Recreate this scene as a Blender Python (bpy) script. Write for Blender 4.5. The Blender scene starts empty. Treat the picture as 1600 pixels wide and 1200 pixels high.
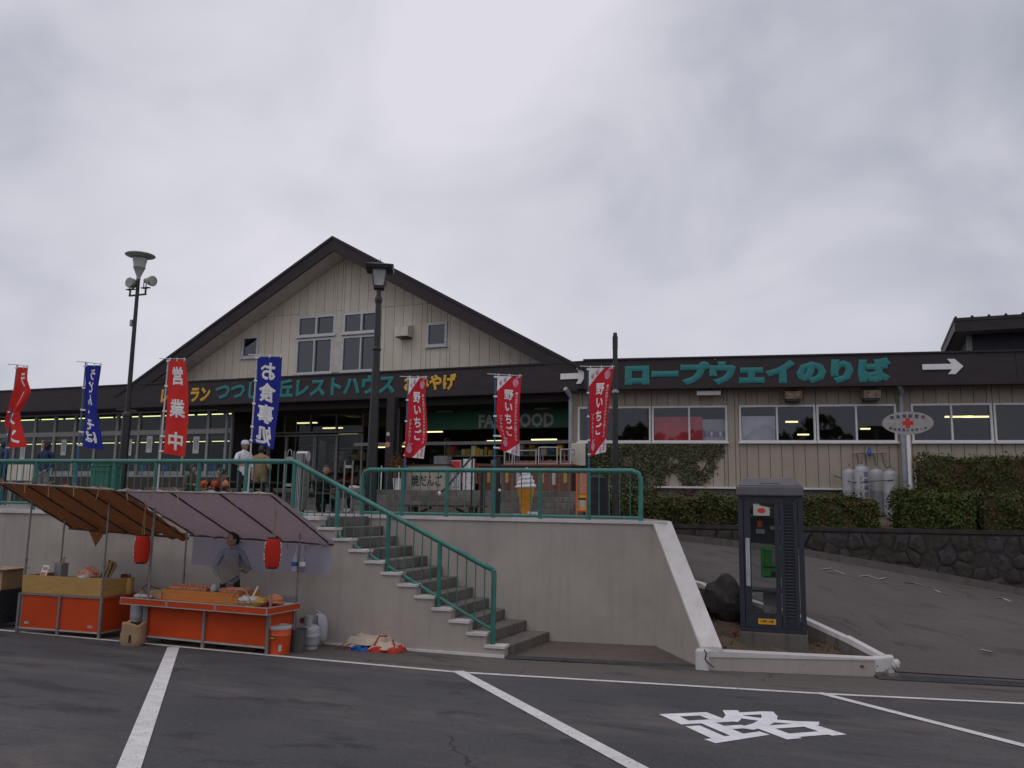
import bpy, bmesh, math, random
import numpy as np
from mathutils import Vector, Matrix
random.seed(7); np.random.seed(7)
sc = bpy.context.scene
COL = sc.collection

# ------------------------------------------------------------------ camera
YAW, PITCH, ROLL, FPX, EYEZ = 22.0, 8.2, 0.92, 1295.0, 2.0
def _rx(a):
    c, s = math.cos(math.radians(a)), math.sin(math.radians(a)); return np.array([[1,0,0],[0,c,-s],[0,s,c]])
def _rz(a):
    c, s = math.cos(math.radians(a)), math.sin(math.radians(a)); return np.array([[c,-s,0],[s,c,0],[0,0,1]])
CR = _rz(YAW) @ _rx(90+PITCH) @ _rz(ROLL)
EYE = np.array([0.0, 0.0, EYEZ])
cam_d = bpy.data.cameras.new('camera'); cam = bpy.data.objects.new('camera', cam_d); COL.objects.link(cam)
cam.matrix_world = Matrix.Translation(EYE) @ Matrix(CR.tolist()).to_4x4()
cam_d.sensor_width = 36.0; cam_d.lens = 36.0*FPX/1600.0; cam_d.clip_end = 3000; cam_d.clip_start = 0.05
sc.camera = cam

# ------------------------------------------------------------------ world, sun, exposure
SUN_EL, SUN_AZ = math.radians(60), math.radians(205)
w = bpy.data.worlds.new('World'); sc.world = w; w.use_nodes = True
nt = w.node_tree; N = nt.nodes; LK = nt.links
for n in list(N): N.remove(n)
out = N.new('ShaderNodeOutputWorld'); bg = N.new('ShaderNodeBackground'); LK.new(bg.outputs[0], out.inputs[0])
bg.inputs[1].default_value = 0.1
sky = N.new('ShaderNodeTexSky'); sky.sky_type = 'NISHITA'; sky.sun_disc = False
sky.sun_elevation = SUN_EL; sky.sun_rotation = SUN_AZ
tc = N.new('ShaderNodeTexCoord')
def wnoise(scale, detail, rough, sc3, loc3, dist=0.0):
    mp = N.new('ShaderNodeMapping'); mp.inputs['Scale'].default_value = sc3; mp.inputs['Location'].default_value = loc3
    LK.new(tc.outputs['Generated'], mp.inputs['Vector'])
    nz = N.new('ShaderNodeTexNoise'); nz.inputs['Scale'].default_value = scale; nz.inputs['Detail'].default_value = detail
    nz.inputs['Roughness'].default_value = rough; nz.inputs['Distortion'].default_value = dist
    LK.new(mp.outputs[0], nz.inputs['Vector']); return nz
n1 = wnoise(1.1, 5, 0.50, (1,1,1.5), (6.37,5.61,8.59), 0.3)
n2 = wnoise(4.2, 6, 0.5, (1,1,1.4), (3.1,1.2,0.4), 0.6)
def mth(op, a, b):
    m = N.new('ShaderNodeMath'); m.operation = op
    for i, x in enumerate((a, b)):
        if hasattr(x, 'links'): LK.new(x, m.inputs[i])
        else: m.inputs[i].default_value = x
    return m.outputs[0]
mixn = mth('ADD', mth('MULTIPLY', n1.outputs[0], 0.75), mth('MULTIPLY', n2.outputs[0], 0.25))
cr = N.new('ShaderNodeValToRGB'); LK.new(mixn, cr.inputs[0])
E_ = cr.color_ramp.elements
E_[0].position = 0.37; E_[0].color = (0.385, 0.412, 0.478, 1)
E_[1].position = 0.60; E_[1].color = (0.755, 0.742, 0.815, 1)
e = cr.color_ramp.elements.new(0.475); e.color = (0.60, 0.60, 0.668, 1)
sc10 = N.new('ShaderNodeVectorMath'); sc10.operation = 'SCALE'; sc10.inputs['Scale'].default_value = 10.0
LK.new(cr.outputs[0], sc10.inputs[0])
mx = N.new('ShaderNodeMix'); mx.data_type = 'RGBA'; mx.inputs[0].default_value = 0.95
LK.new(sky.outputs[0], mx.inputs[6]); LK.new(sc10.outputs[0], mx.inputs[7])
LK.new(mx.outputs[2], bg.inputs[0])

sun_d = bpy.data.lights.new('sun', 'SUN'); sun_d.energy = 0.5; sun_d.angle = math.radians(40); sun_d.color = (1.0, 0.97, 0.92)
sun = bpy.data.objects.new('sun', sun_d); COL.objects.link(sun)
sdir = Vector((math.sin(SUN_AZ)*math.cos(SUN_EL), math.cos(SUN_AZ)*math.cos(SUN_EL), math.sin(SUN_EL)))
sun.rotation_euler = sdir.to_track_quat('Z', 'Y').to_euler(); sun.location = (0, -10, 30)
sc.view_settings.view_transform = 'Standard'; sc.view_settings.look = 'None'
sc.view_settings.exposure = 0.0; sc.view_settings.gamma = 1.0; sc.view_settings.use_curve_mapping = False
sc.cycles.max_bounces = 6; sc.cycles.transparent_max_bounces = 12

# ------------------------------------------------------------------ rays: where a point of the photograph lies in the place
def ray(px, py): return CR @ np.array([(px-800)/FPX, -(py-600)/FPX, -1.0])
def onY(px, py, y):
    d = ray(px, py); return EYE + d*(y/d[1])
def onZ(px, py, z):
    d = ray(px, py); return EYE + d*((z-EYEZ)/d[2])
GA, GB = 0.50, -0.055
def gz(y): return GA + GB*y
def ground(px, py):
    d = ray(px, py); return EYE + d*((EYEZ-GA)/(GB*d[1]-d[2]))
PHI = math.radians(5.0); W0 = np.array([-4.52, 10.90])
RP = math.radians(9.5); R0 = np.array([-6.4, 20.95])
def frame_of(o2, a): return (np.array([math.cos(a), math.sin(a)]), np.array([-math.sin(a), math.cos(a)]))
WU, WN = frame_of(W0, PHI); RU, RN = frame_of(R0, RP)
def on_plane(px, py, o2, u, n, t):
    d = ray(px, py); s = (t + o2 @ n)/(d[:2] @ n); p = EYE + d*s
    return np.array([(p[:2]-o2) @ u, t, p[2]])
def onW(px, py, t=0.0): return on_plane(px, py, W0, WU, WN, t)      # s, t, z in the wall's frame
def onR(px, py, t=0.0): return on_plane(px, py, R0, RU, RN, t)
def W2(s, t, z): p = W0 + s*WU + t*WN; return np.array([p[0], p[1], z])
def R2(s, t, z): p = R0 + s*RU + t*RN; return np.array([p[0], p[1], z])
def onLine(px, py, a, b):                                            # vertical plane through a and b (plan)
    a = np.array(a[:2]); b = np.array(b[:2]); u = (b-a)/np.linalg.norm(b-a); n = np.array([-u[1], u[0]])
    d = ray(px, py); return EYE + d*((a @ n)/(d[:2] @ n))

# ------------------------------------------------------------------ materials
def vary(t, col, amt=0.07):
    """alike pieces differ a little from one another"""
    oi = t.nodes.new('ShaderNodeObjectInfo'); mr = t.nodes.new('ShaderNodeMapRange'); mr.inputs[3].default_value = 1-amt; mr.inputs[4].default_value = 1+amt
    t.links.new(oi.outputs['Random'], mr.inputs[0]); sc_ = t.nodes.new('ShaderNodeVectorMath'); sc_.operation = 'SCALE'
    t.links.new(col, sc_.inputs[0]); t.links.new(mr.outputs[0], sc_.inputs['Scale']); return sc_.outputs[0]
def mat(name, c, rough=0.7, var=0.12, scale=6.0, bump=0.0, metal=0.0, c2=None, spec=0.5, bscale=None, stretch=None, coat=0.0):
    m = bpy.data.materials.new(name); m.use_nodes = True
    t = m.node_tree; b = t.nodes['Principled BSDF']; L = t.links
    b.inputs['Roughness'].default_value = rough; b.inputs['Metallic'].default_value = metal
    b.inputs['Specular IOR Level'].default_value = spec; b.inputs['Coat Weight'].default_value = coat
    co = t.nodes.new('ShaderNodeTexCoord'); src = co.outputs['Object']
    if stretch:
        mp = t.nodes.new('ShaderNodeMapping'); mp.inputs['Scale'].default_value = stretch
        L.new(src, mp.inputs[0]); src = mp.outputs[0]
    nz = t.nodes.new('ShaderNodeTexNoise'); nz.inputs['Scale'].default_value = scale; nz.inputs['Detail'].default_value = 5
    nz.inputs['Roughness'].default_value = 0.6
    L.new(src, nz.inputs['Vector'])
    rp = t.nodes.new('ShaderNodeValToRGB'); L.new(nz.outputs[0], rp.inputs[0])
    c = tuple(c); a = tuple(max(0, x*(1-var)) for x in c); z = tuple(min(1, x*(1+var)) for x in c)
    if c2: a, z = c, tuple(c2)
    rp.color_ramp.elements[0].position = 0.35; rp.color_ramp.elements[0].color = (*a, 1)
    rp.color_ramp.elements[1].position = 0.65; rp.color_ramp.elements[1].color = (*z, 1)
    L.new(vary(t, rp.outputs[0]), b.inputs['Base Color'])
    if bump:
        bp = t.nodes.new('ShaderNodeBump'); bp.inputs['Strength'].default_value = bump; bp.inputs['Distance'].default_value = 0.02
        n2_ = t.nodes.new('ShaderNodeTexNoise'); n2_.inputs['Scale'].default_value = bscale or scale*6; n2_.inputs['Detail'].default_value = 4
        L.new(src, n2_.inputs['Vector']); L.new(n2_.outputs[0], bp.inputs['Height']); L.new(bp.outputs[0], b.inputs['Normal'])
    return m
def glow(name, c, s):
    m = mat(name, c); b = m.node_tree.nodes['Principled BSDF']
    b.inputs['Emission Color'].default_value = (*c, 1); b.inputs['Emission Strength'].default_value = s; return m
def glass(name, tint, gloss=0.10, rough=0.02):
    m = bpy.data.materials.new(name); m.use_nodes = True; t = m.node_tree
    for n in list(t.nodes): t.nodes.remove(n)
    o = t.nodes.new('ShaderNodeOutputMaterial'); a = t.nodes.new('ShaderNodeBsdfTransparent'); g = t.nodes.new('ShaderNodeBsdfGlossy')
    a.inputs[0].default_value = (*tint, 1); g.inputs['Roughness'].default_value = rough; g.inputs[0].default_value = (0.9, 0.93, 1, 1)
    mx_ = t.nodes.new('ShaderNodeMixShader'); lw = t.nodes.new('ShaderNodeLayerWeight'); lw.inputs[0].default_value = 0.5
    pw = t.nodes.new('ShaderNodeMath'); pw.operation = 'POWER'; pw.inputs[1].default_value = 5.0; t.links.new(lw.outputs['Facing'], pw.inputs[0])
    ad = t.nodes.new('ShaderNodeMath'); ad.operation = 'ADD'; ad.inputs[1].default_value = gloss; ad.use_clamp = True
    t.links.new(pw.outputs[0], ad.inputs[0]); t.links.new(ad.outputs[0], mx_.inputs[0])
    t.links.new(a.outputs[0], mx_.inputs[1]); t.links.new(g.outputs[0], mx_.inputs[2]); t.links.new(mx_.outputs[0], o.inputs[0])
    return m
def cloth(name, c, trans=0.25, var=0.06):
    m = mat(name, c, 0.85, var, 5.0, 0.05, bscale=60); t = m.node_tree; b = t.nodes['Principled BSDF']; o = t.nodes['Material Output']
    tr = t.nodes.new('ShaderNodeBsdfTranslucent'); tr.inputs[0].default_value = (*c, 1)
    mx_ = t.nodes.new('ShaderNodeMixShader'); mx_.inputs[0].default_value = trans
    t.links.new(b.outputs[0], mx_.inputs[1]); t.links.new(tr.outputs[0], mx_.inputs[2]); t.links.new(mx_.outputs[0], o.inputs[0])
    return m
def asphalt(name, c_dark, c_light, c_warm):
    m = mat(name, c_dark, 0.88, 0.2, 0.35, 0.35, c2=c_light, bscale=90, spec=0.25)
    t = m.node_tree; L = t.links; b = t.nodes['Principled BSDF']; rp = [n for n in t.nodes if n.type == 'VALTORGB'][0]
    co = [n for n in t.nodes if n.type == 'TEX_COORD'][0]
    def layer(scale, det, lo, hi, col, fac, prev, stretch=(1, 1, 1), rough=0.6):
        mp = t.nodes.new('ShaderNodeMapping'); mp.inputs['Scale'].default_value = stretch; L.new(co.outputs['Object'], mp.inputs[0])
        nz = t.nodes.new('ShaderNodeTexNoise'); nz.inputs['Scale'].default_value = scale; nz.inputs['Detail'].default_value = det
        nz.inputs['Roughness'].default_value = rough; nz.inputs['Distortion'].default_value = 0.4; L.new(mp.outputs[0], nz.inputs['Vector'])
        mr = t.nodes.new('ShaderNodeMapRange'); mr.inputs[1].default_value = lo; mr.inputs[2].default_value = hi; mr.inputs[4].default_value = fac
        L.new(nz.outputs[0], mr.inputs[0])
        x = t.nodes.new('ShaderNodeMix'); x.data_type = 'RGBA'; L.new(mr.outputs[0], x.inputs[0]); L.new(prev, x.inputs[6]); x.inputs[7].default_value = (*col, 1)
        return x.outputs[2]
    o = rp.outputs[0]
    o = layer(0.55, 9, 0.5, 0.66, c_warm, 0.75, o, (0.6, 1.6, 1), rough=0.72)
    o = layer(1.3, 9, 0.56, 0.66, tuple(x*0.5 for x in c_dark), 0.75, o, (0.7, 1.8, 1))
    o = layer(9.0, 7, 0.60, 0.70, tuple(x*0.45 for x in c_dark), 0.55, o, rough=0.72)
    o = layer(34.0, 8, 0.50, 0.66, tuple(min(1, x*1.9) for x in c_light), 0.42, o, rough=0.8)
    o = layer(27.0, 8, 0.54, 0.68, tuple(x*0.5 for x in c_dark), 0.45, o, (0.6, 1.2, 1), rough=0.8)
    o = layer(2.6, 9, 0.60, 0.64, tuple(x*0.55 for x in c_dark), 0.45, o, (0.5, 1.9, 1), rough=0.75)
    o = layer(140.0, 2, 0.55, 0.75, tuple(min(1, x*2.4) for x in c_light), 0.55, o)
    o = layer(110.0, 2, 0.58, 0.72, tuple(x*0.4 for x in c_dark), 0.6, o, (1, 1, 1.3))
    # hairline cracks: edges of large bent cells, broken up by noise
    nz = t.nodes.new('ShaderNodeTexNoise'); nz.inputs['Scale'].default_value = 1.2; nz.inputs['Detail'].default_value = 5; L.new(co.outputs['Object'], nz.inputs['Vector'])
    va = t.nodes.new('ShaderNodeVectorMath'); va.operation = 'MULTIPLY_ADD'; va.inputs[1].default_value = (1.3, 1.3, 0.2); L.new(nz.outputs['Color'], va.inputs[0]); L.new(co.outputs['Object'], va.inputs[2])
    vo = t.nodes.new('ShaderNodeTexVoronoi'); vo.feature = 'DISTANCE_TO_EDGE'; vo.inputs['Scale'].default_value = 0.22; L.new(va.outputs[0], vo.inputs['Vector'])
    m1 = t.nodes.new('ShaderNodeMapRange'); m1.inputs[1].default_value = 0.0; m1.inputs[2].default_value = 0.004; m1.inputs[3].default_value = 0.75; m1.inputs[4].default_value = 0.0; L.new(vo.outputs['Distance'], m1.inputs[0])
    n3 = t.nodes.new('ShaderNodeTexNoise'); n3.inputs['Scale'].default_value = 0.6; L.new(co.outputs['Object'], n3.inputs['Vector'])
    m2 = t.nodes.new('ShaderNodeMapRange'); m2.inputs[1].default_value = 0.5; m2.inputs[2].default_value = 0.6; L.new(n3.outputs[0], m2.inputs[0])
    mu = t.nodes.new('ShaderNodeMath'); mu.operation = 'MULTIPLY'; L.new(m1.outputs[0], mu.inputs[0]); L.new(m2.outputs[0], mu.inputs[1])
    x = t.nodes.new('ShaderNodeMix'); x.data_type = 'RGBA'; L.new(mu.outputs[0], x.inputs[0]); L.new(o, x.inputs[6]); x.inputs[7].default_value = (0.012, 0.011, 0.011, 1); o = x.outputs[2]
    L.new(o, b.inputs['Base Color'])
    return m
def worn_paint(name, c, under, lo=0.585, hi=0.65):
    """road paint with the asphalt showing through where it has worn off"""
    m = mat(name, c, 0.75, 0.12, 7, 0.25, bscale=90); t = m.node_tree; L = t.links; b = t.nodes['Principled BSDF']; co = [n for n in t.nodes if n.type == 'TEX_COORD'][0]
    o = b.inputs['Base Color'].links[0].from_socket
    for sc_, d_, a, z, col in ((26.0, 6, lo, hi, under), (3.5, 6, 0.56, 0.70, tuple(0.62*x for x in c))):
        nz = t.nodes.new('ShaderNodeTexNoise'); nz.inputs['Scale'].default_value = sc_; nz.inputs['Detail'].default_value = d_; nz.inputs['Roughness'].default_value = 0.7; L.new(co.outputs['Object'], nz.inputs['Vector'])
        mr = t.nodes.new('ShaderNodeMapRange'); mr.inputs[1].default_value = a; mr.inputs[2].default_value = z; mr.inputs[4].default_value = 0.85; L.new(nz.outputs[0], mr.inputs[0])
        x = t.nodes.new('ShaderNodeMix'); x.data_type = 'RGBA'; L.new(mr.outputs[0], x.inputs[0]); L.new(o, x.inputs[6]); x.inputs[7].default_value = (*col, 1); o = x.outputs[2]
    L.new(o, b.inputs['Base Color']); return m
def stained(name, c, streak=0.22, rough=0.85, patch=0.12, spots=0.0):
    """painted or rendered masonry: faint patches and vertical dirt runs"""
    m = mat(name, c, rough, patch, 1.1, 0.12, bscale=40, spec=0.3)
    t = m.node_tree; L = t.links; b = t.nodes['Principled BSDF']; rp = [n for n in t.nodes if n.type == 'VALTORGB'][0]
    co = [n for n in t.nodes if n.type == 'TEX_COORD'][0]; o = rp.outputs[0]
    for st, lo, hi, f in (((9, 9, 0.5), 0.5, 0.72, streak), ((2.2, 2.2, 3.0), 0.55, 0.75, streak*0.6)):
        mp = t.nodes.new('ShaderNodeMapping'); mp.inputs['Scale'].default_value = st; L.new(co.outputs['Object'], mp.inputs[0])
        nz = t.nodes.new('ShaderNodeTexNoise'); nz.inputs['Scale'].default_value = 1.0; nz.inputs['Detail'].default_value = 6; L.new(mp.outputs[0], nz.inputs['Vector'])
        mr = t.nodes.new('ShaderNodeMapRange'); mr.inputs[1].default_value = lo; mr.inputs[2].default_value = hi; mr.inputs[4].default_value = f
        L.new(nz.outputs[0], mr.inputs[0]); x = t.nodes.new('ShaderNodeMix'); x.data_type = 'RGBA'
        L.new(mr.outputs[0], x.inputs[0]); L.new(o, x.inputs[6]); x.inputs[7].default_value = (c[0]*0.42, c[1]*0.38, c[2]*0.34, 1); o = x.outputs[2]
    L.new(vary(t, o, 0.05), b.inputs['Base Color']); return m

M = dict(
    lot=asphalt('lot_asphalt', (0.050,0.049,0.055), (0.080,0.076,0.080), (0.135,0.112,0.100)),
    ramp=asphalt('ramp_asphalt', (0.083,0.072,0.067), (0.106,0.093,0.088), (0.122,0.105,0.096)),
    strip=asphalt('strip_asphalt', (0.090,0.077,0.072), (0.115,0.100,0.092), (0.13,0.110,0.098)),
    notch=stained('notch_concrete', (0.115,0.092,0.082), 0.4),
    terrace=mat('terrace_paving', (0.20,0.18,0.17), 0.9, 0.2, 3, 0.2),
    line=worn_paint('line_paint', (0.62,0.60,0.59), (0.09,0.085,0.085)),
    faded=mat('faded_paint', (0.36,0.33,0.32), 0.85, 0.3, 14),
    wall=stained('wall_render', (0.395,0.350,0.318), 0.15, patch=0.09),
    coping=stained('coping_paint', (0.60,0.57,0.56), 0.22),
    step=stained('step_concrete', (0.150,0.130,0.116), 0.6, patch=0.3),
    siding=stained('cream_siding', (0.60,0.535,0.445), 0.13, 0.6, 0.05),
    siding2=stained('beige_siding', (0.375,0.318,0.255), 0.16, 0.6, 0.06),
    backing=mat('wall_backing', (0.34,0.30,0.25), 0.9),
    soffit=mat('soffit_board', (0.50,0.46,0.42), 0.8),
    brown=mat('brown_metal', (0.036,0.028,0.032), 0.55, 0.12, 1.5, stretch=(1,1,4), spec=0.2),
    darkbrown=mat('dark_soffit', (0.030,0.026,0.026), 0.8),
    roofm=mat('roof_metal', (0.042,0.034,0.038), 0.6, 0.15, 2, spec=0.2),
    teal=mat('teal_letter', (0.006,0.150,0.150), 0.5, 0.08),
    yellow=mat('yellow_letter', (0.60,0.33,0.018), 0.5, 0.08),
    white=mat('white_paint', (0.70,0.69,0.69), 0.5, 0.05),
    frame=mat('silver_frame', (0.50,0.50,0.52), 0.45, 0.06, metal=0.15),
    framed=mat('grey_frame', (0.30,0.29,0.29), 0.5, 0.08, metal=0.2),
    pane=glass('pane_glass', (0.80,0.82,0.82), 0.022),
    panedark=glass('gable_glass', (0.30,0.31,0.33), 0.085),
    panemid=glass('wing_glass', (0.88,0.89,0.92), 0.032),
    clear=glass('clear_glass', (0.93,0.94,0.94), 0.015),
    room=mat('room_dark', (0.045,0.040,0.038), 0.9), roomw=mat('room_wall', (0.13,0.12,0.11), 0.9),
    tube=glow('fluorescent_tube', (0.95,1.0,0.45), 1.9), tubew=glow('warm_tube', (1.0,0.92,0.42), 1.6),
    rail=mat('green_rail', (0.022,0.135,0.108), 0.38, 0.18, 5, 0.05, c2=(0.040,0.185,0.152)),
    black=mat('black_metal', (0.016,0.015,0.016), 0.45, 0.2),
    lampgrey=mat('lamp_grey', (0.27,0.31,0.27), 0.5), lampglass=mat('lamp_glass', (0.42,0.43,0.41), 0.3),
    frost=mat('frosted_glass', (0.38,0.40,0.39), 0.4),
    galv=mat('galvanised', (0.36,0.37,0.38), 0.5, 0.15, 8, metal=0.4),
    pipe=mat('pipe_grey', (0.30,0.32,0.34), 0.5), steel=mat('steel_post', (0.26,0.24,0.23), 0.45, 0.15, 12, metal=0.5),
    rod=mat('dark_rod', (0.06,0.045,0.045), 0.5),
    orange=mat('orange_panel', (0.50,0.054,0.008), 0.55, 0.08, 2.5, spec=0.25), orangetop=mat('worn_orange', (0.42,0.075,0.03), 0.6, 0.25, 5),
    alu=mat('aluminium_edge', (0.42,0.38,0.36), 0.45, 0.1, metal=0.3),
    tan=mat('yellow_board', (0.42,0.25,0.075), 0.7, 0.12, 2, stretch=(2,2,12)), woodorange=mat('orange_wood', (0.50,0.18,0.035), 0.6, 0.15, 3, stretch=(1,8,14)),
    tarpbrown=cloth('brown_tarp', (0.30,0.115,0.040), 0.14, 0.14), tarpwhite=cloth('mauve_tarp', (0.43,0.335,0.365), 0.28, 0.05),
    curtain=cloth('pale_curtain', (0.42,0.395,0.465), 0.25, 0.05),
    fred=cloth('red_cloth', (0.68,0.028,0.022), 0.25), fblue=cloth('blue_cloth', (0.012,0.022,0.26), 0.25), fcrim=cloth('crimson_cloth', (0.60,0.014,0.032), 0.25),
    fwhite=cloth('white_print', (0.72,0.70,0.74), 0.25), pink=mat('pink_print', (0.55,0.25,0.33), 0.8),
    bluepole=mat('blue_pole', (0.02,0.13,0.25), 0.4), whitepole=mat('white_pole', (0.55,0.55,0.56), 0.4),
    lantern=cloth('lantern_paper', (0.62,0.030,0.012), 0.3, 0.08), print=mat('black_print', (0.015,0.015,0.02), 0.7),
    skin=mat('skin', (0.36,0.20,0.13), 0.6, 0.08), hair=mat('black_hair', (0.014,0.012,0.012), 0.55),
    cardboard=mat('cardboard', (0.38,0.25,0.14), 0.9, 0.12), paper=mat('paper_white', (0.66,0.65,0.64), 0.9, 0.05),
    booth=mat('booth_navy', (0.022,0.023,0.036), 0.42, 0.12), boothcap=mat('booth_cap', (0.105,0.098,0.112), 0.5, 0.10),
    phone=mat('phone_green', (0.032,0.21,0.038), 0.4), grey=mat('plain_grey', (0.22,0.21,0.21), 0.6), lightgrey=mat('light_grey', (0.42,0.41,0.40), 0.6),
    soil=mat('soil', (0.060,0.043,0.030), 0.95, 0.35, 5, 0.8, c2=(0.12,0.080,0.052), bscale=14), rock=mat('dark_rock', (0.014,0.012,0.011), 0.85, 0.3, 6, 0.9, c2=(0.034,0.029,0.026), bscale=9),
    stone=mat('wall_stone', (0.022,0.019,0.018), 0.9, 0.3, 9, 0.9, c2=(0.060,0.055,0.056), bscale=14), stone2=mat('wall_stone_brown', (0.022,0.018,0.015), 0.9, 0.3, 9, 0.9, c2=(0.052,0.043,0.037), bscale=14),
    mortar=mat('mortar', (0.032,0.028,0.025), 0.95, 0.3, 5, 0.6), concrete=stained('old_concrete', (0.13,0.115,0.10), 0.6, patch=0.25), kerb=stained('kerb_concrete', (0.13,0.112,0.105), 0.5),
    tank=mat('tank_grey', (0.33,0.335,0.35), 0.45, 0.12, 6), rust=mat('rust', (0.20,0.085,0.035), 0.85, 0.3, 14, 0.3, c2=(0.42,0.36,0.28)),
    red=mat('red_paint', (0.50,0.025,0.02), 0.5), redpanel=mat('red_board', (0.62,0.03,0.04), 0.5), bluepaint=mat('blue_paint', (0.02,0.12,0.42), 0.5),
    signgrey=mat('sign_plate', (0.36,0.33,0.31), 0.5, 0.1), navyprint=mat('navy_print', (0.055,0.065,0.12), 0.7), greensign=mat('green_sign', (0.008,0.105,0.05), 0.5),
    wood=mat('dark_wood', (0.052,0.032,0.024), 0.75, 0.3, 4, 0.3, stretch=(1,8,8)), redwood=mat('counter_wood', (0.15,0.055,0.035), 0.6, 0.2, 3, stretch=(1,1,6)),
    boardbrown=mat('board_brown', (0.20,0.17,0.15), 0.7), boardgrey=mat('board_face', (0.33,0.29,0.25), 0.7), cream=mat('cream_paint', (0.55,0.50,0.42), 0.6), cone=mat('wafer', (0.66,0.27,0.02), 0.55, 0.12, 12),
    ice=mat('ice_white', (0.76,0.74,0.75), 0.4, 0.03), binGreen=mat('green_bin', (0.022,0.13,0.085), 0.6, 0.1), orangestand=mat('stand_orange', (0.60,0.12,0.02), 0.55),
    grate=mat('grate_steel', (0.10,0.105,0.11), 0.5, 0.2, metal=0.4), pit=mat('drain_pit', (0.012,0.011,0.011), 0.95),
    pail=mat('pail_orange', (0.64,0.075,0.012), 0.4), bucket=mat('bucket_grey', (0.085,0.085,0.08), 0.6), bagw=cloth('bag_plastic', (0.62,0.60,0.63), 0.3), bagtan=mat('paper_sack', (0.33,0.215,0.125), 0.9, 0.15, 5, 0.5, bscale=8),
    coal=mat('charcoal', (0.02,0.018,0.016), 0.9), tarpcream=mat('folded_canvas', (0.50,0.40,0.31), 0.9, 0.15, 3), tarpred=mat('folded_red', (0.38,0.03,0.02), 0.9), brown2=mat('brown_clip', (0.11,0.06,0.04), 0.7),
    yellowsign=mat('yellow_label', (0.70,0.33,0.015), 0.5), foodpink=mat('food_pink', (0.50,0.22,0.15), 0.7, 0.25, 20), foodorange=mat('food_orange', (0.46,0.17,0.075), 0.6, 0.25, 18), clearplastic=glass('clear_plastic', (0.82,0.82,0.84), 0.08, 0.12),
    shirtgrey=mat('grey_shirt', (0.24,0.25,0.30), 0.9, 0.12, 8), navy=mat('navy_cloth', (0.020,0.034,0.075), 0.9), tanj=mat('tan_jacket', (0.30,0.20,0.105), 0.9), whitec=mat('white_cloth', (0.62,0.62,0.68), 0.9), darkc=mat('dark_cloth', (0.02,0.02,0.026), 0.9),
    denim=mat('denim', (0.03,0.045,0.09), 0.9), maroon=mat('maroon_cloth', (0.16,0.035,0.03), 0.9), olive=mat('olive_cloth', (0.085,0.075,0.045), 0.9), shoe=mat('shoe', (0.02,0.018,0.017), 0.6), pale=mat('plaid_skirt', (0.20,0.19,0.19), 0.9, 0.4, 30),
    darkwall=mat('dark_wall', (0.020,0.022,0.034), 0.7), eave=mat('eave_board', (0.20,0.18,0.15), 0.8), flower=mat('flower_pink', (0.32,0.03,0.10), 0.8),
)
def leafmat(name, cols, scale=9.0):
    m = mat(name, cols[0], 0.75, 0.1, scale, spec=0.25); t = m.node_tree; rp = [n for n in t.nodes if n.type == 'VALTORGB'][0]; el = rp.color_ramp.elements
    el[0].position = 0.30; el[1].position = 0.70; el[0].color = (*cols[0], 1); el[1].color = (*cols[-1], 1)
    for i, c in enumerate(cols[1:-1]): el.new(0.30+0.40*(i+1)/(len(cols)-1)).color = (*c, 1)
    return m
M['hedge'] = leafmat('hedge_leaf', [(0.030,0.050,0.012), (0.055,0.080,0.018), (0.080,0.062,0.020), (0.066,0.096,0.022)], 5)
M['hedgegreen'] = leafmat('hedge_leaf_green', [(0.032,0.054,0.012), (0.058,0.092,0.018), (0.075,0.068,0.02), (0.060,0.130,0.022)], 4)
M['ivy'] = leafmat('ivy_leaf', [(0.058,0.080,0.032), (0.125,0.165,0.080), (0.105,0.070,0.040), (0.19,0.225,0.135)], 14)
for k_ in ('shirtgrey', 'navy', 'tanj', 'whitec', 'darkc', 'denim', 'maroon', 'olive', 'pale'):   # folds in clothing
    t_ = M[k_].node_tree; c_ = t_.nodes.new('ShaderNodeTexCoord'); z_ = t_.nodes.new('ShaderNodeTexNoise'); z_.inputs['Scale'].default_value = 9; z_.inputs['Detail'].default_value = 3; z_.inputs['Distortion'].default_value = 1.5
    t_.links.new(c_.outputs['Object'], z_.inputs['Vector']); u_ = t_.nodes.new('ShaderNodeBump'); u_.inputs['Strength'].default_value = 0.9; u_.inputs['Distance'].default_value = 0.03
    t_.links.new(z_.outputs[0], u_.inputs['Height']); t_.links.new(u_.outputs[0], t_.nodes['Principled BSDF'].inputs['Normal'])
M['shopframe'] = mat('shop_frame', (0.33,0.315,0.31), 0.5, 0.08, metal=0.15)
M['grass'] = leafmat('grass_blade', [(0.05,0.06,0.015), (0.09,0.09,0.03), (0.05,0.085,0.02)], 8)

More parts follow.
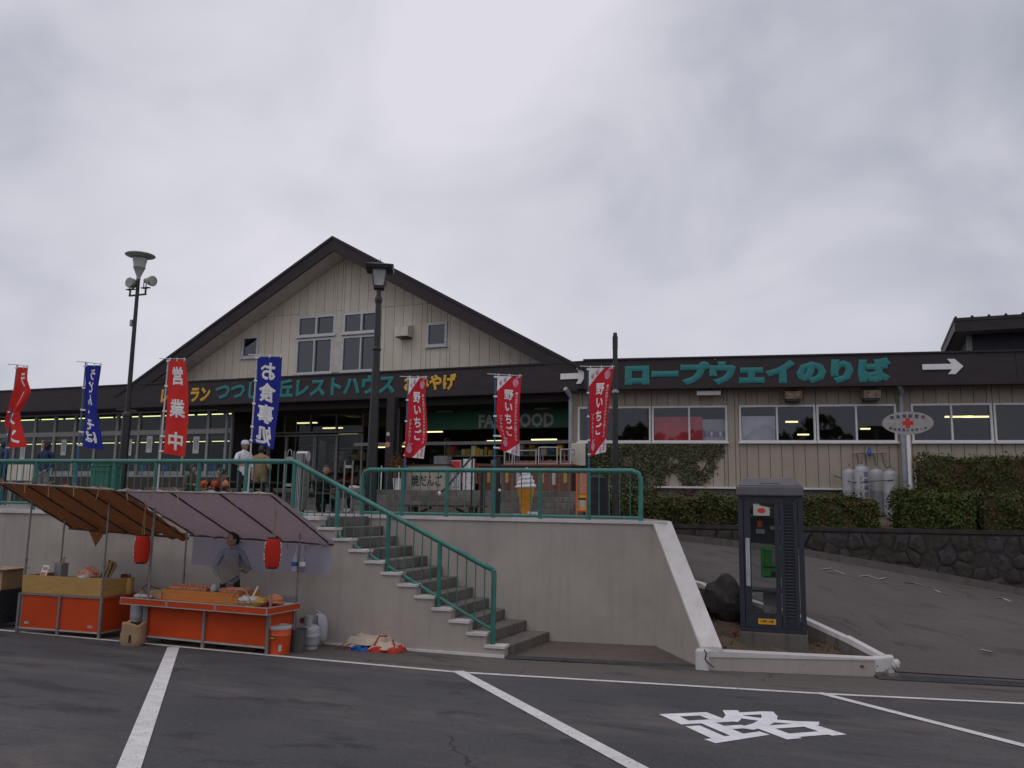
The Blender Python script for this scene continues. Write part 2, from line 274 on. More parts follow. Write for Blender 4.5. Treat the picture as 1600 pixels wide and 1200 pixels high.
# ------------------------------------------------------------------ building blocks
FR = {}                                                              # root frame of every thing and part: (origin, rotation about z)
def tag(o, label=None, cat=None, group=None, kind=None):
    if label: o['label'] = label
    if cat: o['category'] = cat
    if group: o['group'] = group
    if kind: o['kind'] = kind
    return o
def thing(name, label, cat, loc=(0,0,0), rot=0.0, group=None):
    o = bpy.data.objects.new(name, None); COL.objects.link(o); o.empty_display_size = 0.2
    o.location = tuple(float(x) for x in loc); o.rotation_euler = (0, 0, rot); FR[o.name] = (np.array(loc, float), rot)
    return tag(o, label, cat, group)
def to_local(v, fr):
    o, a = fr; c, s = math.cos(a), math.sin(a); x, y = v[0]-o[0], v[1]-o[1]
    return (x*c+y*s, -x*s+y*c, v[2]-o[2])
class MB:
    def __init__(s): s.v = []; s.f = []; s.m = []; s.k = 0
    def add(s, vs, fs, m=None):
        b = len(s.v); s.v += [tuple(map(float, p)) for p in vs]; s.f += [tuple(b+i for i in f) for f in fs]; s.m += [s.k if m is None else m]*len(fs); return s
    def box(s, x0, x1, y0, y1, z0, z1, m=None):
        return s.add([(x0,y0,z0),(x1,y0,z0),(x1,y1,z0),(x0,y1,z0),(x0,y0,z1),(x1,y0,z1),(x1,y1,z1),(x0,y1,z1)],
                     [(0,3,2,1),(4,5,6,7),(0,1,5,4),(1,2,6,5),(2,3,7,6),(3,0,4,7)], m)
    def obox(s, c, size, R=None, m=None):
        R = R if R is not None else np.eye(3); h = np.array(size)/2; vs = []
        for sz in (-1, 1):
            for sx, sy in ((-1,-1),(1,-1),(1,1),(-1,1)): vs.append(np.array(c)+R @ (h*np.array([sx,sy,sz])))
        return s.add(vs, [(0,3,2,1),(4,5,6,7),(0,1,5,4),(1,2,6,5),(2,3,7,6),(3,0,4,7)], m)
    def bar(s, p0, p1, wx, wz, m=None):
        p0, p1 = np.array(p0, float), np.array(p1, float); d = p1-p0; L = np.linalg.norm(d); d /= L
        up = np.array([0,0,1.0]) if abs(d[2]) < 0.95 else np.array([0,1.0,0]); a = np.cross(d, up); a /= np.linalg.norm(a); b = np.cross(a, d)
        return s.obox((p0+p1)/2, (L, wx, wz), np.column_stack([d, a, b]), m)
    def tube(s, pts, r, n=8, m=None, caps=True):
        pts = [np.array(p, float) for p in pts]; rs = r if hasattr(r, '__len__') else [r]*len(pts); vs = []; fs = []
        prev = None
        for i, p in enumerate(pts):
            d = pts[min(i+1, len(pts)-1)]-pts[max(i-1, 0)]; d = d/(np.linalg.norm(d)+1e-9)
            if prev is None:
                up = np.array([0,0,1.0]) if abs(d[2]) < 0.9 else np.array([1.0,0,0]); a = np.cross(d, up)
            else: a = prev-d*(prev @ d)
            a /= np.linalg.norm(a)+1e-9; prev = a; b = np.cross(d, a)
            for k in range(n):
                t = 2*math.pi*k/n; vs.append(p+rs[i]*(math.cos(t)*a+math.sin(t)*b))
        for i in range(len(pts)-1):
            for k in range(n): fs.append((i*n+k, i*n+(k+1) % n, (i+1)*n+(k+1) % n, (i+1)*n+k))
        if caps: fs += [tuple(range(n-1, -1, -1)), tuple((len(pts)-1)*n+k for k in range(n))]
        return s.add(vs, fs, m)
    def lathe(s, prof, n=16, c=(0,0,0), m=None, fn=None):
        vs = []; fs = []; q = len(prof)
        for (r, z) in prof:
            for k in range(n):
                t = 2*math.pi*k/n; rr = r*(fn(t, z) if fn else 1); vs.append((c[0]+rr*math.cos(t), c[1]+rr*math.sin(t), c[2]+z))
        for i in range(q-1):
            for k in range(n): fs.append((i*n+k, i*n+(k+1) % n, (i+1)*n+(k+1) % n, (i+1)*n+k))
        fs += [tuple(range(n-1, -1, -1)), tuple((q-1)*n+k for k in range(n))]
        return s.add(vs, fs, m)
    def prism(s, pts, off, m=None):
        n = len(pts); off = np.array(off, float); vs = [np.array(p, float) for p in pts]; vs += [p+off for p in vs]
        return s.add(vs, [tuple(range(n)), tuple(range(2*n-1, n-1, -1))]+[(i, i+n, (i+1) % n+n, (i+1) % n) for i in range(n)], m)
    def grid(s, fn, nu, nv, m=None):
        vs = [fn(i/nu, j/nv) for j in range(nv+1) for i in range(nu+1)]
        return s.add(vs, [(j*(nu+1)+i, j*(nu+1)+i+1, (j+1)*(nu+1)+i+1, (j+1)*(nu+1)+i) for j in range(nv) for i in range(nu)], m)
    def blob(s, c, r, nu=12, nv=8, fn=None, m=None):
        vs = []; fs = []
        for j in range(nv+1):
            ph = math.pi*j/nv
            for i in range(nu):
                th = 2*math.pi*i/nu; d = np.array([math.sin(ph)*math.cos(th), math.sin(ph)*math.sin(th), math.cos(ph)])
                vs.append(np.array(c)+d*np.array(r)*(fn(d) if fn else 1))
        for j in range(nv):
            for i in range(nu): fs.append((j*nu+i, (j+1)*nu+i, (j+1)*nu+(i+1) % nu, j*nu+(i+1) % nu))
        return s.add(vs, fs, m)
    def text(s, t, org, U, V, N=None, m=None, depth=0.0):
        """unit square text mapped on org + x*U + y*V, standing out along N"""
        org, U, V = np.array(org, float), np.array(U, float), np.array(V, float); vs2, fs = t
        Nn = np.array(N, float) if N is not None else np.cross(U, V)/(np.linalg.norm(np.cross(U, V))+1e-12)
        vs2 = [(v[0], v[1], v[2] if len(v) > 2 else 1.0) for v in vs2]; base = depth*0.6
        P = [org+x*U+y*V+Nn*(base+h*max(depth*0.4, 0.0015)) for x, y, h in vs2]; s.add(P, fs, m)
        if depth:
            es = {(f[i], f[(i+1) % len(f)]) for f in fs for i in range(len(f))}
            for (a, b) in es:
                if (b, a) not in es: qa = org+vs2[a][0]*U+vs2[a][1]*V; qb = org+vs2[b][0]*U+vs2[b][1]*V; s.add([qa, qb, P[b], P[a]], [(0,1,2,3)], m)
        return s
    def mesh(s, name, mats, fr=None, smooth=False, bevel=0.0, fix=True):
        me = bpy.data.meshes.new(name); v = [to_local(p, fr) for p in s.v] if fr else s.v
        me.from_pydata(v, [], s.f); mats = mats if isinstance(mats, (list, tuple)) else [mats]
        for x in mats: me.materials.append(x)
        me.polygons.foreach_set('material_index', s.m)
        if fix or bevel:
            b = bmesh.new(); b.from_mesh(me)
            if bevel:
                bmesh.ops.remove_doubles(b, verts=b.verts, dist=1e-5)
                bmesh.ops.bevel(b, geom=[x for x in b.edges if x.is_manifold and x.calc_face_angle(0) > 0.5], offset=bevel, segments=2, affect='EDGES', profile=0.5, clamp_overlap=True)
            bmesh.ops.recalc_face_normals(b, faces=b.faces); b.to_mesh(me); b.free()
        if smooth:
            me.polygons.foreach_set('use_smooth', [True]*len(me.polygons))
            if smooth != 'all': me.set_sharp_from_angle(angle=math.radians(40))
        me.update(); return me
    def build(s, name, mats, parent=None, world=False, **k):
        fr = FR[parent.name] if (parent is not None and world) else None
        return inst(s.mesh(name, mats, fr, **k), name, parent)
def inst(me, name, parent=None, loc=None, rot=None, scale=None):
    o = bpy.data.objects.new(name, me); COL.objects.link(o)
    if parent is not None: o.parent = parent; FR[o.name] = FR[parent.name]
    else: FR[o.name] = (np.zeros(3), 0.0)
    if loc is not None: o.location = tuple(float(x) for x in loc)
    if rot is not None: o.rotation_euler = rot
    if scale is not None: o.scale = scale
    return o
def copy_tree(o, loc, rot=None, label=None, parent=None):
    c = o.copy(); COL.objects.link(c)
    if parent is not None: c.parent = parent
    else:
        c.location = tuple(float(x) for x in loc)
        if rot is not None: c.rotation_euler = (0, 0, rot)
        FR[c.name] = (np.array(loc, float), c.rotation_euler[2])
    if label: c['label'] = label
    for ch in list(o.children): copy_tree(ch, None, parent=c)
    return c
def struct(mb, name, m, parent=None, label=None, **k):
    o = mb.build(name, m, parent, **k)
    if parent is None: o['kind'] = 'structure'
    if label: o['label'] = label
    return o

# ---- lettering: glyph outlines filled as thin raised meshes (x, y, height 0..1)
_tc = {}
def glyph(ch, bold):
    k = (ch, bold)
    if k in _tc: return _tc[k]
    cu = bpy.data.curves.new('t', 'FONT'); cu.body = ch; cu.size = 1.0; cu.resolution_u = 2; cu.fill_mode = 'FRONT'; cu.bevel_depth = bold; cu.bevel_resolution = 0
    ob = bpy.data.objects.new('t', cu); COL.objects.link(ob); dg = bpy.context.evaluated_depsgraph_get()
    me = bpy.data.meshes.new_from_object(ob.evaluated_get(dg)); co = [tuple(v.co) for v in me.vertices]; key = {}; vs = []; mp = []; fs = []
    zm = max([c[2] for c in co] or [0]) or 1.0
    for c in co:
        q = (round(c[0], 4), round(c[1], 4), round(c[2], 4))
        if q not in key: key[q] = len(vs); vs.append((c[0], c[1], max(0.0, c[2]/zm)))
        mp.append(key[q])
    for p in me.polygons:
        if sum(co[i][2] for i in p.vertices)/len(p.vertices) < -1e-6: continue
        f = []
        for i in p.vertices:
            if mp[i] not in f: f.append(mp[i])
        if len(f) > 2: fs.append(tuple(f))
    bpy.data.objects.remove(ob); bpy.data.curves.remove(cu); bpy.data.meshes.remove(me)
    _tc[k] = (vs, fs); return _tc[k]
def norm(vs, fs):
    if not vs: return vs, fs
    xs = [v[0] for v in vs]; ys = [v[1] for v in vs]; a, b, c, d = min(xs), max(xs), min(ys), max(ys)
    return [((v[0]-a)/(b-a+1e-9), (v[1]-c)/(d-c+1e-9), v[2]) for v in vs], fs
def text_h(t, bold=0.02): return norm(*glyph(t, bold))
def text_v(t, bold=0.02, gap=0.08, mirror=False):
    """a column of characters, top to bottom, in the unit square"""
    V = []; F = []; y = 0.0
    for ch in t:
        vs, fs = glyph(ch, bold)
        if ch == 'ー': vs = [(0.5-(b-0.38), 0.38+(a-0.5), c) for a, b, c in vs]
        b0 = len(V); V += [(a-0.5, b+y-0.8, c) for a, b, c in vs]; F += [tuple(b0+i for i in f) for f in fs]; y -= 1.0+gap
    V, F = norm(V, F)
    if mirror: V = [(1-a, b, c) for a, b, c in V]; F = [f[::-1] for f in F]
    return V, F
def slice_text(t, nv, nu=0):
    """cut the glyph faces into strips so that they can follow folded cloth"""
    vs, fs = t; b = bmesh.new(); bv = [b.verts.new(v) for v in vs]
    for f in fs:
        try: b.faces.new([bv[i] for i in f])
        except ValueError: pass
    for k in range(1, nv): bmesh.ops.bisect_plane(b, geom=b.verts[:]+b.edges[:]+b.faces[:], plane_co=(0, k/nv, 0), plane_no=(0, 1, 0))
    for k in range(1, nu): bmesh.ops.bisect_plane(b, geom=b.verts[:]+b.edges[:]+b.faces[:], plane_co=(k/nu, 0, 0), plane_no=(1, 0, 0))
    b.verts.index_update(); r = ([tuple(v.co) for v in b.verts], [tuple(v.index for v in f.verts) for f in b.faces]); b.free(); return r
# ================================================================== THE SETTING
TZ, BASEZ, FZ = 1.75, -0.10, 2.30                                    # terrace, foot of the wall, building floor
# ---- parking lot with its painted lines
mb = MB(); Y0, Y1 = -60, 400
mb.grid(lambda u, v: (-400+800*u, Y0+(Y1-Y0)*v, gz(Y0+(Y1-Y0)*v)), 8, 8)
lot = struct(mb, 'parking_lot', M['lot'])
def paint(quads, name, m, lift=0.004, parent=None):
    b = MB()
    for q in quads: b.add([(p[0], p[1], gz(p[1])+lift) for p in q], [tuple(range(len(q)))])
    return b.build(name, m, parent or lot)
def gline(a, b, w, name='painted_line', lift=0.004):
    A, B = ground(*a), ground(*b); d = (B-A)[:2]; d /= np.linalg.norm(d); n = np.array([-d[1], d[0]])*w/2
    q = []; k = 14
    for i in range(k):                                               # short worn lengths with slightly ragged edges
        p = A[:2]+(B-A)[:2]*i/k; r = A[:2]+(B-A)[:2]*(i+1)/k; q.append([p-n, r-n, r+n, p+n])
    return paint([[(*x, 0) for x in s_] for s_ in q], name, M['line'], lift)
gline((-150, 970.5), (470, 1028.5), 0.10); gline((470, 1028.5), (715, 1050.5), 0.10); gline((715, 1050.5), (1282, 1084), 0.10); gline((1282, 1084), (1750, 1107), 0.10)
gline((271, 1012), (168, 1290), 0.15, lift=0.007); gline((715, 1049), (1115, 1265), 0.15, lift=0.007); gline((1279, 1083), (1760, 1207), 0.12, lift=0.007)
b = MB(); t = text_h('路', 0.018); c4 = [ground(*p)[:2] for p in ((1119, 1165), (1342, 1147), (1208, 1107), (1014, 1115))]
pt = lambda x, y: c4[0]*(1-x)*(1-y)+c4[1]*x*(1-y)+c4[2]*x*y+c4[3]*(1-x)*y
b.add([(*pt(x, y), gz(pt(x, y)[1])+0.0045+0.001*h) for x, y, h in t[0]], t[1]); b.build('painted_character', worn_paint('fresh_paint', (0.72,0.71,0.73), (0.09,0.085,0.085), 0.67, 0.72), lot, fix=False)
# paler strip of asphalt along the wall, beyond the line
A = [ground(*p) for p in ((-300, 958), (470, 1030), (715, 1052), (1282, 1085), (1800, 1110))]; B = [W2(-16, 0.3, 0), W2(-3, 0.3, 0), W2(0, 0.3, 0), ground(1280, 1052), ground(1800, 1078)]
b = MB()
for i in range(4): b.add([(p[0], p[1], gz(p[1])+0.002) for p in (A[i], A[i+1], B[i+1], B[i])], [(0,1,2,3)])
struct(b, 'asphalt_strip', M['strip'])

# ---- retaining walls, front wall stepped along the stairs
NR, RUN = 12, 0.268; RISE = (TZ-BASEZ)/NR
rw = thing('retaining_wall', 'long grey rendered retaining wall stepped down beside the concrete stairs, behind the food stalls', 'wall', (*W0, 0), PHI)
prof = [(-34, -0.9), (0.06, -0.9), (0.06, BASEZ+RISE-0.03)]
for i in range(1, NR):
    prof += [(-RUN*i+0.06, BASEZ+RISE*i-0.03), (-RUN*i+0.06, BASEZ+RISE*(i+1)-0.03)]
prof += [(-34, TZ-0.03)]
b = MB(); b.prism([(s, 0.0, z) for s, z in prof], (0, 0.20, 0)); b.build('wall_face', M['wall'], rw)
for i in range(NR-1):
    b = MB(); b.box(-RUN*(i+1)+0.045, -RUN*i+0.075, -0.025, 0.205, BASEZ+RISE*(i+1)-0.032, BASEZ+RISE*(i+1)+0.004); b.build('coping', M['coping'], rw)
b = MB(); b.box(-34, -RUN*(NR-1)+0.075, -0.03, 0.215, TZ-0.045, TZ+0.012); b.build('coping', M['coping'], rw)
b = MB(); b.box(-34, 0.07, -0.035, 0.0, BASEZ-0.3, BASEZ+0.04); b.build('plinth', M['coping'], rw)
tw = thing('terrace_wall', 'plain grey rendered wall of the terrace between the stairs and the sloping wing wall', 'wall', (*W0, 0), PHI)
TB = 1.55
e0, e1 = onW(1015, 1008, TB), onW(1030, 815, TB); SE = (e0[0]+e1[0])/2
b = MB(); b.box(-4.2, SE, TB, TB+0.22, -0.9, TZ-0.03); b.build('wall_face', M['wall'], tw)
b = MB(); b.box(-4.2, SE+0.2, TB-0.025, TB+0.245, TZ-0.03, TZ+0.015); b.build('coping', M['coping'], tw)
# wing wall: its top slopes from the terrace down to the lot
ww = thing('wing_wall', 'white capped wing wall sloping steeply down from the terrace to the planter', 'wall', (*W0, 0), PHI)
f0 = onW(1098, 1046, 0)*0; fe = ground(1098, 1046); fl = np.array([(fe[:2]-W0) @ WU, (fe[:2]-W0) @ WN]); bl = np.array([SE, TB])
nn = np.array([1.0, 0.0]); TH = np.array([0.235, 0.02]); zf = 0.16
topz = lambda k: TZ+0.01+(zf-TZ)*k
b = MB()
A_ = [(*bl, -0.9), (*fl, -0.9), (*fl, zf-0.05), (*bl, TZ-0.02)]
b.prism(A_, (*TH, 0)); b.build('wall_face', M['wall'], ww)
b = MB(); q = [(*(bl-(fl-bl)*0.0-0.02*nn), TZ-0.019), (*(fl-0.02*nn-np.array([0, 0.03])), zf-0.049), (*(fl-0.02*nn-np.array([0, 0.03])), zf+0.006), (*(bl-0.02*nn), TZ+0.02)]
b.prism(q, (TH[0]+0.04, TH[1], 0)); b.build('coping', M['coping'], ww)
# ---- stairs
st = thing('concrete_stairs', 'grey concrete stairs climbing left from the car park to the terrace', 'stairs', (*W0, 0), PHI)
for i in range(NR):
    b = MB(); x1 = -RUN*i+0.03+(0.10 if i == 0 else 0); xr = x1+(0.14 if i < 2 else 0.05)
    y0 = 0.205 if i else -0.0
    ztop = BASEZ+RISE*(i+1)
    y0 = 0.205
    q = [(-RUN*NR-0.6, y0, BASEZ-0.6 if i == 0 else ztop-RISE), (-RUN*NR-0.6, y0, ztop), (x1, y0, ztop), (x1, y0, BASEZ-0.6 if i == 0 else ztop-RISE)]
    q2 = [(-RUN*NR-0.6, TB, q[0][2]), (-RUN*NR-0.6, TB, ztop), (xr+0.04, TB, ztop), (xr+0.04, TB, q[0][2])]
    b.add(q+q2, [(0,1,2,3), (7,6,5,4), (0,4,5,1), (1,5,6,2), (2,6,7,3), (3,7,4,0)])
    b.build('step', M['step'], st, bevel=0.012)
# ---- paved recess beside the stairs, and its drain
b = MB(); q = [W2(0.02, -0.02, 0), ground(1097, 1047), W2(SE+0.1, TB+0.1, 0), W2(0.0, TB+0.1, 0)]
zz = [gz(q[0][1])+0.006, gz(q[1][1])+0.006, -0.055, -0.09]
b.add([(p[0], p[1], z) for p, z in zip(q, zz)], [(0,1,2,3)]); struct(b, 'recess_paving', M['notch'])

# ---- terrace floor
b = MB()
q = [W2(-34, 0.1, TZ), W2(-3.3, 0.1, TZ), W2(-3.3, TB+0.1, TZ), W2(SE+0.2, TB+0.1, TZ), (-2.9, 14.6, TZ), (-4.6, 18.2, TZ), (-5.4, 21.6, TZ), (-60, 24, TZ)]
b.add([(p[0], p[1], TZ-0.004) for p in q], [tuple(range(len(q)))]); struct(b, 'terrace_floor', M['terrace'])

# ---- railings: every post and baluster on its own
BAL = {}
def bal_mesh(h):
    k = round(h, 2)
    if k not in BAL: b = MB(); b.tube([(0,0,0),(0,0,k)], 0.0085, 6, caps=False); BAL[k] = b.mesh('baluster', M['rail'], smooth='all')
    return BAL[k]
pb = MB(); pb.tube([(0,0,0),(0,0,1)], 0.034, 12); POST = pb.mesh('post', M['rail'], smooth=True)
def railing(root, path, t, posts, zb, bz, nbal):
    """path: (s, ztop, zbottom) corners of the rails; posts at s; balusters between posts"""
    top = lambda s: float(np.interp(s, [p[0] for p in path], [p[1] for p in path]))
    low = lambda s: float(np.interp(s, [p[0] for p in path], [p[2] for p in path]))
    for i, s in enumerate(posts): inst(POST, 'post', root, (s, t, zb(s)), scale=(1, 1, top(s)-zb(s)-0.01))
    for a, c in zip(posts, posts[1:]):
        n = nbal(a, c)
        for k in range(1, n+1):
            s = a+(c-a)*k/(n+1); h = top(s)-low(s); inst(bal_mesh(h), 'baluster', root, (s, t, low(s)))
def pipe(root, name, pts, r):
    b = MB(); b.tube(pts, r, 12); return b.build(name, M['rail'], root, smooth=True)
TF = 0.10
fr = thing('green_railing', 'long green steel railing of the terrace that turns down along the stairs', 'railing', (*W0, 0), PHI)
sl = [onW(x, 722, TF)[0] for x in (58, 119, 180, 245, 312, 386, 461)]; sp0 = sl[0]-sl[1]
posts = [sl[0]+sp0*k for k in range(24, 0, -1)]+sl
ss = [onW(x, y, TF)[0] for x, y in ((527, 800), (606, 850), (686, 905))]; send = onW(771, 950, TF)[0]
zt0, zt1 = onW(461, 721, TF)[2], onW(757, 884, TF)[2]; zl0, zl1 = onW(461, 794, TF)[2], onW(770, 985, TF)[2]
s461, s757 = sl[-1], onW(757, 884, TF)[0]
path = [(posts[0], zt0, zl0), (s461, zt0, zl0), (send, zt1-0.05, zl1)]
def zfoot(s): return TZ if s < -RUN*(NR-1)+0.05 else BASEZ+RISE*max(1, math.floor(1-s/RUN))-0.01
railing(fr, path, TF, posts+ss+[send], zfoot, None, lambda a, c: 5 if a < s461-0.02 else (5 if c-a > 0.7 else 4))
pipe(fr, 'top_rail', [(posts[0], TF, zt0), (s461-0.04, TF, zt0), (s461+0.03, TF, zt0-0.02), (s757, TF, zt1), (send-0.02, TF, zt1-0.05), (send, TF, zt1-0.13), (send, TF, BASEZ+RISE)], 0.038)
pipe(fr, 'bottom_rail', [(posts[0], TF, zl0), (s461, TF, zl0), (send, TF, zl1)], 0.024)
rr = thing('green_railing', 'short green steel railing on top of the terrace wall behind the strawberry banners', 'railing', (*W0, 0), PHI)
TR = TB+0.10
sr = [onW(x, 770, TR)[0] for x in (566, 629, 698, 771, 844, 920, 1001)]; zt = onW(780, 735, TR)[2]; zl = onW(780, 805, TR)[2]
railing(rr, [(sr[0], zt, zl), (sr[-1], zt, zl)], TR, sr[1:-1], lambda s: TZ, None, lambda a, c: 4)
for a, c in ((sr[0], sr[1]), (sr[-2], sr[-1])):
    for k in range(1, 5): s = a+(c-a)*k/5; inst(bal_mesh(zt-zl), 'baluster', rr, (s, TR, zl))
pipe(rr, 'top_rail', [(sr[0], TR, TZ), (sr[0], TR, zt-0.12), (sr[0]+0.035, TR, zt-0.035), (sr[0]+0.13, TR, zt), (sr[-1]-0.13, TR, zt), (sr[-1]-0.035, TR, zt-0.035), (sr[-1], TR, zt-0.12), (sr[-1], TR, TZ)], 0.038)
pipe(rr, 'bottom_rail', [(sr[0], TR, zl), (sr[-1], TR, zl)], 0.024)
# second, lower railing run seen under the brown canopy at the far left belongs to the same fence

# ================================================================== REST HOUSE
FY = 21.2; RX, RZ, SLP = -14.72, 10.18, 0.555; WX0 = -50.0
rh = thing('rest_house', 'cream gabled rest house with brown fascia, teal lettering and glazed restaurant wing', 'building', (RX, FY, FZ))
def B(mb, name, m, parent=None, **k): return mb.build(name, m, parent or rh, world=True, **k)
roofz = lambda x: RZ-SLP*abs(x-RX)
# roof slopes, bargeboards
for sg in (-1, 1):
    xe = RX+sg*8.6
    b = MB(); b.prism([(RX, FY+0.05, RZ), (xe, FY+0.05, roofz(xe)), (xe, FY+0.05, roofz(xe)-0.10), (RX, FY+0.05, RZ-0.10)], (0, 14, 0)); r_ = B(b, 'roof_slope', M['roofm'])
    b = MB(); b.prism([(RX, FY-0.02, RZ+0.03), (xe, FY-0.02, roofz(xe)+0.03), (xe, FY-0.02, roofz(xe)-0.44), (RX, FY-0.02, RZ-0.44)], (0, 0.065, 0)); B(b, 'bargeboard', M['brown'])
    b = MB(); b.prism([(RX, FY-0.05, RZ+0.06), (xe, FY-0.05, roofz(xe)+0.06), (xe, FY-0.05, roofz(xe)-0.03), (RX, FY-0.05, RZ-0.03)], (0, 0.10, 0)); B(b, 'roof_edge', M['roofm'])
    b = MB(); b.prism([(RX, FY+0.05, RZ-0.38), (xe, FY+0.05, roofz(xe)-0.38), (xe, FY+0.05, roofz(xe)-0.42), (RX, FY+0.05, RZ-0.42)], (0, 0.86, 0)); B(b, 'soffit', M['soffit'])
# gable wall: backing and cream planks cut round the windows
GY = 22.0
wins = [(-16.46,-15.08,6.02,7.16), (-14.72,-13.34,6.02,7.16), (-16.46,-15.00,7.24,7.93), (-14.72,-13.34,7.24,7.93), (-18.68,-18.00,6.66,7.40), (-11.72,-11.02,6.66,7.40)]
b = MB(); b.prism([(RX-8.2, GY+0.04, 5.2), (RX+8.2, GY+0.04, 5.2), (RX+8.2, GY+0.04, roofz(RX+8.2)-0.3), (RX, GY+0.04, RZ-0.3), (RX-8.2, GY+0.04, roofz(RX-8.2)-0.3)], (0, 0.12, 0)); B(b, 'wall_backing', M['backing'])
xs = sorted(set([round(RX-7.9+0.325*k, 3) for k in range(50)]+[w_[0] for w_ in wins]+[w_[1] for w_ in wins])); xs = [x for i, x in enumerate(xs) if i == 0 or x-xs[i-1] > 0.05]
def planks(xs, zlo, zhi, wins, seams, y, m, parent, world, gap=0.012, th=0.020):
    for x0, x1 in zip(xs, xs[1:]):
        xm = (x0+x1)/2; iv = [(zlo, None)]; cuts = sorted([(w_[2], w_[3]) for w_ in wins if w_[0]-0.01 < xm < w_[1]+0.01]); z = zlo; segs = []
        for a, c in cuts:
            if a > z: segs.append((z, a))
            z = max(z, c)
        segs.append((z, None))
        out_ = []
        for a, c in segs:
            for sm in seams:
                if a+0.1 < sm and (c is None or sm < c-0.1): out_.append((a, sm-gap/2)); a = sm+gap/2
            out_.append((a, c))
        for a, c in out_:
            h0, h1 = zhi(x0+gap/2), zhi(x1-gap/2)
            if c is not None: h0, h1 = min(c, h0), min(c, h1)
            if h0-a < 0.04 or h1-a < 0.04: continue
            b = MB(); g = gap/2; q = [(x0+g, y, a), (x1-g, y, a), (x1-g, y, h1), (x0+g, y, h0)]
            b.prism(q, (0, th, 0)); b.build('siding_plank', m, parent, world=world)
planks(xs, 5.6, lambda x: roofz(x)-0.42, wins, [8.02], GY, M['siding'], rh, True)
def window(parent, x0, x1, z0, z1, y, n, fm, pm, fw=0.05, dep=0.09, world=True, mull=None, sill=True, name='window'):
    b = MB(); cx = [x0]+(mull or [x0+(x1-x0)*k/n for k in range(1, n)])+[x1]
    b.box(x0, x1, y, y+dep, z0, z0+fw); b.box(x0, x1, y, y+dep, z1-fw, z1)
    for i, c in enumerate(cx):
        a = c if i == 0 else (c-fw if i == len(cx)-1 else c-fw*0.42); e_ = a+(fw if i in (0, len(cx)-1) else fw*0.84)
        b.box(a, e_, y-(0.008 if 0 < i < len(cx)-1 else 0), y+dep, z0+fw, z1-fw)
    if sill: b.box(x0-0.03, x1+0.03, y-0.05, y-0.002, z0-0.035, z0+0.012)
    wo = b.build(name, fm, parent, world=world)
    for i in range(len(cx)-1):
        b = MB(); yy = y+dep*0.5+(0.02 if i % 2 else 0); b.box(cx[i]+0.01, cx[i+1]-0.01, yy, yy+0.006, z0+0.01, z1-0.01); b.build('pane', pm, wo, world=world)
    return wo
for i, (a, c, d, e_) in enumerate(wins):
    window(rh, a, c, d, e_, GY-0.035, 2 if i < 4 else 1, M['frame'] if i > 1 else M['frame'], M['panedark'], 0.055 if i < 2 else 0.075)
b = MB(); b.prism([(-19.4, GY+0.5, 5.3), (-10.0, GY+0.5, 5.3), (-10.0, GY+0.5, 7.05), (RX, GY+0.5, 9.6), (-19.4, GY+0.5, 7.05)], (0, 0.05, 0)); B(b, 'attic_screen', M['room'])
b = MB(); b.box(-15.08, -14.72, GY-0.030, GY+0.0, 6.02, 7.93); B(b, 'window_mullion', M['soffit'])
b = MB(); b.prism([(-12.62, GY-0.36, 6.98), (-12.62, GY-0.36, 7.26), (-12.62, GY-0.002, 7.38), (-12.62, GY-0.002, 6.98)], (0.44, 0, 0)); v_ = B(b, 'vent_hood', M['cream'])
b = MB(); b.box(-12.59, -12.21, GY-0.33, GY-0.02, 6.94, 6.979); B(b, 'vent_opening', M['black'], v_)
# fascia band in lengths, with a gutter lip
fx = [WX0, -42, -36, -30.4, -25.2, -19.1, -13.0, R0[0]+0.06]
FB, FT = 5.06, 5.80
for x0, x1 in zip(fx, fx[1:]):
    b = MB(); b.prism([(x0+0.004, FY, FT), (x0+0.004, FY-0.06, FB), (x0+0.004, FY+0.02, FB), (x0+0.004, FY+0.10, FT)], (x1-x0-0.008, 0, 0)); B(b, 'fascia_panel', M['brown'])
b = MB(); b.box(WX0, R0[0]+0.05, FY-0.035, FY+0.14, FT+0.002, FT+0.045); B(b, 'roof_edge', M['roofm'])
b = MB(); b.box(WX0, R0[0]+0.02, FY-0.085, FY+0.04, FB-0.05, FB-0.003); B(b, 'fascia_trim', M['brown'])
b = MB(); b.box(WX0, R0[0]+1.5, FY+0.15, 37, FT-0.16, FT-0.01); B(b, 'flat_roof', M['roofm'])
EX0, EX1, WY = -19.15, -6.75, 22.3                                   # open entrance between the glazed wing and the long wing
b = MB(); b.box(WX0, EX0, FY+0.05, WY+0.2, FB-0.01, FB+0.05); B(b, 'eave_soffit', M['darkbrown'])
b = MB(); b.box(EX0, EX1, FY+0.05, 24.4, FB+0.12, FB+0.17); B(b, 'canopy_ceiling', M['darkbrown'])
for y in (FY+0.35, FY+1.6): b = MB(); b.box(EX0, EX1, y, y+0.14, FB-0.25, FB+0.119); B(b, 'canopy_beam', M['darkbrown'])
# lettering
def fascia_text(tx, x0, y0, x1, y1, m, name='fascia_lettering', bold=0.05):
    a, c = onY(x0, y1, FY-0.05), onY(x1, y0, FY-0.05); za = (onY((x0+x1)/2, y1, FY-0.05)[2]); zc = onY((x0+x1)/2, y0, FY-0.05)[2]
    b = MB(); b.text(text_h(tx, bold), (a[0], FY-0.045-0.011, za), (c[0]-a[0], 0, 0), (0, 0.045*(zc-za)/0.74, zc-za), (0, -1, 0), depth=0.022); return B(b, name, m, fix=False)
fascia_text('レストラン', 251, 606, 329, 629, M['yellow']); fascia_text('つつじヶ丘レストハウス', 336, 591, 618, 622, M['teal']); fascia_text('おみやげ', 631, 585, 713, 611, M['yellow'])
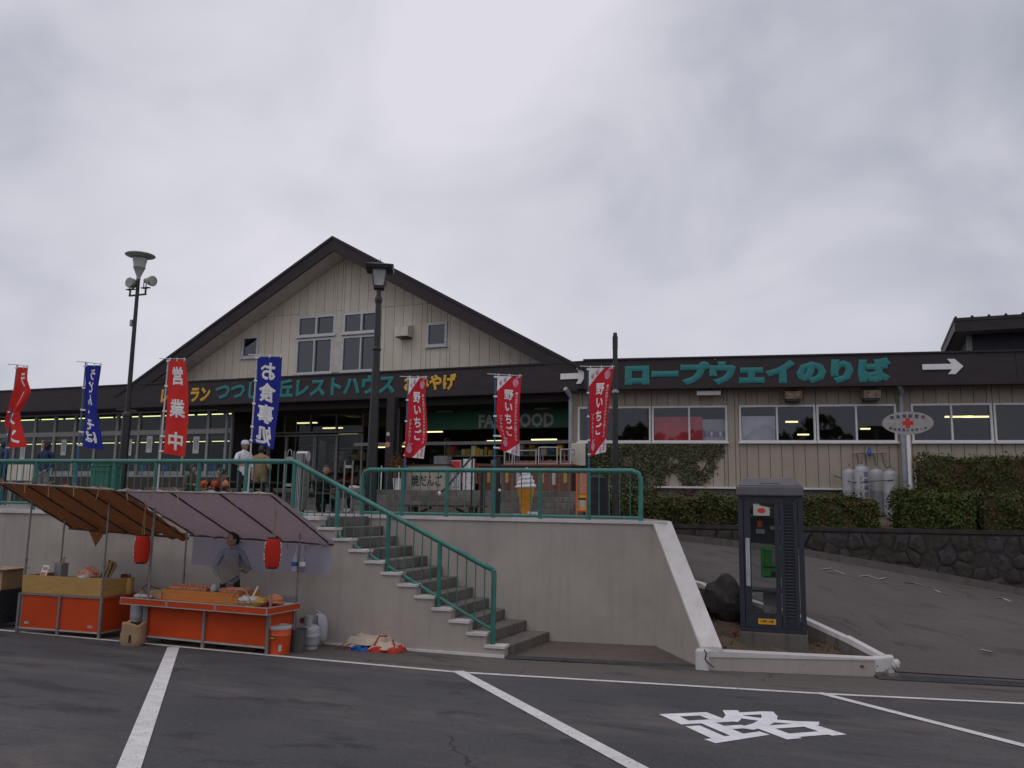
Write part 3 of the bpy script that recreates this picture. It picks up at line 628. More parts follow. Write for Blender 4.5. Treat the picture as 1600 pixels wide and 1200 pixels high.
# glazed restaurant wing: bays of two lights
bx = [EX0-1.035*k for k in range(0, 30)]
for x1, x0 in zip(bx, bx[1:]):
    w_ = window(rh, x0, x1, 2.72, 4.24, WY, 1, M['shopframe'], M['pane'], 0.045, sill=False)
    window(rh, x0, x1, 4.30, 5.03, WY, 1, M['shopframe'], M['pane'], 0.055, sill=False, name='transom_window')
b = MB(); b.box(bx[-1], EX0, WY-0.012, WY+0.10, 4.238, 4.302); B(b, 'transom_rail', M['shopframe'])
b = MB(); b.box(bx[-1], EX0, WY-0.02, WY+0.14, TZ-0.2, 2.71); B(b, 'apron_wall', M['wood'])
# room behind the glass
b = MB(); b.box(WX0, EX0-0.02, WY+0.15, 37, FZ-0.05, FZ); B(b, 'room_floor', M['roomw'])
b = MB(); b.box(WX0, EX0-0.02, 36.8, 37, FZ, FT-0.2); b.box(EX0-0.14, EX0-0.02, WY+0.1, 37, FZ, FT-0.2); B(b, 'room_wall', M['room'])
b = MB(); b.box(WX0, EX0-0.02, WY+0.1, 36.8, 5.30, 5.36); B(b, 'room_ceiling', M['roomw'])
tb = MB(); tb.box(-0.58, 0.58, -0.03, 0.03, -0.028, 0); TUBE = tb.mesh('fluorescent_tube', M['tube'])
for y, n, off in ((24.3, 22, 0), (31.5, 24, 0.6), (36.0, 24, 0.2)):
    for k in range(n): inst(TUBE, 'fluorescent_tube', rh, (EX0-1.4-off-1.36*k-RX, y-FY, 5.12-FZ))
# bar of white counter seen low behind the panes, notices stuck on the panes
b = MB(); b.box(WX0, EX0-0.6, WY+0.2, WY+0.7, 2.78, 2.92); B(b, 'window_counter', M['white'])
for px, py in ((34, 706), (67, 700), (98, 699), (200, 699), (232, 694), (305, 695)):
    p = onY(px, py, WY-0.004); b = MB(); b.box(p[0]-0.13, p[0]+0.13, WY+0.030, WY+0.040, p[2]-0.29, p[2]+0.29)
    nb = B(b, 'notice', M['paper'])
    b = MB()
    for k in range(3): b.box(p[0]-0.07+0.06*k, p[0]-0.05+0.06*k, WY+0.026, WY+0.0295, p[2]-0.2+0.05*(k % 2), p[2]+0.2)
    B(b, 'notice_print', M['grey'], nb)
# entrance: platform, pillars, sliding doors, dark shop
b = MB(); b.box(EX0, EX1+0.4, 18.72, 37, TZ-0.1, FZ); B(b, 'entrance_floor', M['concrete'])
for px, m_, hw in ((608, 'brown', 0.13), (618, 'black', 0.11)):
    x = onY(px, 700, 20.9)[0]; b = MB(); y = 20.85 if m_ == 'brown' else 21.7; x = onY(px, 700, y)[0]; b.box(x-hw, x+hw, y, y+0.2, FZ, FB-0.06); pl_ = B(b, 'pillar', M[m_])
    if m_ == 'brown':
        b = MB()
        for z, r, mm in ((3.93, 0.055, 0), (3.62, 0.075, 1)): b.lathe([(r, 0), (r, 0.006)], 16, (0,0,0), mm)
        q = MB()
        for z, r, mm in ((3.93, 0.06, 0), (3.62, 0.085, 1)):
            q.add([(x-0.05+r*math.cos(2*math.pi*k/16), y-0.006, z+r*math.sin(2*math.pi*k/16)) for k in range(16)], [tuple(range(16))], mm)
        B(q, 'round_sticker', [M['lightgrey'], M['foodpink']], pl_)
DY = 24.0
doors = [onY(p, 700, DY)[0] for p in (366, 418, 446, 491, 525, 566)]
for i, (x0, x1) in enumerate(zip(doors, doors[1:])):
    window(rh, x0, x1, FZ+0.04, 4.25, DY+0.03*(i % 2), 1, M['framed'], M['pane'], 0.055, sill=False, name='sliding_door')
window(rh, doors[0], doors[-1], 4.30, 5.0, DY, 5, M['framed'], M['pane'], 0.05, sill=False, name='transom_window')
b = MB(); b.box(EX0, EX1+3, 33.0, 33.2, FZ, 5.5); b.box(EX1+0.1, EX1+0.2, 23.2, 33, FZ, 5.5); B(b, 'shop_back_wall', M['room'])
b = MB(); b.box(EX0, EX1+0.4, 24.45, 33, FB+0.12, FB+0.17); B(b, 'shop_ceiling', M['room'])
b = MB(); b.box(-0.42, 0.42, -0.05, 0.05, -0.04, 0); T2 = b.mesh('fluorescent_tube', M['tubew'])
for px, py, y in ((448, 668, 27.5), (465, 668, 27.5), (545, 678, 26.5), (557, 695, 30.0), (596, 698, 30.0), (621, 697, 30), (676, 674, 29.0), (440, 680, 31), (818, 692, 29.5)):
    p = onY(px, py, y); inst(T2, 'fluorescent_tube', rh, (p[0]-RX, p[1]-FY, p[2]-FZ))
for px, py in ((553, 648), (695, 642), (850, 638)):
    p = onZ(px, py, FB+0.10); b = MB(); b.lathe([(0.30, 0), (0.30, -0.05), (0.24, -0.08)], 18, p); B(b, 'ceiling_lamp', M['soffit'], smooth=True)
# fast food sign on its green band
SY = 23.0; a, c = onY(664, 672, SY), onY(894, 638, SY)
b = MB(); b.box(a[0], EX1+0.2, SY, SY+0.12, a[2], c[2]); sb = B(b, 'shop_sign', M['greensign'])
a, c = onY(748, 668, SY), onY(866, 645, SY); z0, z1 = onY(806, 668, SY)[2], onY(806, 646, SY)[2]
b = MB(); b.text(text_h('FAST FOOD', 0.04), (a[0], SY-0.002, z0), (c[0]-a[0], 0, 0), (0, 0, z1-z0), (0, -1, 0), depth=0.02); B(b, 'sign_lettering', M['lightgrey'], sb, fix=False)
b = MB(); b.box(doors[-1]+0.3, EX1+0.2, SY+0.01, SY+0.10, 3.76, 3.86); B(b, 'shop_header', M['framed'])
# drain pipes
def drain(parent, x, y, z0, z1, world, r=0.052):
    b = MB(); b.tube([(x, y, z0), (x, y, z1-0.35)], r, 10); b.tube([(x, y, z1-0.36), (x, y, z1-0.28), (x+0.02, y-0.06, z1-0.18), (x-0.10, y-0.35, z1)], r, 10)
    o = b.build('drain_pipe', M['pipe'], parent, world=world, smooth=True)
    b = MB()
    for z in (z0+0.8, z0+1.9): b.lathe([(r+0.012, 0), (r+0.012, 0.04)], 10, (x, y, z))
    b.build('pipe_bracket', M['pipe'], o, world=world)
drain(rh, onY(353, 690, 22.1)[0], 22.1, TZ, FB, True)
# entrance steps
es = thing('entrance_steps', 'four wide grey concrete steps up to the rest house entrance', 'steps', (-9, 17.6, TZ))
sx0, sx1 = onY(440, 780, 17.6)[0]-2.2, onY(888, 780, 17.6)[0]
for i in range(4):
    b = MB(); b.box(sx0, sx1, 17.6+0.36*i, 18.72 if i < 3 else 18.71, TZ-0.05 if i == 0 else TZ+0.1375*i+0.002, TZ+0.1375*(i+1)); b.build('step', M['step'], es, world=True, bevel=0.01)

# ================================================================== LONG WING
rwg = thing('ropeway_wing', 'long low beige clad wing with brown fascia and a row of sliding windows', 'building', (*R0, 0), RP)
def RB(mb, name, m, parent=None, **k): return mb.build(name, m, parent or rwg, **k)
for x0, x1 in zip([0.0, 3.4, 6.9, 10.4, 14, 17.5, 21], [3.4, 6.9, 10.4, 14, 17.5, 21, 24]):
    b = MB(); b.prism([(x0+0.004, 0, FT), (x0+0.004, -0.06, FB), (x0+0.004, 0.02, FB), (x0+0.004, 0.10, FT)], (x1-x0-0.008, 0, 0)); RB(b, 'fascia_panel', M['brown'])
b = MB(); b.box(-0.02, 24, -0.035, 0.14, FT+0.002, FT+0.045); RB(b, 'roof_edge', M['roofm'])
b = MB(); b.box(0.02, 24, -0.085, 0.04, FB-0.05, FB-0.003); RB(b, 'fascia_trim', M['brown'])
b = MB(); b.box(-0.2, 24, 0.15, 12, FT-0.2, FT-0.02); RB(b, 'flat_roof', M['roofm'])
b = MB(); b.box(-0.2, 24, 0.05, 0.62, FB+0.0, FB+0.05); RB(b, 'eave_soffit', M['darkbrown'])
TWL = 0.5; WZ0, WZ1 = 3.66, 4.62
sx = lambda p, y=665: onR(p, y, TWL)[0]
rwin = [(sx(903), sx(1017)), (sx(1018.5), sx(1136.5)), (sx(1155), sx(1274.5)), (sx(1276), sx(1401)), (sx(1424), sx(1551)), (sx(1553), sx(1690)), (sx(1706), sx(1830))]
rects = [(a, c, WZ0, WZ1) for a, c in rwin]
S0 = sx(893.5)
cols = [S0+0.285*k for k in range(0, 84)]
for a, c in rwin: cols = [x for x in cols if abs(x-a) > 0.07 and abs(x-c) > 0.07]+[a, c]
cols = sorted(cols)
planks(cols, 2.52, lambda x: FB+0.02, rects, [], TWL, M['siding2'], rwg, False, gap=0.014)
b = MB(); z_ = TWL+0.05
xs_ = [S0]+[v for r in rects for v in r[:2]]+[cols[-1]]
b.box(S0, cols[-1], z_, z_+0.1, 2.45, WZ0); b.box(S0, cols[-1], z_, z_+0.1, WZ1, FB+0.1)
for a, c in zip(xs_[0::2], xs_[1::2]): b.box(a, c, z_, z_+0.1, WZ0, WZ1)
RB(b, 'wall_backing', M['backing'])
b = MB(); b.box(S0-0.02, S0+0.10, TWL-0.01, 8, 2.3, FB); RB(b, 'end_wall', M['siding2'])
b = MB(); b.box(S0, cols[-1], TWL+0.05, TWL+0.3, 1.2, 2.46); RB(b, 'foundation', M['concrete'])
b = MB(); b.box(S0, cols[-1], TWL-0.05, TWL+0.04, 2.465, 2.515); RB(b, 'base_flashing', M['white'])
for a, c in rwin: window(rwg, a, c, WZ0, WZ1, TWL-0.04, 2, M['white'], M['panemid'], 0.05, world=False)
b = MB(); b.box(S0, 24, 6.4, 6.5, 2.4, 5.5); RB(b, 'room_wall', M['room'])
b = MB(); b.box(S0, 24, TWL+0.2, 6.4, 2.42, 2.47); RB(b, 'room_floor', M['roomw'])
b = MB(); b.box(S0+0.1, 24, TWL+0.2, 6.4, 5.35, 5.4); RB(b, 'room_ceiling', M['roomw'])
b = MB(); b.box(-0.34, 0.34, -0.05, 0.05, -0.04, 0); T3 = b.mesh('fluorescent_tube', M['tubew'])
for px, py, t_, sc_ in ((1237, 658, 3.4, 0.5), (1255, 678, 5.2, 0.5), (1498, 650, 2.6, 1.0), (1528, 650, 2.6, 1.0), (1352, 669, 5, 0.4)):
    p = onR(px, py, t_); inst(T3, 'fluorescent_tube', rwg, p, scale=(sc_, 1, 1))
def room_board(name, px0, px1, py0, py1, t_, m, label, cat):
    a, c = onR(px0, py1, t_), onR(px1, py0, t_); b = MB(); b.box(a[0], c[0], t_, t_+0.05, min(a[2], 3.4), c[2]); o = b.build(name, m, None)
    o.location = (*R0, 0); o.rotation_euler = (0, 0, RP); FR[o.name] = (np.array([*R0, 0]), RP); return tag(o, label, cat)
room_board('red_board', 1021, 1097, 651, 700, 0.64, M['redpanel'], 'plain red board standing behind the wing window above the ivy', 'board')
room_board('white_board', 1160, 1211, 650, 700, 0.64, M['white'], 'pale blank board behind the wing window left of the gas cylinders', 'board')
a, c = onR(1098, 694, 0.66), onR(1135, 655, 0.66)
vm = thing('vending_machine', 'pale vending machine with rows of drinks behind the wing window beside the red board', 'vending machine', R2(a[0], 0.66, 2.47), RP)
wv = c[0]-a[0]; hv = c[2]-2.47
b = MB(); b.box(0, wv, 0.01, 0.5, 0, hv); b.build('cabinet', M['lightgrey'], vm)
for k in range(3):
    z = hv-0.28-0.26*k; b = MB(); b.box(0.04, wv-0.04, -0.005, 0.009, z-0.19, z); b.build('display_window', M['pipe'], vm)
    for q in range(7): b = MB(); x = 0.06+(wv-0.16)*q/6; b.box(x, x+0.04, -0.02, -0.006, z-0.17, z-0.05); b.build('drink_can', M[('bluepaint','red','white')[(q+k) % 3]], vm)
# hoods, lamp, drain pipe
def rlocal(px, py, t): return onR(px, py, t)
for px in (1239, 1361):
    p = rlocal(px, 619, TWL-0.2); b = MB(); b.prism([(p[0]-0.2, TWL-0.36, 4.74), (p[0]-0.2, TWL-0.40, 4.93), (p[0]-0.2, TWL-0.003, 4.99), (p[0]-0.2, TWL-0.003, 4.74)], (0.40, 0, 0)); v_ = RB(b, 'vent_hood', M['rust'])
    b = MB(); b.box(p[0]-0.18, p[0]+0.18, TWL-0.34, TWL-0.01, 4.68, 4.739); RB(b, 'vent_opening', M['black'], v_)
p = rlocal(1107, 611, TWL-0.15); b = MB(); b.box(p[0]-0.30, p[0]+0.30, TWL-0.40, TWL-0.26, 4.86, 4.96); b.box(p[0]-0.03, p[0]+0.03, TWL-0.259, TWL-0.003, 4.90, 4.94); RB(b, 'wall_lamp', M['white'])
drain(rwg, rlocal(1411, 690, TWL-0.1)[0], TWL-0.1, 1.9, FB, False, 0.06); drain(rwg, S0-0.01, TWL-0.14, TZ, FB, False, 0.06)
b = MB(); b.box(S0+0.02, S0+0.40, TWL-0.24, TWL-0.003, 3.02, 3.62); jb = RB(b, 'junction_box', M['cream'], bevel=0.012)
b = MB(); b.box(S0+0.07, S0+0.09, TWL-0.252, TWL-0.2405, 3.28, 3.34); RB(b, 'latch', M['grey'], jb)
def rtext(tx, x0, y0, x1, y1, m, bold=0.04, name='fascia_lettering', shape=None):
    xm = (x0+x1)/2; a, c = onR(x0, (y0+y1)/2, -0.05), onR(x1, (y0+y1)/2, -0.05); za, zc = onR(xm, y1, -0.05)[2], onR(xm, y0, -0.05)[2]
    t = text_h(tx, bold) if tx else shape; b = MB(); b.text(t, (a[0], -0.056, za), (c[0]-a[0], 0, 0), (0, 0.045*(zc-za)/0.74, zc-za), (0, -1, 0), depth=0.022); return RB(b, name, m, fix=False)
rtext('ロープウェイのりば', 976, 562, 1393, 601, M['teal'], 0.085)
ARW = ([(0,0.32),(0.70,0.32),(0.62,0.0),(0.80,0.0),(1,0.5),(0.80,1.0),(0.62,1.0),(0.70,0.68),(0,0.68)], [(0,1,2,3,4,5,6,7,8)])
ARW = ([(0,0.32),(0.72,0.32),(0.72,0.68),(0,0.68),(0.62,0),(0.80,0),(1,0.5),(0.80,1),(0.62,1)], [(0,1,2,3),(1,4,5,6),(2,6,7,8),(1,6,2)])
rtext(None, 1441, 561, 1505, 585, M['white'], name='arrow_sign', shape=ARW)
a, c = onY(876, 588, FY-0.05), onY(926, 588, FY-0.05); z0, z1 = onY(900, 600, FY-0.05)[2], onY(900, 575, FY-0.05)[2]
b = MB(); x0 = a[0]; x1 = min(c[0], R0[0]+0.0); b.text(ARW, (x0, FY-0.058, z0), (x1-x0, 0, 0), (0, 0.045*(z1-z0)/0.74, z1-z0), (0, -1, 0), depth=0.022); B(b, 'arrow_sign', M['white'], fix=False)

# dark building beyond the wing roof
YE = 30.2; e0 = onY(1490, 497, YE); ze = e0[2]; xl = e0[0]; d = ray(1470, 546); yb_ = xl/(d[0]/d[1]); zb_ = EYE[2]+d[2]*yb_/d[1]
wl = onY(1512, 530, YE+0.9); db = thing('dark_building', 'dark walled building with ribbed brown roof rising beyond the flat wing roof', 'building', (wl[0]+4, YE+0.9, 0))
b = MB(); b.box(wl[0], wl[0]+9, YE+0.9, yb_+4, -1, zb_+0.1); b.build('wall', M['darkwall'], db, world=True)
b = MB(); b.box(wl[0]-0.03, wl[0]+0.12, YE+0.86, YE+1.0, -1, ze-0.42); b.build('corner_board', M['grey'], db, world=True)
sl_ = lambda y: ze+(zb_+0.05-ze)*(y-YE)/(yb_-YE)
b = MB(); b.prism([(xl, YE, ze), (xl, YE, ze-0.10), (xl, yb_, sl_(yb_)-0.10), (xl, yb_, sl_(yb_))], (11, 0, 0)); b.build('roof', M['roofm'], db, world=True)
b = MB(); b.box(xl+0.02, xl+11, YE+0.02, YE+0.10, ze-0.46, ze-0.105); b.build('fascia_board', M['brown'], db, world=True)
b = MB(); b.prism([(xl+0.02, YE+0.105, ze-0.105), (xl+0.02, YE+0.105, ze-0.40), (xl+0.02, yb_, sl_(yb_)-0.36), (xl+0.02, yb_, sl_(yb_)-0.105)], (0.08, 0, 0)); b.build('rake_board', M['brown'], db, world=True)
b = MB(); b.prism([(xl+0.105, YE+0.105, ze-0.34), (xl+0.105, YE+0.105, ze-0.38), (xl+0.105, yb_, sl_(yb_)-0.33), (xl+0.105, yb_, sl_(yb_)-0.29)], (10, 0, 0)); b.build('soffit', M['eave'], db, world=True)
for k in range(16):
    b = MB(); b.tube([(xl+0.06+0.48*k, YE-0.02, ze+0.015), (xl+0.06+0.48*k, yb_, sl_(yb_)+0.02)], 0.045, 6); b.build('roof_rib', M['roofm'], db, world=True)
# ================================================================== RIGHT SIDE: ramp, stone wall, planter, hedges
SW0, SWA = np.array([-0.87, 17.3]), math.radians(12)
SU, SN = frame_of(SW0, SWA)
def onS(px, py, t=0.0): return on_plane(px, py, SW0, SU, SN, t)
def S2(s, t, z): p = SW0+s*SU+t*SN; return np.array([p[0], p[1], z])
fpts = [onS(x, y) for x, y in ((1048, 841), (1156, 853), (1258, 866), (1420, 894), (1600, 928), (1900, 990))]
spath = [(p[0], p[2]) for p in fpts]
rampz = lambda s: float(np.interp(s, [a for a, _ in spath], [c for _, c in spath]))
# near edge: the white kerb of the planter, then the drain
P1 = onZ(1384, 1024, 0.06); P2 = np.array([*((lambda d: (d/np.linalg.norm(d[:2]))[:2])(ray(1073, 903))), 0])
d_ = ray(1073, 903); k_ = 13.6/(-d_[0]*math.sin(math.radians(YAW))+d_[1]*math.cos(math.radians(YAW))); P2 = EYE+d_*k_
kerbp = [P2]+[onLine(x, y, P2, P1) for x, y in ((1104, 912), (1159, 930), (1217, 949), (1261, 964), (1327, 994))]+[P1]
far = [S2(spath[0][0]-6.0, 0, 1.60), S2(spath[0][0]-2.5, 0, 1.55)]+[S2(s, 0, z) for s, z in spath]
g1, g2 = ground(1392, 1050), ground(1650, 1066); g3 = ground(2000, 1082)
near = [np.array([-4.6, 14.2, 1.60]), np.array([-2.7, 13.2, 1.18]), kerbp[0]-[0,0,0.03], kerbp[3]-[0,0,0.04], kerbp[5]-[0,0,0.05], np.array([*g1[:2], gz(g1[1])+0.012]), np.array([*g2[:2], gz(g2[1])+0.012]), np.array([*g3[:2], gz(g3[1])+0.012])]
mb = MB(); n_ = len(far)
def rampfn(u, v):
    x = u*(n_-1); i = min(int(x), n_-2); f = x-i
    a = near[i]*(1-f)+near[i+1]*f; c = far[i]*(1-f)+far[i+1]*f; p = a*(1-v)+c*v
    return p
mb.grid(rampfn, 56, 10)
ramp = struct(mb, 'ramp_road', M['ramp'], smooth='all')
def on_ramp(px, py):
    """march along the ray until it meets the ramp surface"""
    tri = []
    for v in bpy.data.meshes['ramp_road'].polygons:
        ii = [np.array(bpy.data.meshes['ramp_road'].vertices[i].co) for i in v.vertices]; tri += [(ii[0], ii[1], ii[2]), (ii[0], ii[2], ii[3])]
    d = ray(px, py); best = None
    for a, b_, c in tri:
        e1, e2 = b_-a, c-a; h = np.cross(d, e2); det = e1 @ h
        if abs(det) < 1e-12: continue
        s = EYE-a; u = (s @ h)/det; q = np.cross(s, e1); v = (d @ q)/det; t = (e2 @ q)/det
        if u >= -1e-6 and v >= -1e-6 and u+v <= 1+1e-6 and t > 0 and (best is None or t < best): best = t
    return EYE+d*best if best else None
def ramp_mark(pts, w_=0.035):
    q = [on_ramp(*p) for p in pts]
    if any(x is None for x in q): return
    b = MB()
    for a, c in zip(q, q[1:]):
        d = (c-a); n = np.cross(d, [0,0,1]); n /= np.linalg.norm(n)+1e-9; n *= w_; L_ = np.array([0,0,0.006])
        b.add([a-n+L_, c-n+L_, c+n+L_, a+n+L_], [(0,1,2,3)])
    b.build('faded_mark', M['faded'], ramp)
for p in (((1281,890),(1299,888)), ((1302,891),(1320,897)), ((1341,901),(1358,899)), ((1358,900),(1372,905),(1384,903)), ((1412,910),(1428,911),(1443,915)), ((1460,922),(1470,926),(1483,929)), ((1553,934),(1566,935),(1579,940)), ((1532,1015),(1550,1019))): ramp_mark(p)
# kerb at the foot of the stone wall
kb = MB()
kk = [S2(s, 0, rampz(s)) for s in np.linspace(spath[0][0]-4, spath[-1][0]+3, 26)]; NS3 = np.array([*SN, 0])
for a, c in zip(kk, kk[1:]):
    q = [a-NS3*0.16+[0,0,-0.2], a-NS3*0.16+[0,0,0.10], a+NS3*0.0+[0,0,0.10], a+[0,0,-0.2]]; r_ = [c-NS3*0.16+[0,0,-0.2], c-NS3*0.16+[0,0,0.10], c+[0,0,0.10], c+[0,0,-0.2]]
    kb.add(q+r_, [(0,1,2,3), (7,6,5,4), (0,4,5,1), (1,5,6,2)])
struct(kb, 'ramp_kerb', M['kerb'])

# ---- rubble stone wall, every stone its own piece
sw = thing('stone_wall', 'low dark rubble stone wall holding the hedge bed beside the ramp', 'wall', (*SW0, 0), SWA)
STOP = 1.57; sa, sb2 = spath[0][0]-3.5, spath[-1][0]+0.2
b = MB(); b.box(sa, sb2, -0.006, 0.35, -0.4, STOP-0.005); b.build('mortar', M['mortar'], sw)
b = MB(); b.box(sa, sb2, -0.03, 0.38, STOP-0.002, STOP+0.07); b.build('coping', M['mortar'], sw)
rng = random.Random(11)
pts = []; rows = 6; zlow = 0.35
x = sa
while x < sb2:
    for r in range(6): pts.append((x+rng.uniform(-0.12, 0.12)+(0.12 if r % 2 else 0), zlow-0.25+0.25*r+rng.uniform(-0.10, 0.10)))
    x += 0.31
def clip(poly, nx, ny, d):
    o = []
    for i in range(len(poly)):
        a, c = poly[i], poly[(i+1) % len(poly)]; da, dc = a[0]*nx+a[1]*ny-d, c[0]*nx+c[1]*ny-d
        if da <= 0: o.append(a)
        if da*dc < 0: t = da/(da-dc); o.append((a[0]+(c[0]-a[0])*t, a[1]+(c[1]-a[1])*t))
    return o
ns = 0
for i, p in enumerate(pts):
    poly = [(p[0]-0.6, max(p[1]-0.6, rampz(p[0])-0.05)), (p[0]+0.6, max(p[1]-0.6, rampz(p[0])-0.05)), (p[0]+0.6, min(p[1]+0.6, STOP-0.03)), (p[0]-0.6, min(p[1]+0.6, STOP-0.03))]
    for j, q in enumerate(pts):
        if i == j or abs(q[0]-p[0]) > 1.1: continue
        dx, dy = q[0]-p[0], q[1]-p[1]; L_ = math.hypot(dx, dy)
        poly = clip(poly, dx/L_, dy/L_, ((p[0]+q[0])/2*dx+(p[1]+q[1])/2*dy)/L_-rng.uniform(0.005, 0.018))
        if len(poly) < 3: break
    if len(poly) < 3: continue
    ar = 0.5*abs(sum(poly[k][0]*poly[(k+1) % len(poly)][1]-poly[(k+1) % len(poly)][0]*poly[k][1] for k in range(len(poly))))
    if ar < 0.012: continue
    cx, cy = sum(v[0] for v in poly)/len(poly), sum(v[1] for v in poly)/len(poly); hgt = rng.uniform(0.012, 0.055); m_ = len(poly)
    vs = [(a, 0.02, c) for a, c in poly]+[(cx+(a-cx)*0.92, -hgt*0.6+rng.uniform(-0.010, 0.010), cy+(c-cy)*0.92) for a, c in poly]+[(cx+(a-cx)*0.5, -hgt+rng.uniform(-0.02, 0.012), cy+(c-cy)*0.5) for a, c in poly]
    fs = [(k, (k+1) % m_, (k+1) % m_+m_, k+m_) for k in range(m_)]+[(k+m_, (k+1) % m_+m_, (k+1) % m_+2*m_, k+2*m_) for k in range(m_)]+[tuple(2*m_+k for k in range(m_))]
    b = MB(); b.add(vs, fs); b.build('stone', M['stone' if rng.random() < 0.6 else 'stone2'], sw, smooth=True); ns += 1
# hedge bed
b = MB(); q = [S2(sa, 0.2, STOP+0.03), S2(sb2+6, 0.2, STOP+0.03), R2(24, TWL, 1.9), R2(0, TWL, 1.85), R2(-1.2, -1.0, 1.76), S2(sa, 1.2, 1.7)]
b.add(q, [(0,1,2,3), (0,3,4,5)]); struct(b, 'planting_bed', M['soil'])

# ---- planter with kerb, soil
pr = thing('planter', 'low white rendered planter edge around the phone box, cracked at its corners', 'planter', (*ground(1230, 1052)[:2], gz(ground(1230, 1052)[1])))
C0 = ground(1099, 1047); C1 = ground(1368, 1058)
PT = onLine(1117, 1016, C0+[0,0.02,0], C1+[0,0.02,0])[2]; PT1 = onLine(1372, 1029, C0, C1)[2]
inn = np.array([0.02, 0.17, 0])
def seg(a, c, n3, za, zc, zlo, name, m, mm=None):
    b = MB(); A0 = np.array([a[0], a[1], zlo]); A1 = np.array([c[0], c[1], zlo])
    q = [A0, A1, np.array([c[0], c[1], zc]), np.array([a[0], a[1], za])]
    b.add(q+[v+n3 for v in q], [(0,1,2,3), (7,6,5,4), (3,2,6,7), (0,4,5,1), (0,3,7,4), (1,5,6,2)]); return b.build(name, m, pr, world=True, bevel=0.008)
mid = C0+(C1-C0)*0.02
seg(mid, C1, inn, PT-0.025, PT1-0.025, -0.6, 'front_edge', M['wall'])
seg(mid-[0,0.012,0], C1-[0,0.012,0], inn*1.1, PT, PT1, PT1-0.03, 'edge_cap', M['coping'])
b = MB(); b.box(C0[0]-0.10, mid[0]+0.03, C0[1]-0.04, C0[1]+0.25, -0.4, PT+0.01); b.build('corner_block', M['coping'], pr, world=True, bevel=0.03)
b = MB()
for p0, p1 in zip([(0.0,0.02),(0.03,-0.03),(0.01,-0.10),(0.05,-0.15)], [(0.03,-0.03),(0.01,-0.10),(0.05,-0.15),(0.12,-0.20)]): b.bar((mid[0]+p0[0]-0.02, C0[1]-0.047, PT+p0[1]), (mid[0]+p1[0]-0.02, C0[1]-0.047, PT+p1[1]), 0.012, 0.012)
b.build('crack', M['pit'], pr, world=True)
b = MB(); b.prism([(C1[0]-0.04, C1[1]-0.016, -0.6), (P1[0]+0.10, P1[1]-0.05, -0.6), (P1[0]+0.09, P1[1]+0.10, -0.6), (P1[0]-0.12, P1[1]+0.02, -0.6), (C1[0]-0.04, C1[1]+0.16, -0.6)], (0, 0, 0.6+PT1+0.004)); b.build('corner_block', M['coping'], pr, world=True, bevel=0.025)
b = MB()
b.blob((P1[0]+0.11, P1[1]-0.03, PT1-0.10), (0.06, 0.08, 0.07), 14, 9, lambda d: 1+0.10*math.sin(7*d[0]+5*d[2])); b.build('broken_corner', M['coping'], pr, world=True)
b = MB()
for k in range(9): b.blob((C1[0]+rng.uniform(-0.05, 0.25), C1[1]+rng.uniform(-0.05, 0.2), gz(C1[1])+0.03), (0.05, 0.05, 0.035), 6, 4)
b.build('rubble', M['concrete'], pr, world=True)
kp = [kerbp[0]+(kerbp[0]-kerbp[1])*2.0]+kerbp
for a, c in zip(kp, kp[1:]):
    d = (c-a)[:2]; d /= np.linalg.norm(d); n = np.array([d[1], -d[0]]); n = n if n[1] < 0 else -n
    b = MB(); jt = rng.uniform(-0.012, 0.012); n3 = np.array([*n, 0])*0.155
    q = [a+[0,0,-0.5], c+[0,0,-0.5], c+[0,0,jt], a+[0,0,jt]]; b.add(q+[v+n3 for v in q], [(0,1,2,3), (7,6,5,4), (3,2,6,7), (0,3,7,4), (1,5,6,2)])
    q = [a+[0,0,-0.5], c+[0,0,-0.5], c+[0,0,-0.06], a+[0,0,-0.06]]; b.k = 1; b.add([v+n3*1.02 for v in q]+[v+n3*1.08 for v in q], [(4,5,6,7)])
    b.build('kerb_stone', [M['coping'], M['concrete']], pr, world=True)
# soil inside
b = MB(); a0 = kp[0]; topedge = kp
ww0 = W2(SE+0.3, TB, 0.8); ww1 = C0+[0.1, 0.2, 0]
def soilfn(u, v):
    x = u*(len(kp)-1); i = min(int(x), len(kp)-2); f = x-i; far_ = kp[i]*(1-f)+kp[i+1]*f
    nr = (ww0*(1-u*2)+mid*(u*2)) if u < 0.5 else (mid*(2-2*u)+C1*(2*u-1)); zn = (0.62*(1-2*u)+0.02*2*u) if u < 0.5 else 0.02*(2-2*u)-0.05*(2*u-1)
    zf_ = far_[2]-0.20; p = np.array([nr[0], nr[1]+0.1, zn])*(1-v)+np.array([far_[0], far_[1], zf_])*v
    p[2] += 0.035*math.sin(9*p[0]+4)*math.sin(11*p[1]); return p
b.grid(soilfn, 34, 16); so = struct(b, 'planter_soil', M['soil'], smooth='all')
SOIL = [tuple(v.co) for v in so.data.vertices]
def soilz(x, y): return min(SOIL, key=lambda p: (p[0]-x)**2+(p[1]-y)**2)[2]
# weeds in the planter: nobody could count them
b = MB()
for k in range(900):
    p = rng.choice(SOIL); x, y = p[0]+rng.uniform(-0.12, 0.12), p[1]+rng.uniform(-0.12, 0.12)
    if rng.random() > 0.35 and x < -0.6: continue
    h = rng.uniform(0.02, 0.09); a = rng.uniform(0, 6.28); dx, dy = math.cos(a)*0.012, math.sin(a)*0.012; lx, ly = rng.uniform(-0.04, 0.04), rng.uniform(-0.04, 0.04)
    z = p[2]-0.01; b.add([(x-dx, y-dy, z), (x+dx, y+dy, z), (x+lx, y+ly, z+h)], [(0,1,2)])
o = b.build('weeds', M['grass'], None, fix=False); tag(o, kind='stuff')
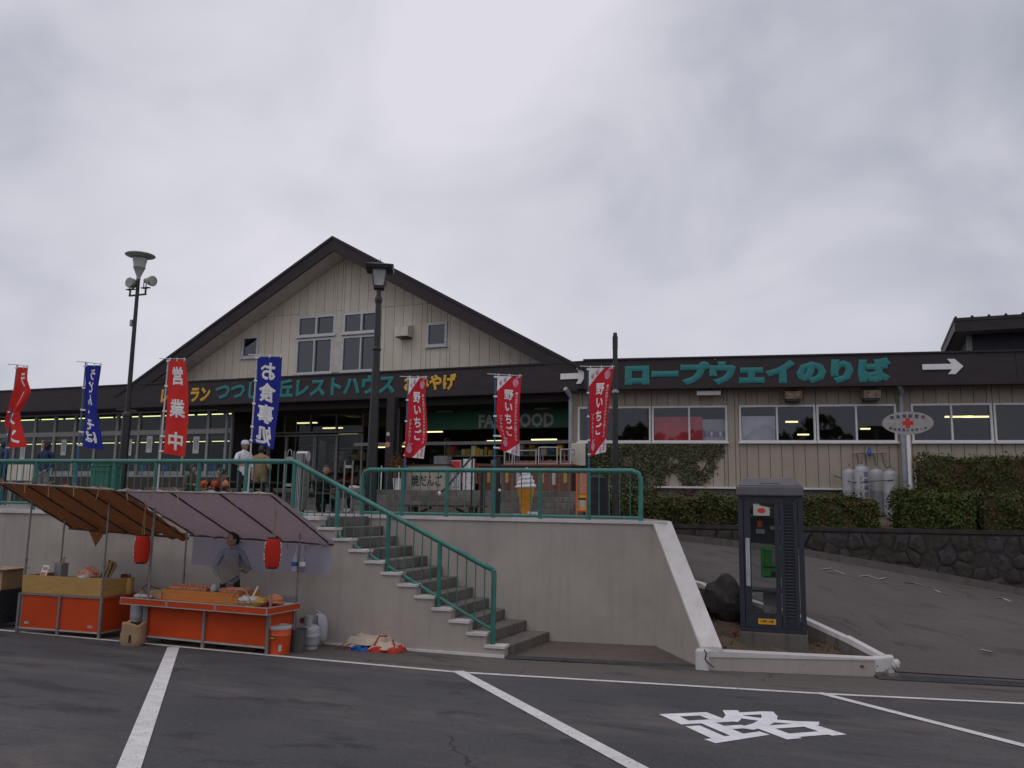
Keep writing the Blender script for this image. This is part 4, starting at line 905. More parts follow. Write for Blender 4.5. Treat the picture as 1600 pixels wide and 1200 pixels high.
# pebbles
b = MB()
for k in range(150):
    p = rng.choice(SOIL); r = rng.uniform(0.008, 0.03); b.blob((p[0]+rng.uniform(-0.1, 0.1), p[1]+rng.uniform(-0.1, 0.1), p[2]), (r, r, r*0.7), 6, 4)
tag(b.build('gravel', M['concrete'], None, fix=False), kind='stuff')
bo = onLine(1131, 962, kerbp[1]+[0.05,-0.55,0], kerbp[3]+[0.05,-0.55,0]); print('boulder', bo, soilz(bo[0], bo[1])); bo[2] = max(bo[2], soilz(bo[0], bo[1])-0.06)
b = MB(); b.blob((0, 0, 0.22), (0.36, 0.30, 0.33), 18, 12, lambda d: 1+0.14*math.sin(4*d[0]+2*d[1]+1)+0.10*math.sin(7*d[2]+5*d[0])+0.05*math.sin(13*d[1]-9*d[2])-0.22*max(0, d[0])*max(0, d[2]))
o = b.build('boulder', M['rock'], None, smooth=True); o.location = tuple(bo); tag(o, 'dark rounded boulder lying in the planter left of the phone box', 'boulder')
fl_ = onZ(1149, 1003, 0.12)
b = MB()
for k in range(40):
    a = rng.uniform(0, 6.28); r = rng.uniform(0.0, 0.09); b.blob((r*math.cos(a), r*math.sin(a), rng.uniform(0.02, 0.17)), (0.016, 0.016, 0.012), 5, 3, m=k % 2)
o = b.build('flower', [M['flower'], M['grass']], None, fix=False); o.location = tuple(fl_); tag(o, 'small dull pink flowering plant at the left foot of the phone box', 'plant')

# ---- drain gratings
def grating(a, c, wd, label):
    a, c = np.array(a), np.array(c); d = (c-a)[:2]; L_ = np.linalg.norm(d); ang = math.atan2(d[1], d[0])
    g_ = thing('drain_grate', label, 'drain grate', (a[0], a[1], gz(a[1])), ang)
    slope = (gz(c[1])-gz(a[1]))/L_; Z = lambda x: slope*x
    b = MB(); b.add([(0, -wd/2, 0.009), (L_, -wd/2, Z(L_)+0.009), (L_, wd/2, Z(L_)+0.009), (0, wd/2, 0.009)], [(0,1,2,3)]); b.build('drain_pit', M['pit'], g_)
    b = MB()
    for k in range(5): y = -wd/2+wd*k/4; b.bar((0, y, 0.024), (L_, y, Z(L_)+0.024), 0.012, 0.012)
    b.build('bearing_bar', M['grate'], g_)
    b = MB(); n = int(L_/0.055)
    for k in range(n+1): x = L_*k/n; b.bar((x, -wd/2, Z(x)+0.020), (x, wd/2, Z(x)+0.020), 0.012, 0.012)
    tag(b.build('cross_bar', M['grate'], g_), kind='stuff')
grating(ground(792, 1029), ground(1097, 1044), 0.17, 'long narrow steel drain grate between the stairs foot and the wing wall')
grating(ground(1371, 1060), ground(1640, 1074), 0.26, 'steel drain grate across the foot of the ramp right of the planter')

# ---- hedges
def leaves(b, n, fn, size, rng, up=0.3):
    for k in range(n):
        p, nrm = fn(); s = size*rng.uniform(0.6, 1.35)
        d = np.array([rng.gauss(0, 1), rng.gauss(0, 1), rng.gauss(0, 1)])+np.array(nrm)*1.2; d /= np.linalg.norm(d)
        a = np.cross(d, [rng.gauss(0, 1), rng.gauss(0, 1), rng.gauss(0, 1)]); a /= np.linalg.norm(a)+1e-9; c = np.cross(d, a)
        b.add([p-a*s, p+c*s*0.55, p+a*s, p-c*s*0.55], [(0,1,2,3)])
def hedge(label, s0, s1, t0, t1, z0, z1, mt, n, fr2, rot, org):
    h = thing('clipped_hedge', label, 'hedge', (*org, 0), rot, 'clipped hedges in front of the wing')
    rg = random.Random(int(s0*100)+5); L_, D_, H_ = s1-s0, t1-t0, z1-z0
    def bump(x, y): return 0.035*math.sin(5.1*x+1.3*y)+0.025*math.sin(11*x+y*3)+0.03*math.sin(2.3*x+2)
    def surf():
        u = rg.random()*(L_*D_+1.8*L_*H_+1.2*D_*H_)
        if u < L_*D_: x, y = rg.uniform(0, L_), rg.uniform(0, D_); p = np.array([x, y, H_+bump(x, y)]); nr = (0,0,1)
        elif u < L_*D_+1.8*L_*H_: x, z = rg.uniform(0, L_), rg.uniform(0.02, H_); p = np.array([x, bump(x, z*3), z]); nr = (0,-1,0.2)
        else:
            y, z = rg.uniform(0, D_), rg.uniform(0.02, H_); e_ = rg.random() < 0.5; p = np.array([0 if e_ else L_, y, z]); p[0] += bump(y*2, z*3)*(1 if e_ else -1); nr = (-1 if e_ else 1, 0, 0)
        ins = abs(rg.gauss(0, 0.05)) if rg.random() < 0.86 else -abs(rg.gauss(0, 0.045)); p = p-np.array(nr)*ins
        # rounded shoulders
        ex = max(0, 0.12-p[0], p[0]-(L_-0.12)); ey = max(0, 0.12-p[1], p[1]-(D_-0.12))
        p[2] -= (ex+ey)**2*2.2 if p[2] > H_*0.7 else 0
        return p+np.array([s0, t0, z0]), nr
    b = MB(); leaves(b, int(n*1.15), surf, 0.032, rg); b.build('foliage', mt, h, fix=False)['kind'] = 'stuff'
    b = MB(); b.box(s0+0.07, s1-0.07, t0+0.07, t1-0.07, z0, z1-0.08); b.build('dark_core', M['soil'], h)  # plain dark box added inside the leaves as the hedge's dark interior
    return h
sS = lambda px, py, t: onS(px, py, t)
f1 = [sS(990, 800, 0.3)[0], sS(1095, 800, 0.3)[0], sS(1373, 800, 0.3)[0], sS(1410, 800, 0.3)[0], sS(1530, 800, 0.3)[0], sS(1700, 800, 0.3)[0]]
ht = sS(1250, 779, 0.3)[2]; ht2 = sS(1500, 771, 0.3)[2]
hedge('low brown green clipped hedge just right of the terrace railing', f1[0]-0.9, f1[1]-0.03, 0.28, 1.15, STOP+0.02, ht-0.02, M['hedge'], 5200, None, SWA, SW0)
hedge('low clipped hedge behind the phone box, left of the gas cylinder gap', f1[1], f1[2], 0.25, 1.2, STOP+0.02, ht, M['hedge'], 11000, None, SWA, SW0)
hedge('low clipped hedge with greener patches right of the gas cylinder gap', f1[3], f1[4]-0.1, 0.22, 1.25, STOP+0.02, ht2, M['hedgegreen'], 7500, None, SWA, SW0)
hedge('low clipped hedge at the far right end of the stone wall', f1[4], f1[5]+1.5, 0.2, 1.25, STOP+0.02, ht2-0.03, M['hedge'], 8000, None, SWA, SW0)
q0, q1 = onR(1441, 740, -1.6), onR(1600, 740, -1.6); zt_ = onR(1500, 713, -1.6)[2]
hedge('tall dark clipped hedge behind the low one, nearest the wing at far right', q0[0], q1[0]+2.5, -1.6, -0.7, 1.8, zt_, M['hedge'], 11000, None, RP, R0)
# ivy on the wing wall, with bare gaps in it
iv = thing('ivy', 'grey green ivy climbing the beige wing wall below the red board window', 'ivy', (*R0, 0), RP)
poly_px = [(905,702),(935,695),(1000,697),(1040,694),(1085,697),(1132,695),(1128,712),(1112,738),(1100,756),(1080,762),(1066,752),(1058,730),(1050,735),(1044,752),(1022,770),(1000,790),(905,800)]
holes = [[(1092,712),(1106,716),(1108,730),(1098,738),(1088,726)], [(1040,742),(1056,738),(1062,760),(1048,768),(1030,768)]]
def inpoly(x, y, P):
    c = False
    for i in range(len(P)):
        (x1, y1), (x2, y2) = P[i], P[i-1]
        if (y1 > y) != (y2 > y) and x < (x2-x1)*(y-y1)/(y2-y1)+x1: c = not c
    return c
PR = [onR(x, y, TWL-0.05) for x, y in poly_px]; PR = [(p[0], p[2]) for p in PR]; HR = [[(lambda p: (p[0], p[2]))(onR(x, y, TWL-0.05)) for x, y in h] for h in holes]
rg = random.Random(3); b = MB(); x0, x1 = min(p[0] for p in PR), max(p[0] for p in PR); z0, z1 = min(p[1] for p in PR), max(p[1] for p in PR)
def ivyp():
    while True:
        x, z = rg.uniform(x0, x1), rg.uniform(z0, z1); jx, jz = x+rg.gauss(0, 0.05), z+rg.gauss(0, 0.05)
        if not inpoly(jx, jz, PR) or any(inpoly(jx, jz, h) for h in HR): continue
        if math.sin(5.3*x+2)*math.sin(6.1*z+1) > 0.72 and rg.random() < 0.7: continue
        th = 0.05+0.30*max(0, min(1, (x1-1.2-x)/2.0))*(0.5+0.5*math.sin(3*x)*math.sin(4*z)); return np.array([x, TWL-0.015-abs(rg.gauss(0, 0.6))*th*0.6, z]), (0,-1,0.1)
leaves(b, 8500, ivyp, 0.042, rg); b.build('leaves', M['ivy'], iv, fix=False)['kind'] = 'stuff'
b = MB()
root = onR(1075, 775, TWL-0.03)
for tx, ty in ((1050, 735), (1060, 720), (1075, 715), (1092, 740), (1104, 728), (1085, 700), (1030, 755), (1110, 712)):
    p = onR(tx, ty, TWL-0.03); mdl = (root+p)/2+np.array([rg.uniform(-0.1, 0.1), 0, 0.05]); b.tube([root, mdl, p], [0.02, 0.014, 0.008], 5)
b.build('stem', M['wood'], iv)

# wood on the far side of the car park, behind the viewer: it shows only as dark reflections in the panes
rg = random.Random(21); b = MB(); top = lambda x: 5.5+2.2*math.sin(0.11*x)+1.6*math.sin(0.31*x+1)+0.9*math.sin(0.9*x)
for k in range(4200):
    x = rg.uniform(-75, 75); h = top(x); z = gz(-48)+h*math.sqrt(rg.random())-0.3; p = np.array([x, -48-rg.uniform(0, 5), z]); s = rg.uniform(0.35, 0.9); a = rg.uniform(0, 6.28); e_ = rg.uniform(-0.6, 0.6)
    u = np.array([math.cos(a), math.sin(a)*0.4, e_]); v = np.array([-math.sin(a)*0.3, 0.4*math.cos(a), 1.0]); b.add([p-u*s, p-v*s*0.7, p+u*s, p+v*s*0.7], [(0,1,2,3)])
tag(b.build('woods', M['hedge'], None, fix=False), kind='stuff')
# ================================================================== PEOPLE
def head_blob(b, c, yaw, r=1.0, m_skin=0, m_hair=None, tilt=0.0):
    """a head with brow, nose, chin and ears, facing -y before it is turned by yaw"""
    cy, sy = math.cos(yaw), math.sin(yaw)
    def put(p): x, y, z = p; return np.array([c[0]+(x*cy-y*sy)*r, c[1]+(x*sy+y*cy)*r, c[2]+z*r])
    vs = []; fs = []; nu, nv = 20, 14
    for j in range(nv+1):
        ph = math.pi*j/nv
        for i in range(nu):
            th = 2*math.pi*i/nu; d = np.array([math.sin(ph)*math.cos(th), math.sin(ph)*math.sin(th), math.cos(ph)])
            p = d*np.array([0.076, 0.096, 0.118]); front = max(0, -d[1])
            if d[2] < -0.1: p[0] *= 1-0.30*(-d[2]-0.1); p[1] *= 1-0.12*(-d[2]-0.1)*(d[1] > 0)
            p[1] -= 0.022*math.exp(-((d[0]/0.16)**2+((d[2]+0.12)/0.16)**2))*front      # nose
            p[1] += 0.010*math.exp(-(((abs(d[0])-0.34)/0.16)**2+((d[2]-0.10)/0.12)**2))*front   # eye sockets
            p[1] -= 0.006*math.exp(-((d[0]/0.25)**2+((d[2]+0.80)/0.15)**2))*front      # chin
            vs.append(put(p))
    for j in range(nv):
        for i in range(nu): fs.append((j*nu+i, (j+1)*nu+i, (j+1)*nu+(i+1) % nu, j*nu+(i+1) % nu))
    b.add(vs, fs, m_skin)
    for sg in (-1, 1):
        b.blob(put((0.077*sg, 0.012, -0.012)), (0.012*r, 0.02*r, 0.032*r), 8, 6, m=m_skin)
        if m_hair is not None:
            b.blob(put((0.029*sg, -0.083, 0.012)), (0.011*r, 0.007*r, 0.006*r), 8, 5, m=m_hair); b.blob(put((0.030*sg, -0.088, 0.034)), (0.017*r, 0.006*r, 0.004*r), 6, 4, m=m_hair)
    if m_hair is not None: b.blob(put((0, -0.088, -0.062)), (0.020*r, 0.006*r, 0.004*r), 8, 4, m=m_hair+1)
def hair_mesh(b, c, yaw, r=1.0, style='short'):
    cy, sy = math.cos(yaw), math.sin(yaw); vs = []; fs = []; nu, nv = 20, 10
    for j in range(nv+1):
        for i in range(nu):
            th = 2*math.pi*i/nu; dx, dy = math.cos(th), math.sin(th)
            lim = (1.05 if dy < -0.45 else 1.45 if dy < 0.1 else 2.25) if style == 'short' else (1.05 if dy < -0.55 else 2.5)
            if style == 'thin': lim = 0.75 if dy < -0.45 else 1.5 if dy < 0.1 else 2.2
            ph = lim*j/nv; d = np.array([math.sin(ph)*dx, math.sin(ph)*dy, math.cos(ph)]); k = 1.09 if style != 'long' else 1.22
            p = d*np.array([0.076*k, 0.098*k, 0.118*k])+np.array([0, 0.004, 0.003]); p *= 1+0.02*math.sin(9*th+5*ph)
            vs.append(np.array([c[0]+(p[0]*cy-p[1]*sy)*r, c[1]+(p[0]*sy+p[1]*cy)*r, c[2]+p[2]*r]))
    for j in range(nv):
        for i in range(nu): fs.append((j*nu+i, (j+1)*nu+i, (j+1)*nu+(i+1) % nu, j*nu+(i+1) % nu))
    b.add(vs, fs)
POSE = dict(pelvis=(0,0,0.92,.135,.105), waist=(0,0,1.06,.13,.095), chest=(0,0.005,1.26,.155,.105), collar=(0,0.01,1.40,.10,.07), neck=(0,0,1.465,.052,.052), skull=(0,-0.01,1.55,.05,.05),
    shL=(-.165,0.01,1.365,.062,.062), elL=(-.215,0.03,1.09,.046,.046), wrL=(-.215,-0.06,.86,.031,.031), haL=(-.21,-0.085,.80,.034,.020),
    shR=(.165,0.01,1.365,.062,.062), elR=(.215,0.03,1.09,.046,.046), wrR=(.215,-0.06,.86,.031,.031), haR=(.21,-0.085,.80,.034,.020),
    hiL=(-.085,0,.86,.088,.09), knL=(-.095,-.02,.48,.06,.06), anL=(-.095,.02,.09,.043,.043), toL=(-.105,-.14,.04,.042,.035),
    hiR=(.085,0,.86,.088,.09), knR=(.095,-.02,.48,.06,.06), anR=(.095,.02,.09,.043,.043), toR=(.105,-.14,.04,.042,.035))
EDG = [('pelvis','waist'),('waist','chest'),('chest','collar'),('collar','neck'),('neck','skull'),('collar','shL'),('shL','elL'),('elL','wrL'),('wrL','haL'),('collar','shR'),('shR','elR'),('elR','wrR'),('wrR','haR'),
    ('pelvis','hiL'),('hiL','knL'),('knL','anL'),('anL','toL'),('pelvis','hiR'),('hiR','knR'),('knR','anR'),('anR','toR')]
SIT = dict(pelvis=(0,0.05,0.53,.15,.12), waist=(0,0.05,.68,.135,.105), chest=(0,0.0,.90,.155,.11), collar=(0,-.02,1.03,.10,.07), neck=(0,-.035,1.095,.052,.052), skull=(0,-.05,1.18,.05,.05),
    shL=(-.165,-.01,1.0,.062,.062), elL=(-.22,-.10,.76,.046,.046), wrL=(-.12,-.30,.77,.031,.031), haL=(-.09,-.36,.77,.034,.02), shR=(.165,-.01,1.0,.062,.062), elR=(.22,-.10,.76,.046,.046), wrR=(.12,-.30,.77,.031,.031), haR=(.09,-.36,.77,.034,.02),
    hiL=(-.09,0,.51,.09,.09), knL=(-.12,-.40,.49,.065,.065), anL=(-.12,-.36,.09,.045,.045), toL=(-.12,-.50,.04,.042,.035), hiR=(.09,0,.51,.09,.09), knR=(.12,-.40,.49,.065,.065), anR=(.12,-.36,.09,.045,.045), toR=(.12,-.50,.04,.042,.035))
def person(label, loc, rot, height=1.62, pose=None, base=POSE, top='navy', legs='darkc', hair='short', head_yaw=0.0, sleeves='top', group=None, hat=None, long_coat=False, collar=None):
    P_ = dict(base); P_.update(pose or {}); k = height/1.68
    root = thing('person', label, 'person', loc, rot, group)
    names = list(P_); idx = {n: i for i, n in enumerate(names)}; vs = [tuple(c*k for c in P_[n][:3]) for n in names]
    me = bpy.data.meshes.new('body'); me.from_pydata(vs, [(idx[a], idx[c]) for a, c in EDG], []); ob = bpy.data.objects.new('body', me); COL.objects.link(ob)
    sk = ob.modifiers.new('s', 'SKIN'); sk.use_smooth_shade = True
    for n in names:
        v = me.skin_vertices[0].data[idx[n]]; v.radius = (P_[n][3]*k, P_[n][4]*k); v.use_root = n == 'pelvis'
    sb_ = ob.modifiers.new('u', 'SUBSURF'); sb_.levels = 2; sb_.render_levels = 2
    dg = bpy.context.evaluated_depsgraph_get(); ev = bpy.data.meshes.new_from_object(ob.evaluated_get(dg)); vv = [np.array(v.co) for v in ev.vertices]; ff = [tuple(p.vertices) for p in ev.polygons]
    bpy.data.objects.remove(ob); bpy.data.meshes.remove(me); bpy.data.meshes.remove(ev)
    lim = {'neck','skull'}; kind = {}
    for a, c in EDG:
        if c in ('skull',): kk_ = 0
        elif c == 'neck': kk_ = 0
        elif c[:2] in ('ha',): kk_ = 0
        elif c[:2] == 'wr': kk_ = 1 if sleeves == 'top' else 0
        elif c[:2] == 'el': kk_ = 1
        elif c[:2] in ('hi','kn','an'): kk_ = 2
        elif c[:2] == 'to': kk_ = 3
        else: kk_ = 1
        kind[(a, c)] = kk_
    segs = [(np.array(P_[a][:3])*k, np.array(P_[c][:3])*k, kind[(a, c)], 0.5*(P_[a][3]+P_[c][3])*k) for a, c in EDG]
    b = MB(); b.v = [tuple(v) for v in vv]
    hip = P_['pelvis'][2]*k
    for f in ff:
        c = sum(vv[i] for i in f)/len(f); best = (9e9, 0)
        for a, e_, kd, r in segs:
            t = max(0, min(1, (c-a) @ (e_-a)/((e_-a) @ (e_-a)))); ds = np.linalg.norm(c-a-t*(e_-a))-r
            if ds < best[0]: best = (ds, kd)
        kd = best[1]
        if long_coat and kd == 2 and c[2] > hip-0.22*k and base is POSE: kd = 1
        b.f.append(f); b.m.append(kd)
    hc = np.array(P_['skull'][:3])*k+np.array([0, -0.01, 0.03])
    head_blob(b, hc, head_yaw, k, 0, 4)
    # five fingers on each hand, unequal and slightly curled, rooted inside the palm
    for s_ in ('L', 'R'):
        w_, h_ = np.array(P_['wr'+s_][:3])*k, np.array(P_['ha'+s_][:3])*k; d = h_-w_; d /= np.linalg.norm(d); side = np.cross(d, [0, 0, 1.0] if abs(d[2]) < 0.8 else [0, 1.0, 0]); side /= np.linalg.norm(side); nrm = np.cross(side, d)
        cv = nrm if (nrm @ np.array([0, -1.0, -0.3])) > 0 else -nrm
        for q, (of, ln) in enumerate(((-0.027, 0.062), (-0.009, 0.074), (0.009, 0.069), (0.026, 0.054))):
            p0 = h_+side*of*k; p1 = p0+d*(0.035+ln*0.45)*k+cv*0.006*k; p2 = p1+(d*0.75+cv*0.65)*ln*0.38*k; p3 = p2+(d*0.3+cv*0.9)*ln*0.25*k
            b.tube([p0, p1, p2, p3], [0.0095*k, 0.009*k, 0.008*k, 0.006*k], 6, 0)
        sg = 1 if s_ == 'L' else -1
        p0 = h_-d*0.03*k+side*0.024*sg*k; b.tube([p0, p0+(side*0.7*sg+d*0.6+cv*0.3)*0.035*k, p0+(side*0.6*sg+d*1.2+cv*0.6)*0.052*k], [0.011*k, 0.0095*k, 0.007*k], 6, 0)
    body = b.build('body', [M['skin'], M[top], M[legs], M['shoe'], M['hair'], M['foodpink']], root, smooth='all', fix=False)
    if hair: hb = MB(); hair_mesh(hb, hc, head_yaw, k, hair); hb.build('hair', M['hair'], root, smooth='all')
    if hat:
        hb = MB(); hb.lathe([(0.094*k, 0.03*k), (0.098*k, 0.06*k), (0.090*k, 0.11*k), (0.055*k, 0.145*k), (0.0, 0.15*k)], 16, tuple(hc)); 
        cy, sy = math.cos(head_yaw), math.sin(head_yaw); q = [(-0.07, -0.08), (0.07, -0.08), (0.05, -0.16), (-0.05, -0.16)]
        hb.prism([(hc[0]+(x*cy-y*sy)*k, hc[1]+(x*sy+y*cy)*k, hc[2]+0.035*k) for x, y in q], (0, 0, 0.012)); hb.build('cap', M[hat], root, smooth=True)
    if collar:
        hb = MB(); c0 = np.array(P_['neck'][:3])*k; hb.lathe([(0.066*k, -0.055*k), (0.060*k, -0.012*k), (0.054*k, -0.012*k), (0.058*k, -0.055*k)], 14, tuple(c0)); hb.build('collar', M[collar], root, smooth=True)
    return root

# ================================================================== FOOD STALLS
def canopy(label, FLc, FRc, RRc, RLc, m, posts, nraf, sag, rope_n, flap=None, hang=None):
    root = thing('stall_canopy', label, 'canopy', (*((np.array(FLc)+np.array(RRc))/2)[:2], gz(9.5)), 0, None)
    c = [np.array(x, float) for x in (FLc, FRc, RRc, RLc)]
    P = lambda u, v: c[0]*(1-u)*(1-v)+c[1]*u*(1-v)+c[2]*u*v+c[3]*(1-u)*v
    def fn(u, v):
        p = P(u, v); k = abs(math.sin(math.pi*u*nraf))*0.5+0.5*abs(math.sin(math.pi*v)); p[2] += 0.035+0.012*math.sin(23*u+9*v)+0.008*math.sin(57*u-31*v)+0.006*math.sin(91*u+44*v+1)-sag*math.sin(math.pi*v)*abs(math.sin(math.pi*u*nraf)); 
        if v > 0.97 or v < 0.02: p[2] -= 0.035+0.02*math.sin(19*u+3)+0.012*math.sin(47*u)
        return p
    b = MB(); b.grid(fn, 80, 40); b.build('cloth', m, root, world=True, smooth='all')
    up = np.array([0,0,-0.0])
    b = MB(); b.tube([P(0,0)+up, P(1,0)+up], 0.014, 8); b.build('front_pole', M['steel'], root, world=True, smooth=True)
    b = MB(); b.tube([P(0,0.98), P(1,0.98)], 0.016, 8); b.build('rear_pole', M['rod'], root, world=True, smooth=True)
    for k in range(nraf+1):
        u = 0.03+0.94*k/nraf; b = MB(); b.tube([P(u, 0)+[0,0,0.012], P(u, 1)+[0,0,0.012]], 0.012, 6); b.build('rafter', M['rod'], root, world=True, smooth=True)
    for (x, y, zt_) in posts:
        b = MB(); b.tube([(x, y, gz(y)), (x, y, zt_*0.55)], 0.017, 8); b.tube([(x, y, zt_*0.55), (x+0.0, y, zt_)], 0.013, 8); b.tube([(x, y, zt_*0.55-0.02), (x, y, zt_*0.55+0.02)], 0.022, 8); b.build('post', M['steel'], root, world=True, smooth=True)
    rg = random.Random(int(abs(FLc[0])*10))
    for k in range(rope_n):
        p = P((k+0.5)/rope_n, 0); b = MB(); b.tube([p+[0.0,-0.02,0.03], p+[0.03,-0.02,-0.01], p+[-0.02,-0.022,-0.02], p+[rg.uniform(-0.06,0.06),-0.02,-0.12-rg.random()*0.05]], 0.006, 5)
        b.tube([p+[0.0,-0.02,0.0], p+[rg.uniform(-0.05,0.05),-0.02,0.05], p+[rg.uniform(-0.09,0.09),-0.03,0.06]], 0.005, 5); b.build('tie_rope', M['cardboard'], root, world=True)
    if flap:
        b = MB(); p = P(flap, 1)+[0,0,0.02]; b.add([p+[-0.20,0,0], p+[0.17,0,0.0], p+[0.0,-0.02,-0.26], p+[-0.02,-0.05,-0.12]], [(0,3,1), (0,2,3), (3,2,1)]); b.build('loose_corner', m, root, world=True)
    return root, P
cl, PLc = canopy('brown tarpaulin canopy on thin poles over the left food stall', (-11.75,8.60,2.19), (-9.50,8.75,2.10), (-9.39,10.15,1.38), (-11.75,10.02,1.47), M['tarpbrown'],
    [(-11.42,9.02,1.93), (-9.99,9.14,1.90), (-11.54,9.72,1.63), (-9.85,9.85,1.56)], 4, 0.03, 5, flap=0.24)
cr_, PRc = canopy('pale mauve tarpaulin canopy on thin poles over the right food stall', (-9.47,8.78,2.085), (-6.91,8.90,2.07), (-6.77,10.15,1.37), (-9.27,10.05,1.43), M['tarpwhite'],
    [(-9.20,9.22,1.86), (-7.13,9.26,1.86), (-9.22,9.90,1.58), (-7.22,9.95,1.58)], 3, 0.035, 6)
b = MB(); 
def curt(u, v): p = PRc(0.02+0.97*u, 0.99); return p+np.array([0, 0.012*math.sin(31*u)+0.01*math.sin(12*u), -0.02-0.40*v-0.02*math.sin(3*u)*v])
b.grid(curt, 40, 6); b.build('back_curtain', M['curtain'], cr_, world=True, smooth='all')
for k in range(2):
    b = MB(); p = PRc(0.70+0.12*k, 0.98); b.tube([p, p+[0.0,-0.02,-0.05], p+[0.01,-0.02,-0.11]], 0.006, 5); b.build('tie_rope', M['cardboard'], cr_, world=True)
# left counter: two orange panels in an aluminium frame, pale board above
lc = thing('stall_counter', 'orange panelled food counter with a yellow wooden upper board, on the left', 'counter', (-11.45, 9.0, gz(9.0)), math.radians(5.0))
LW, LD, LH = 1.49, 0.80, 0.56
def cpanel(root, x0, x1, y0, y1, z0, z1, m='orange'): b = MB(); b.box(x0, x1, y0, y1, z0, z1); return b.build('panel', M[m], root)
def cbar(root, a, c, w_=0.035, m='alu', name='frame_bar'): b = MB(); b.bar(a, c, w_, w_); return b.build(name, M[m], root)
cpanel(lc, 0.02, LW*0.5-0.02, 0.01, 0.03, 0.08, LH-0.02); cpanel(lc, LW*0.5+0.02, LW-0.02, 0.01, 0.03, 0.08, LH-0.02); cpanel(lc, LW-0.03, LW-0.01, 0.04, LD, 0.08, LH-0.02)
for x in (0.0, LW*0.5, LW): cbar(lc, (x, 0.0, 0), (x, 0.0, LH+0.01), 0.034, 'steel', 'frame_post')
cbar(lc, (0, 0.005, 0.07), (LW, 0.005, 0.07), 0.02); cbar(lc, (0, 0.005, LH), (LW, 0.005, LH), 0.026, 'steel'); cbar(lc, (LW, 0, 0.07), (LW, LD, 0.07), 0.02); cbar(lc, (LW, LD, 0), (LW, LD, LH), 0.03, 'steel', 'frame_post'); cbar(lc, (0, LD, 0), (0, LD, LH), 0.03, 'steel', 'frame_post')
b = MB(); b.box(-0.0, LW+0.03, 0.02, LD, LH-0.015, LH+0.012); b.build('counter_top', M['orangetop'], lc)
b = MB(); b.box(0.03, LW-0.02, -0.01, 0.015, LH+0.014, LH+0.27); b.build('front_board', M['tan'], lc, bevel=0.004)
for q in ((0.03, 0.05, 0.016, LD-0.1, LH+0.014, LH+0.27), (LW-0.04, LW-0.02, 0.016, LD-0.15, LH+0.014, LH+0.25)): b = MB(); b.box(*q); b.build('side_board', M['tan'], lc)
b = MB(); b.box(0.06, LW-0.05, 0.02, LD-0.12, LH+0.18, LH+0.20); b.build('tray_shelf', M['black'], lc)
for x in (0.12, LW-0.22): b = MB(); b.box(x, x+0.085, 0.004, 0.0095, 0.13, 0.165); b.build('plate', M['alu'], lc)
lz = gz(9.0)+LH
def lcp(x, y, z): p = np.array([x, y]); a = math.radians(5.0); return np.array([-11.45+x*math.cos(a)-y*math.sin(a), 9.0+x*math.sin(a)+y*math.cos(a), gz(9.0)+z])
# goods on the left counter
def put(mb, name, label, cat, mats, loc, rot=0.0, group=None, **k):
    o = mb.build(name, mats, None, **k); o.location = tuple(float(v) for v in loc); o.rotation_euler = (0, 0, rot); FR[o.name] = (np.array(loc, float), rot); return tag(o, label, cat, group)
cs = thing('card_sign', 'small white and orange printed card leaning on the left counter', 'sign', lcp(0.10, 0.20, LH+0.20), math.radians(-15))
b = MB(); b.prism([(0,0,0), (0.20,0,0), (0.20,0.06,0.20), (0,0.06,0.20)], (0,0.008,0)); b.build('card', M['paper'], cs)
b = MB(); b.prism([(0.02,-0.003,0.01), (0.17,-0.003,0.01), (0.17,0.026,0.10), (0.02,0.026,0.10)], (0,0.002,0)); b.build('print', M['foodorange'], cs)
b = MB(); b.prism([(0.03,0.034,0.135), (0.17,0.034,0.135), (0.17,0.047,0.175), (0.03,0.047,0.175)], (0,0.003,0)); b.build('heading', M['foodpink'], cs)
bs = thing('box', 'upright dark grey box behind the printed card on the left counter', 'box', lcp(0.28, 0.30, LH+0.20), math.radians(-8))
b = MB(); b.box(0, 0.17, 0, 0.12, 0, 0.235); b.build('carton', M['grey'], bs, bevel=0.006)
b = MB()
for k in range(5): b.tube([(0.12+0.008*k, 0.05, 0.23), (0.13+0.012*k, 0.05, 0.33)], 0.004, 5)
b.build('skewer', M['cardboard'], bs)
def bagmesh(r, seed, squash=1.0):
    b = MB(); rr = random.Random(seed); ph = [rr.uniform(0, 6) for _ in range(6)]
    b.blob((0,0,r[2]*0.95), r, 16, 12, lambda d: 1+0.12*math.sin(5*d[0]+ph[0]+3*d[2])+0.10*math.sin(7*d[1]+ph[1])+0.07*math.sin(11*d[2]+4*d[0]+ph[2])+0.05*math.sin(17*d[0]-9*d[1]+ph[3])); return b
put(bagmesh((0.16,0.12,0.10), 2), 'food_bag', 'reddish bundle of food in clear bags in the middle of the left counter', 'bag', M['foodpink'], lcp(0.95, 0.30, LH+0.20), smooth=True)
b = bagmesh((0.09,0.07,0.05), 5); put(b, 'plastic_bag', 'crumpled small white plastic bag lying on the front edge of the left counter', 'bag', M['bagw'], lcp(1.02, 0.12, LH+0.20), smooth=True)
b = MB()
for k in range(14):
    x = 0.02*k; b.tube([(x*0.6, 0.01*(k % 3), 0.0), (x*0.6+0.10+0.01*(k % 4), 0.02*(k % 3), 0.22+0.02*(k % 5))], [0.014, 0.02], 6, m=k % 2)
put(b, 'vegetable_bundle', 'leaning bundle of leeks and greens on the right end of the left counter', 'vegetables', [M['hedgegreen'], M['cardboard']], lcp(1.12, 0.32, LH+0.20))
b = MB(); b.box(0, 0.34, 0, 0.22, 0, 0.05); put(b, 'tray', 'flat dark grey tray under the greens on the left counter', 'tray', M['grey'], lcp(1.06, 0.13, LH+0.20), bevel=0.01)
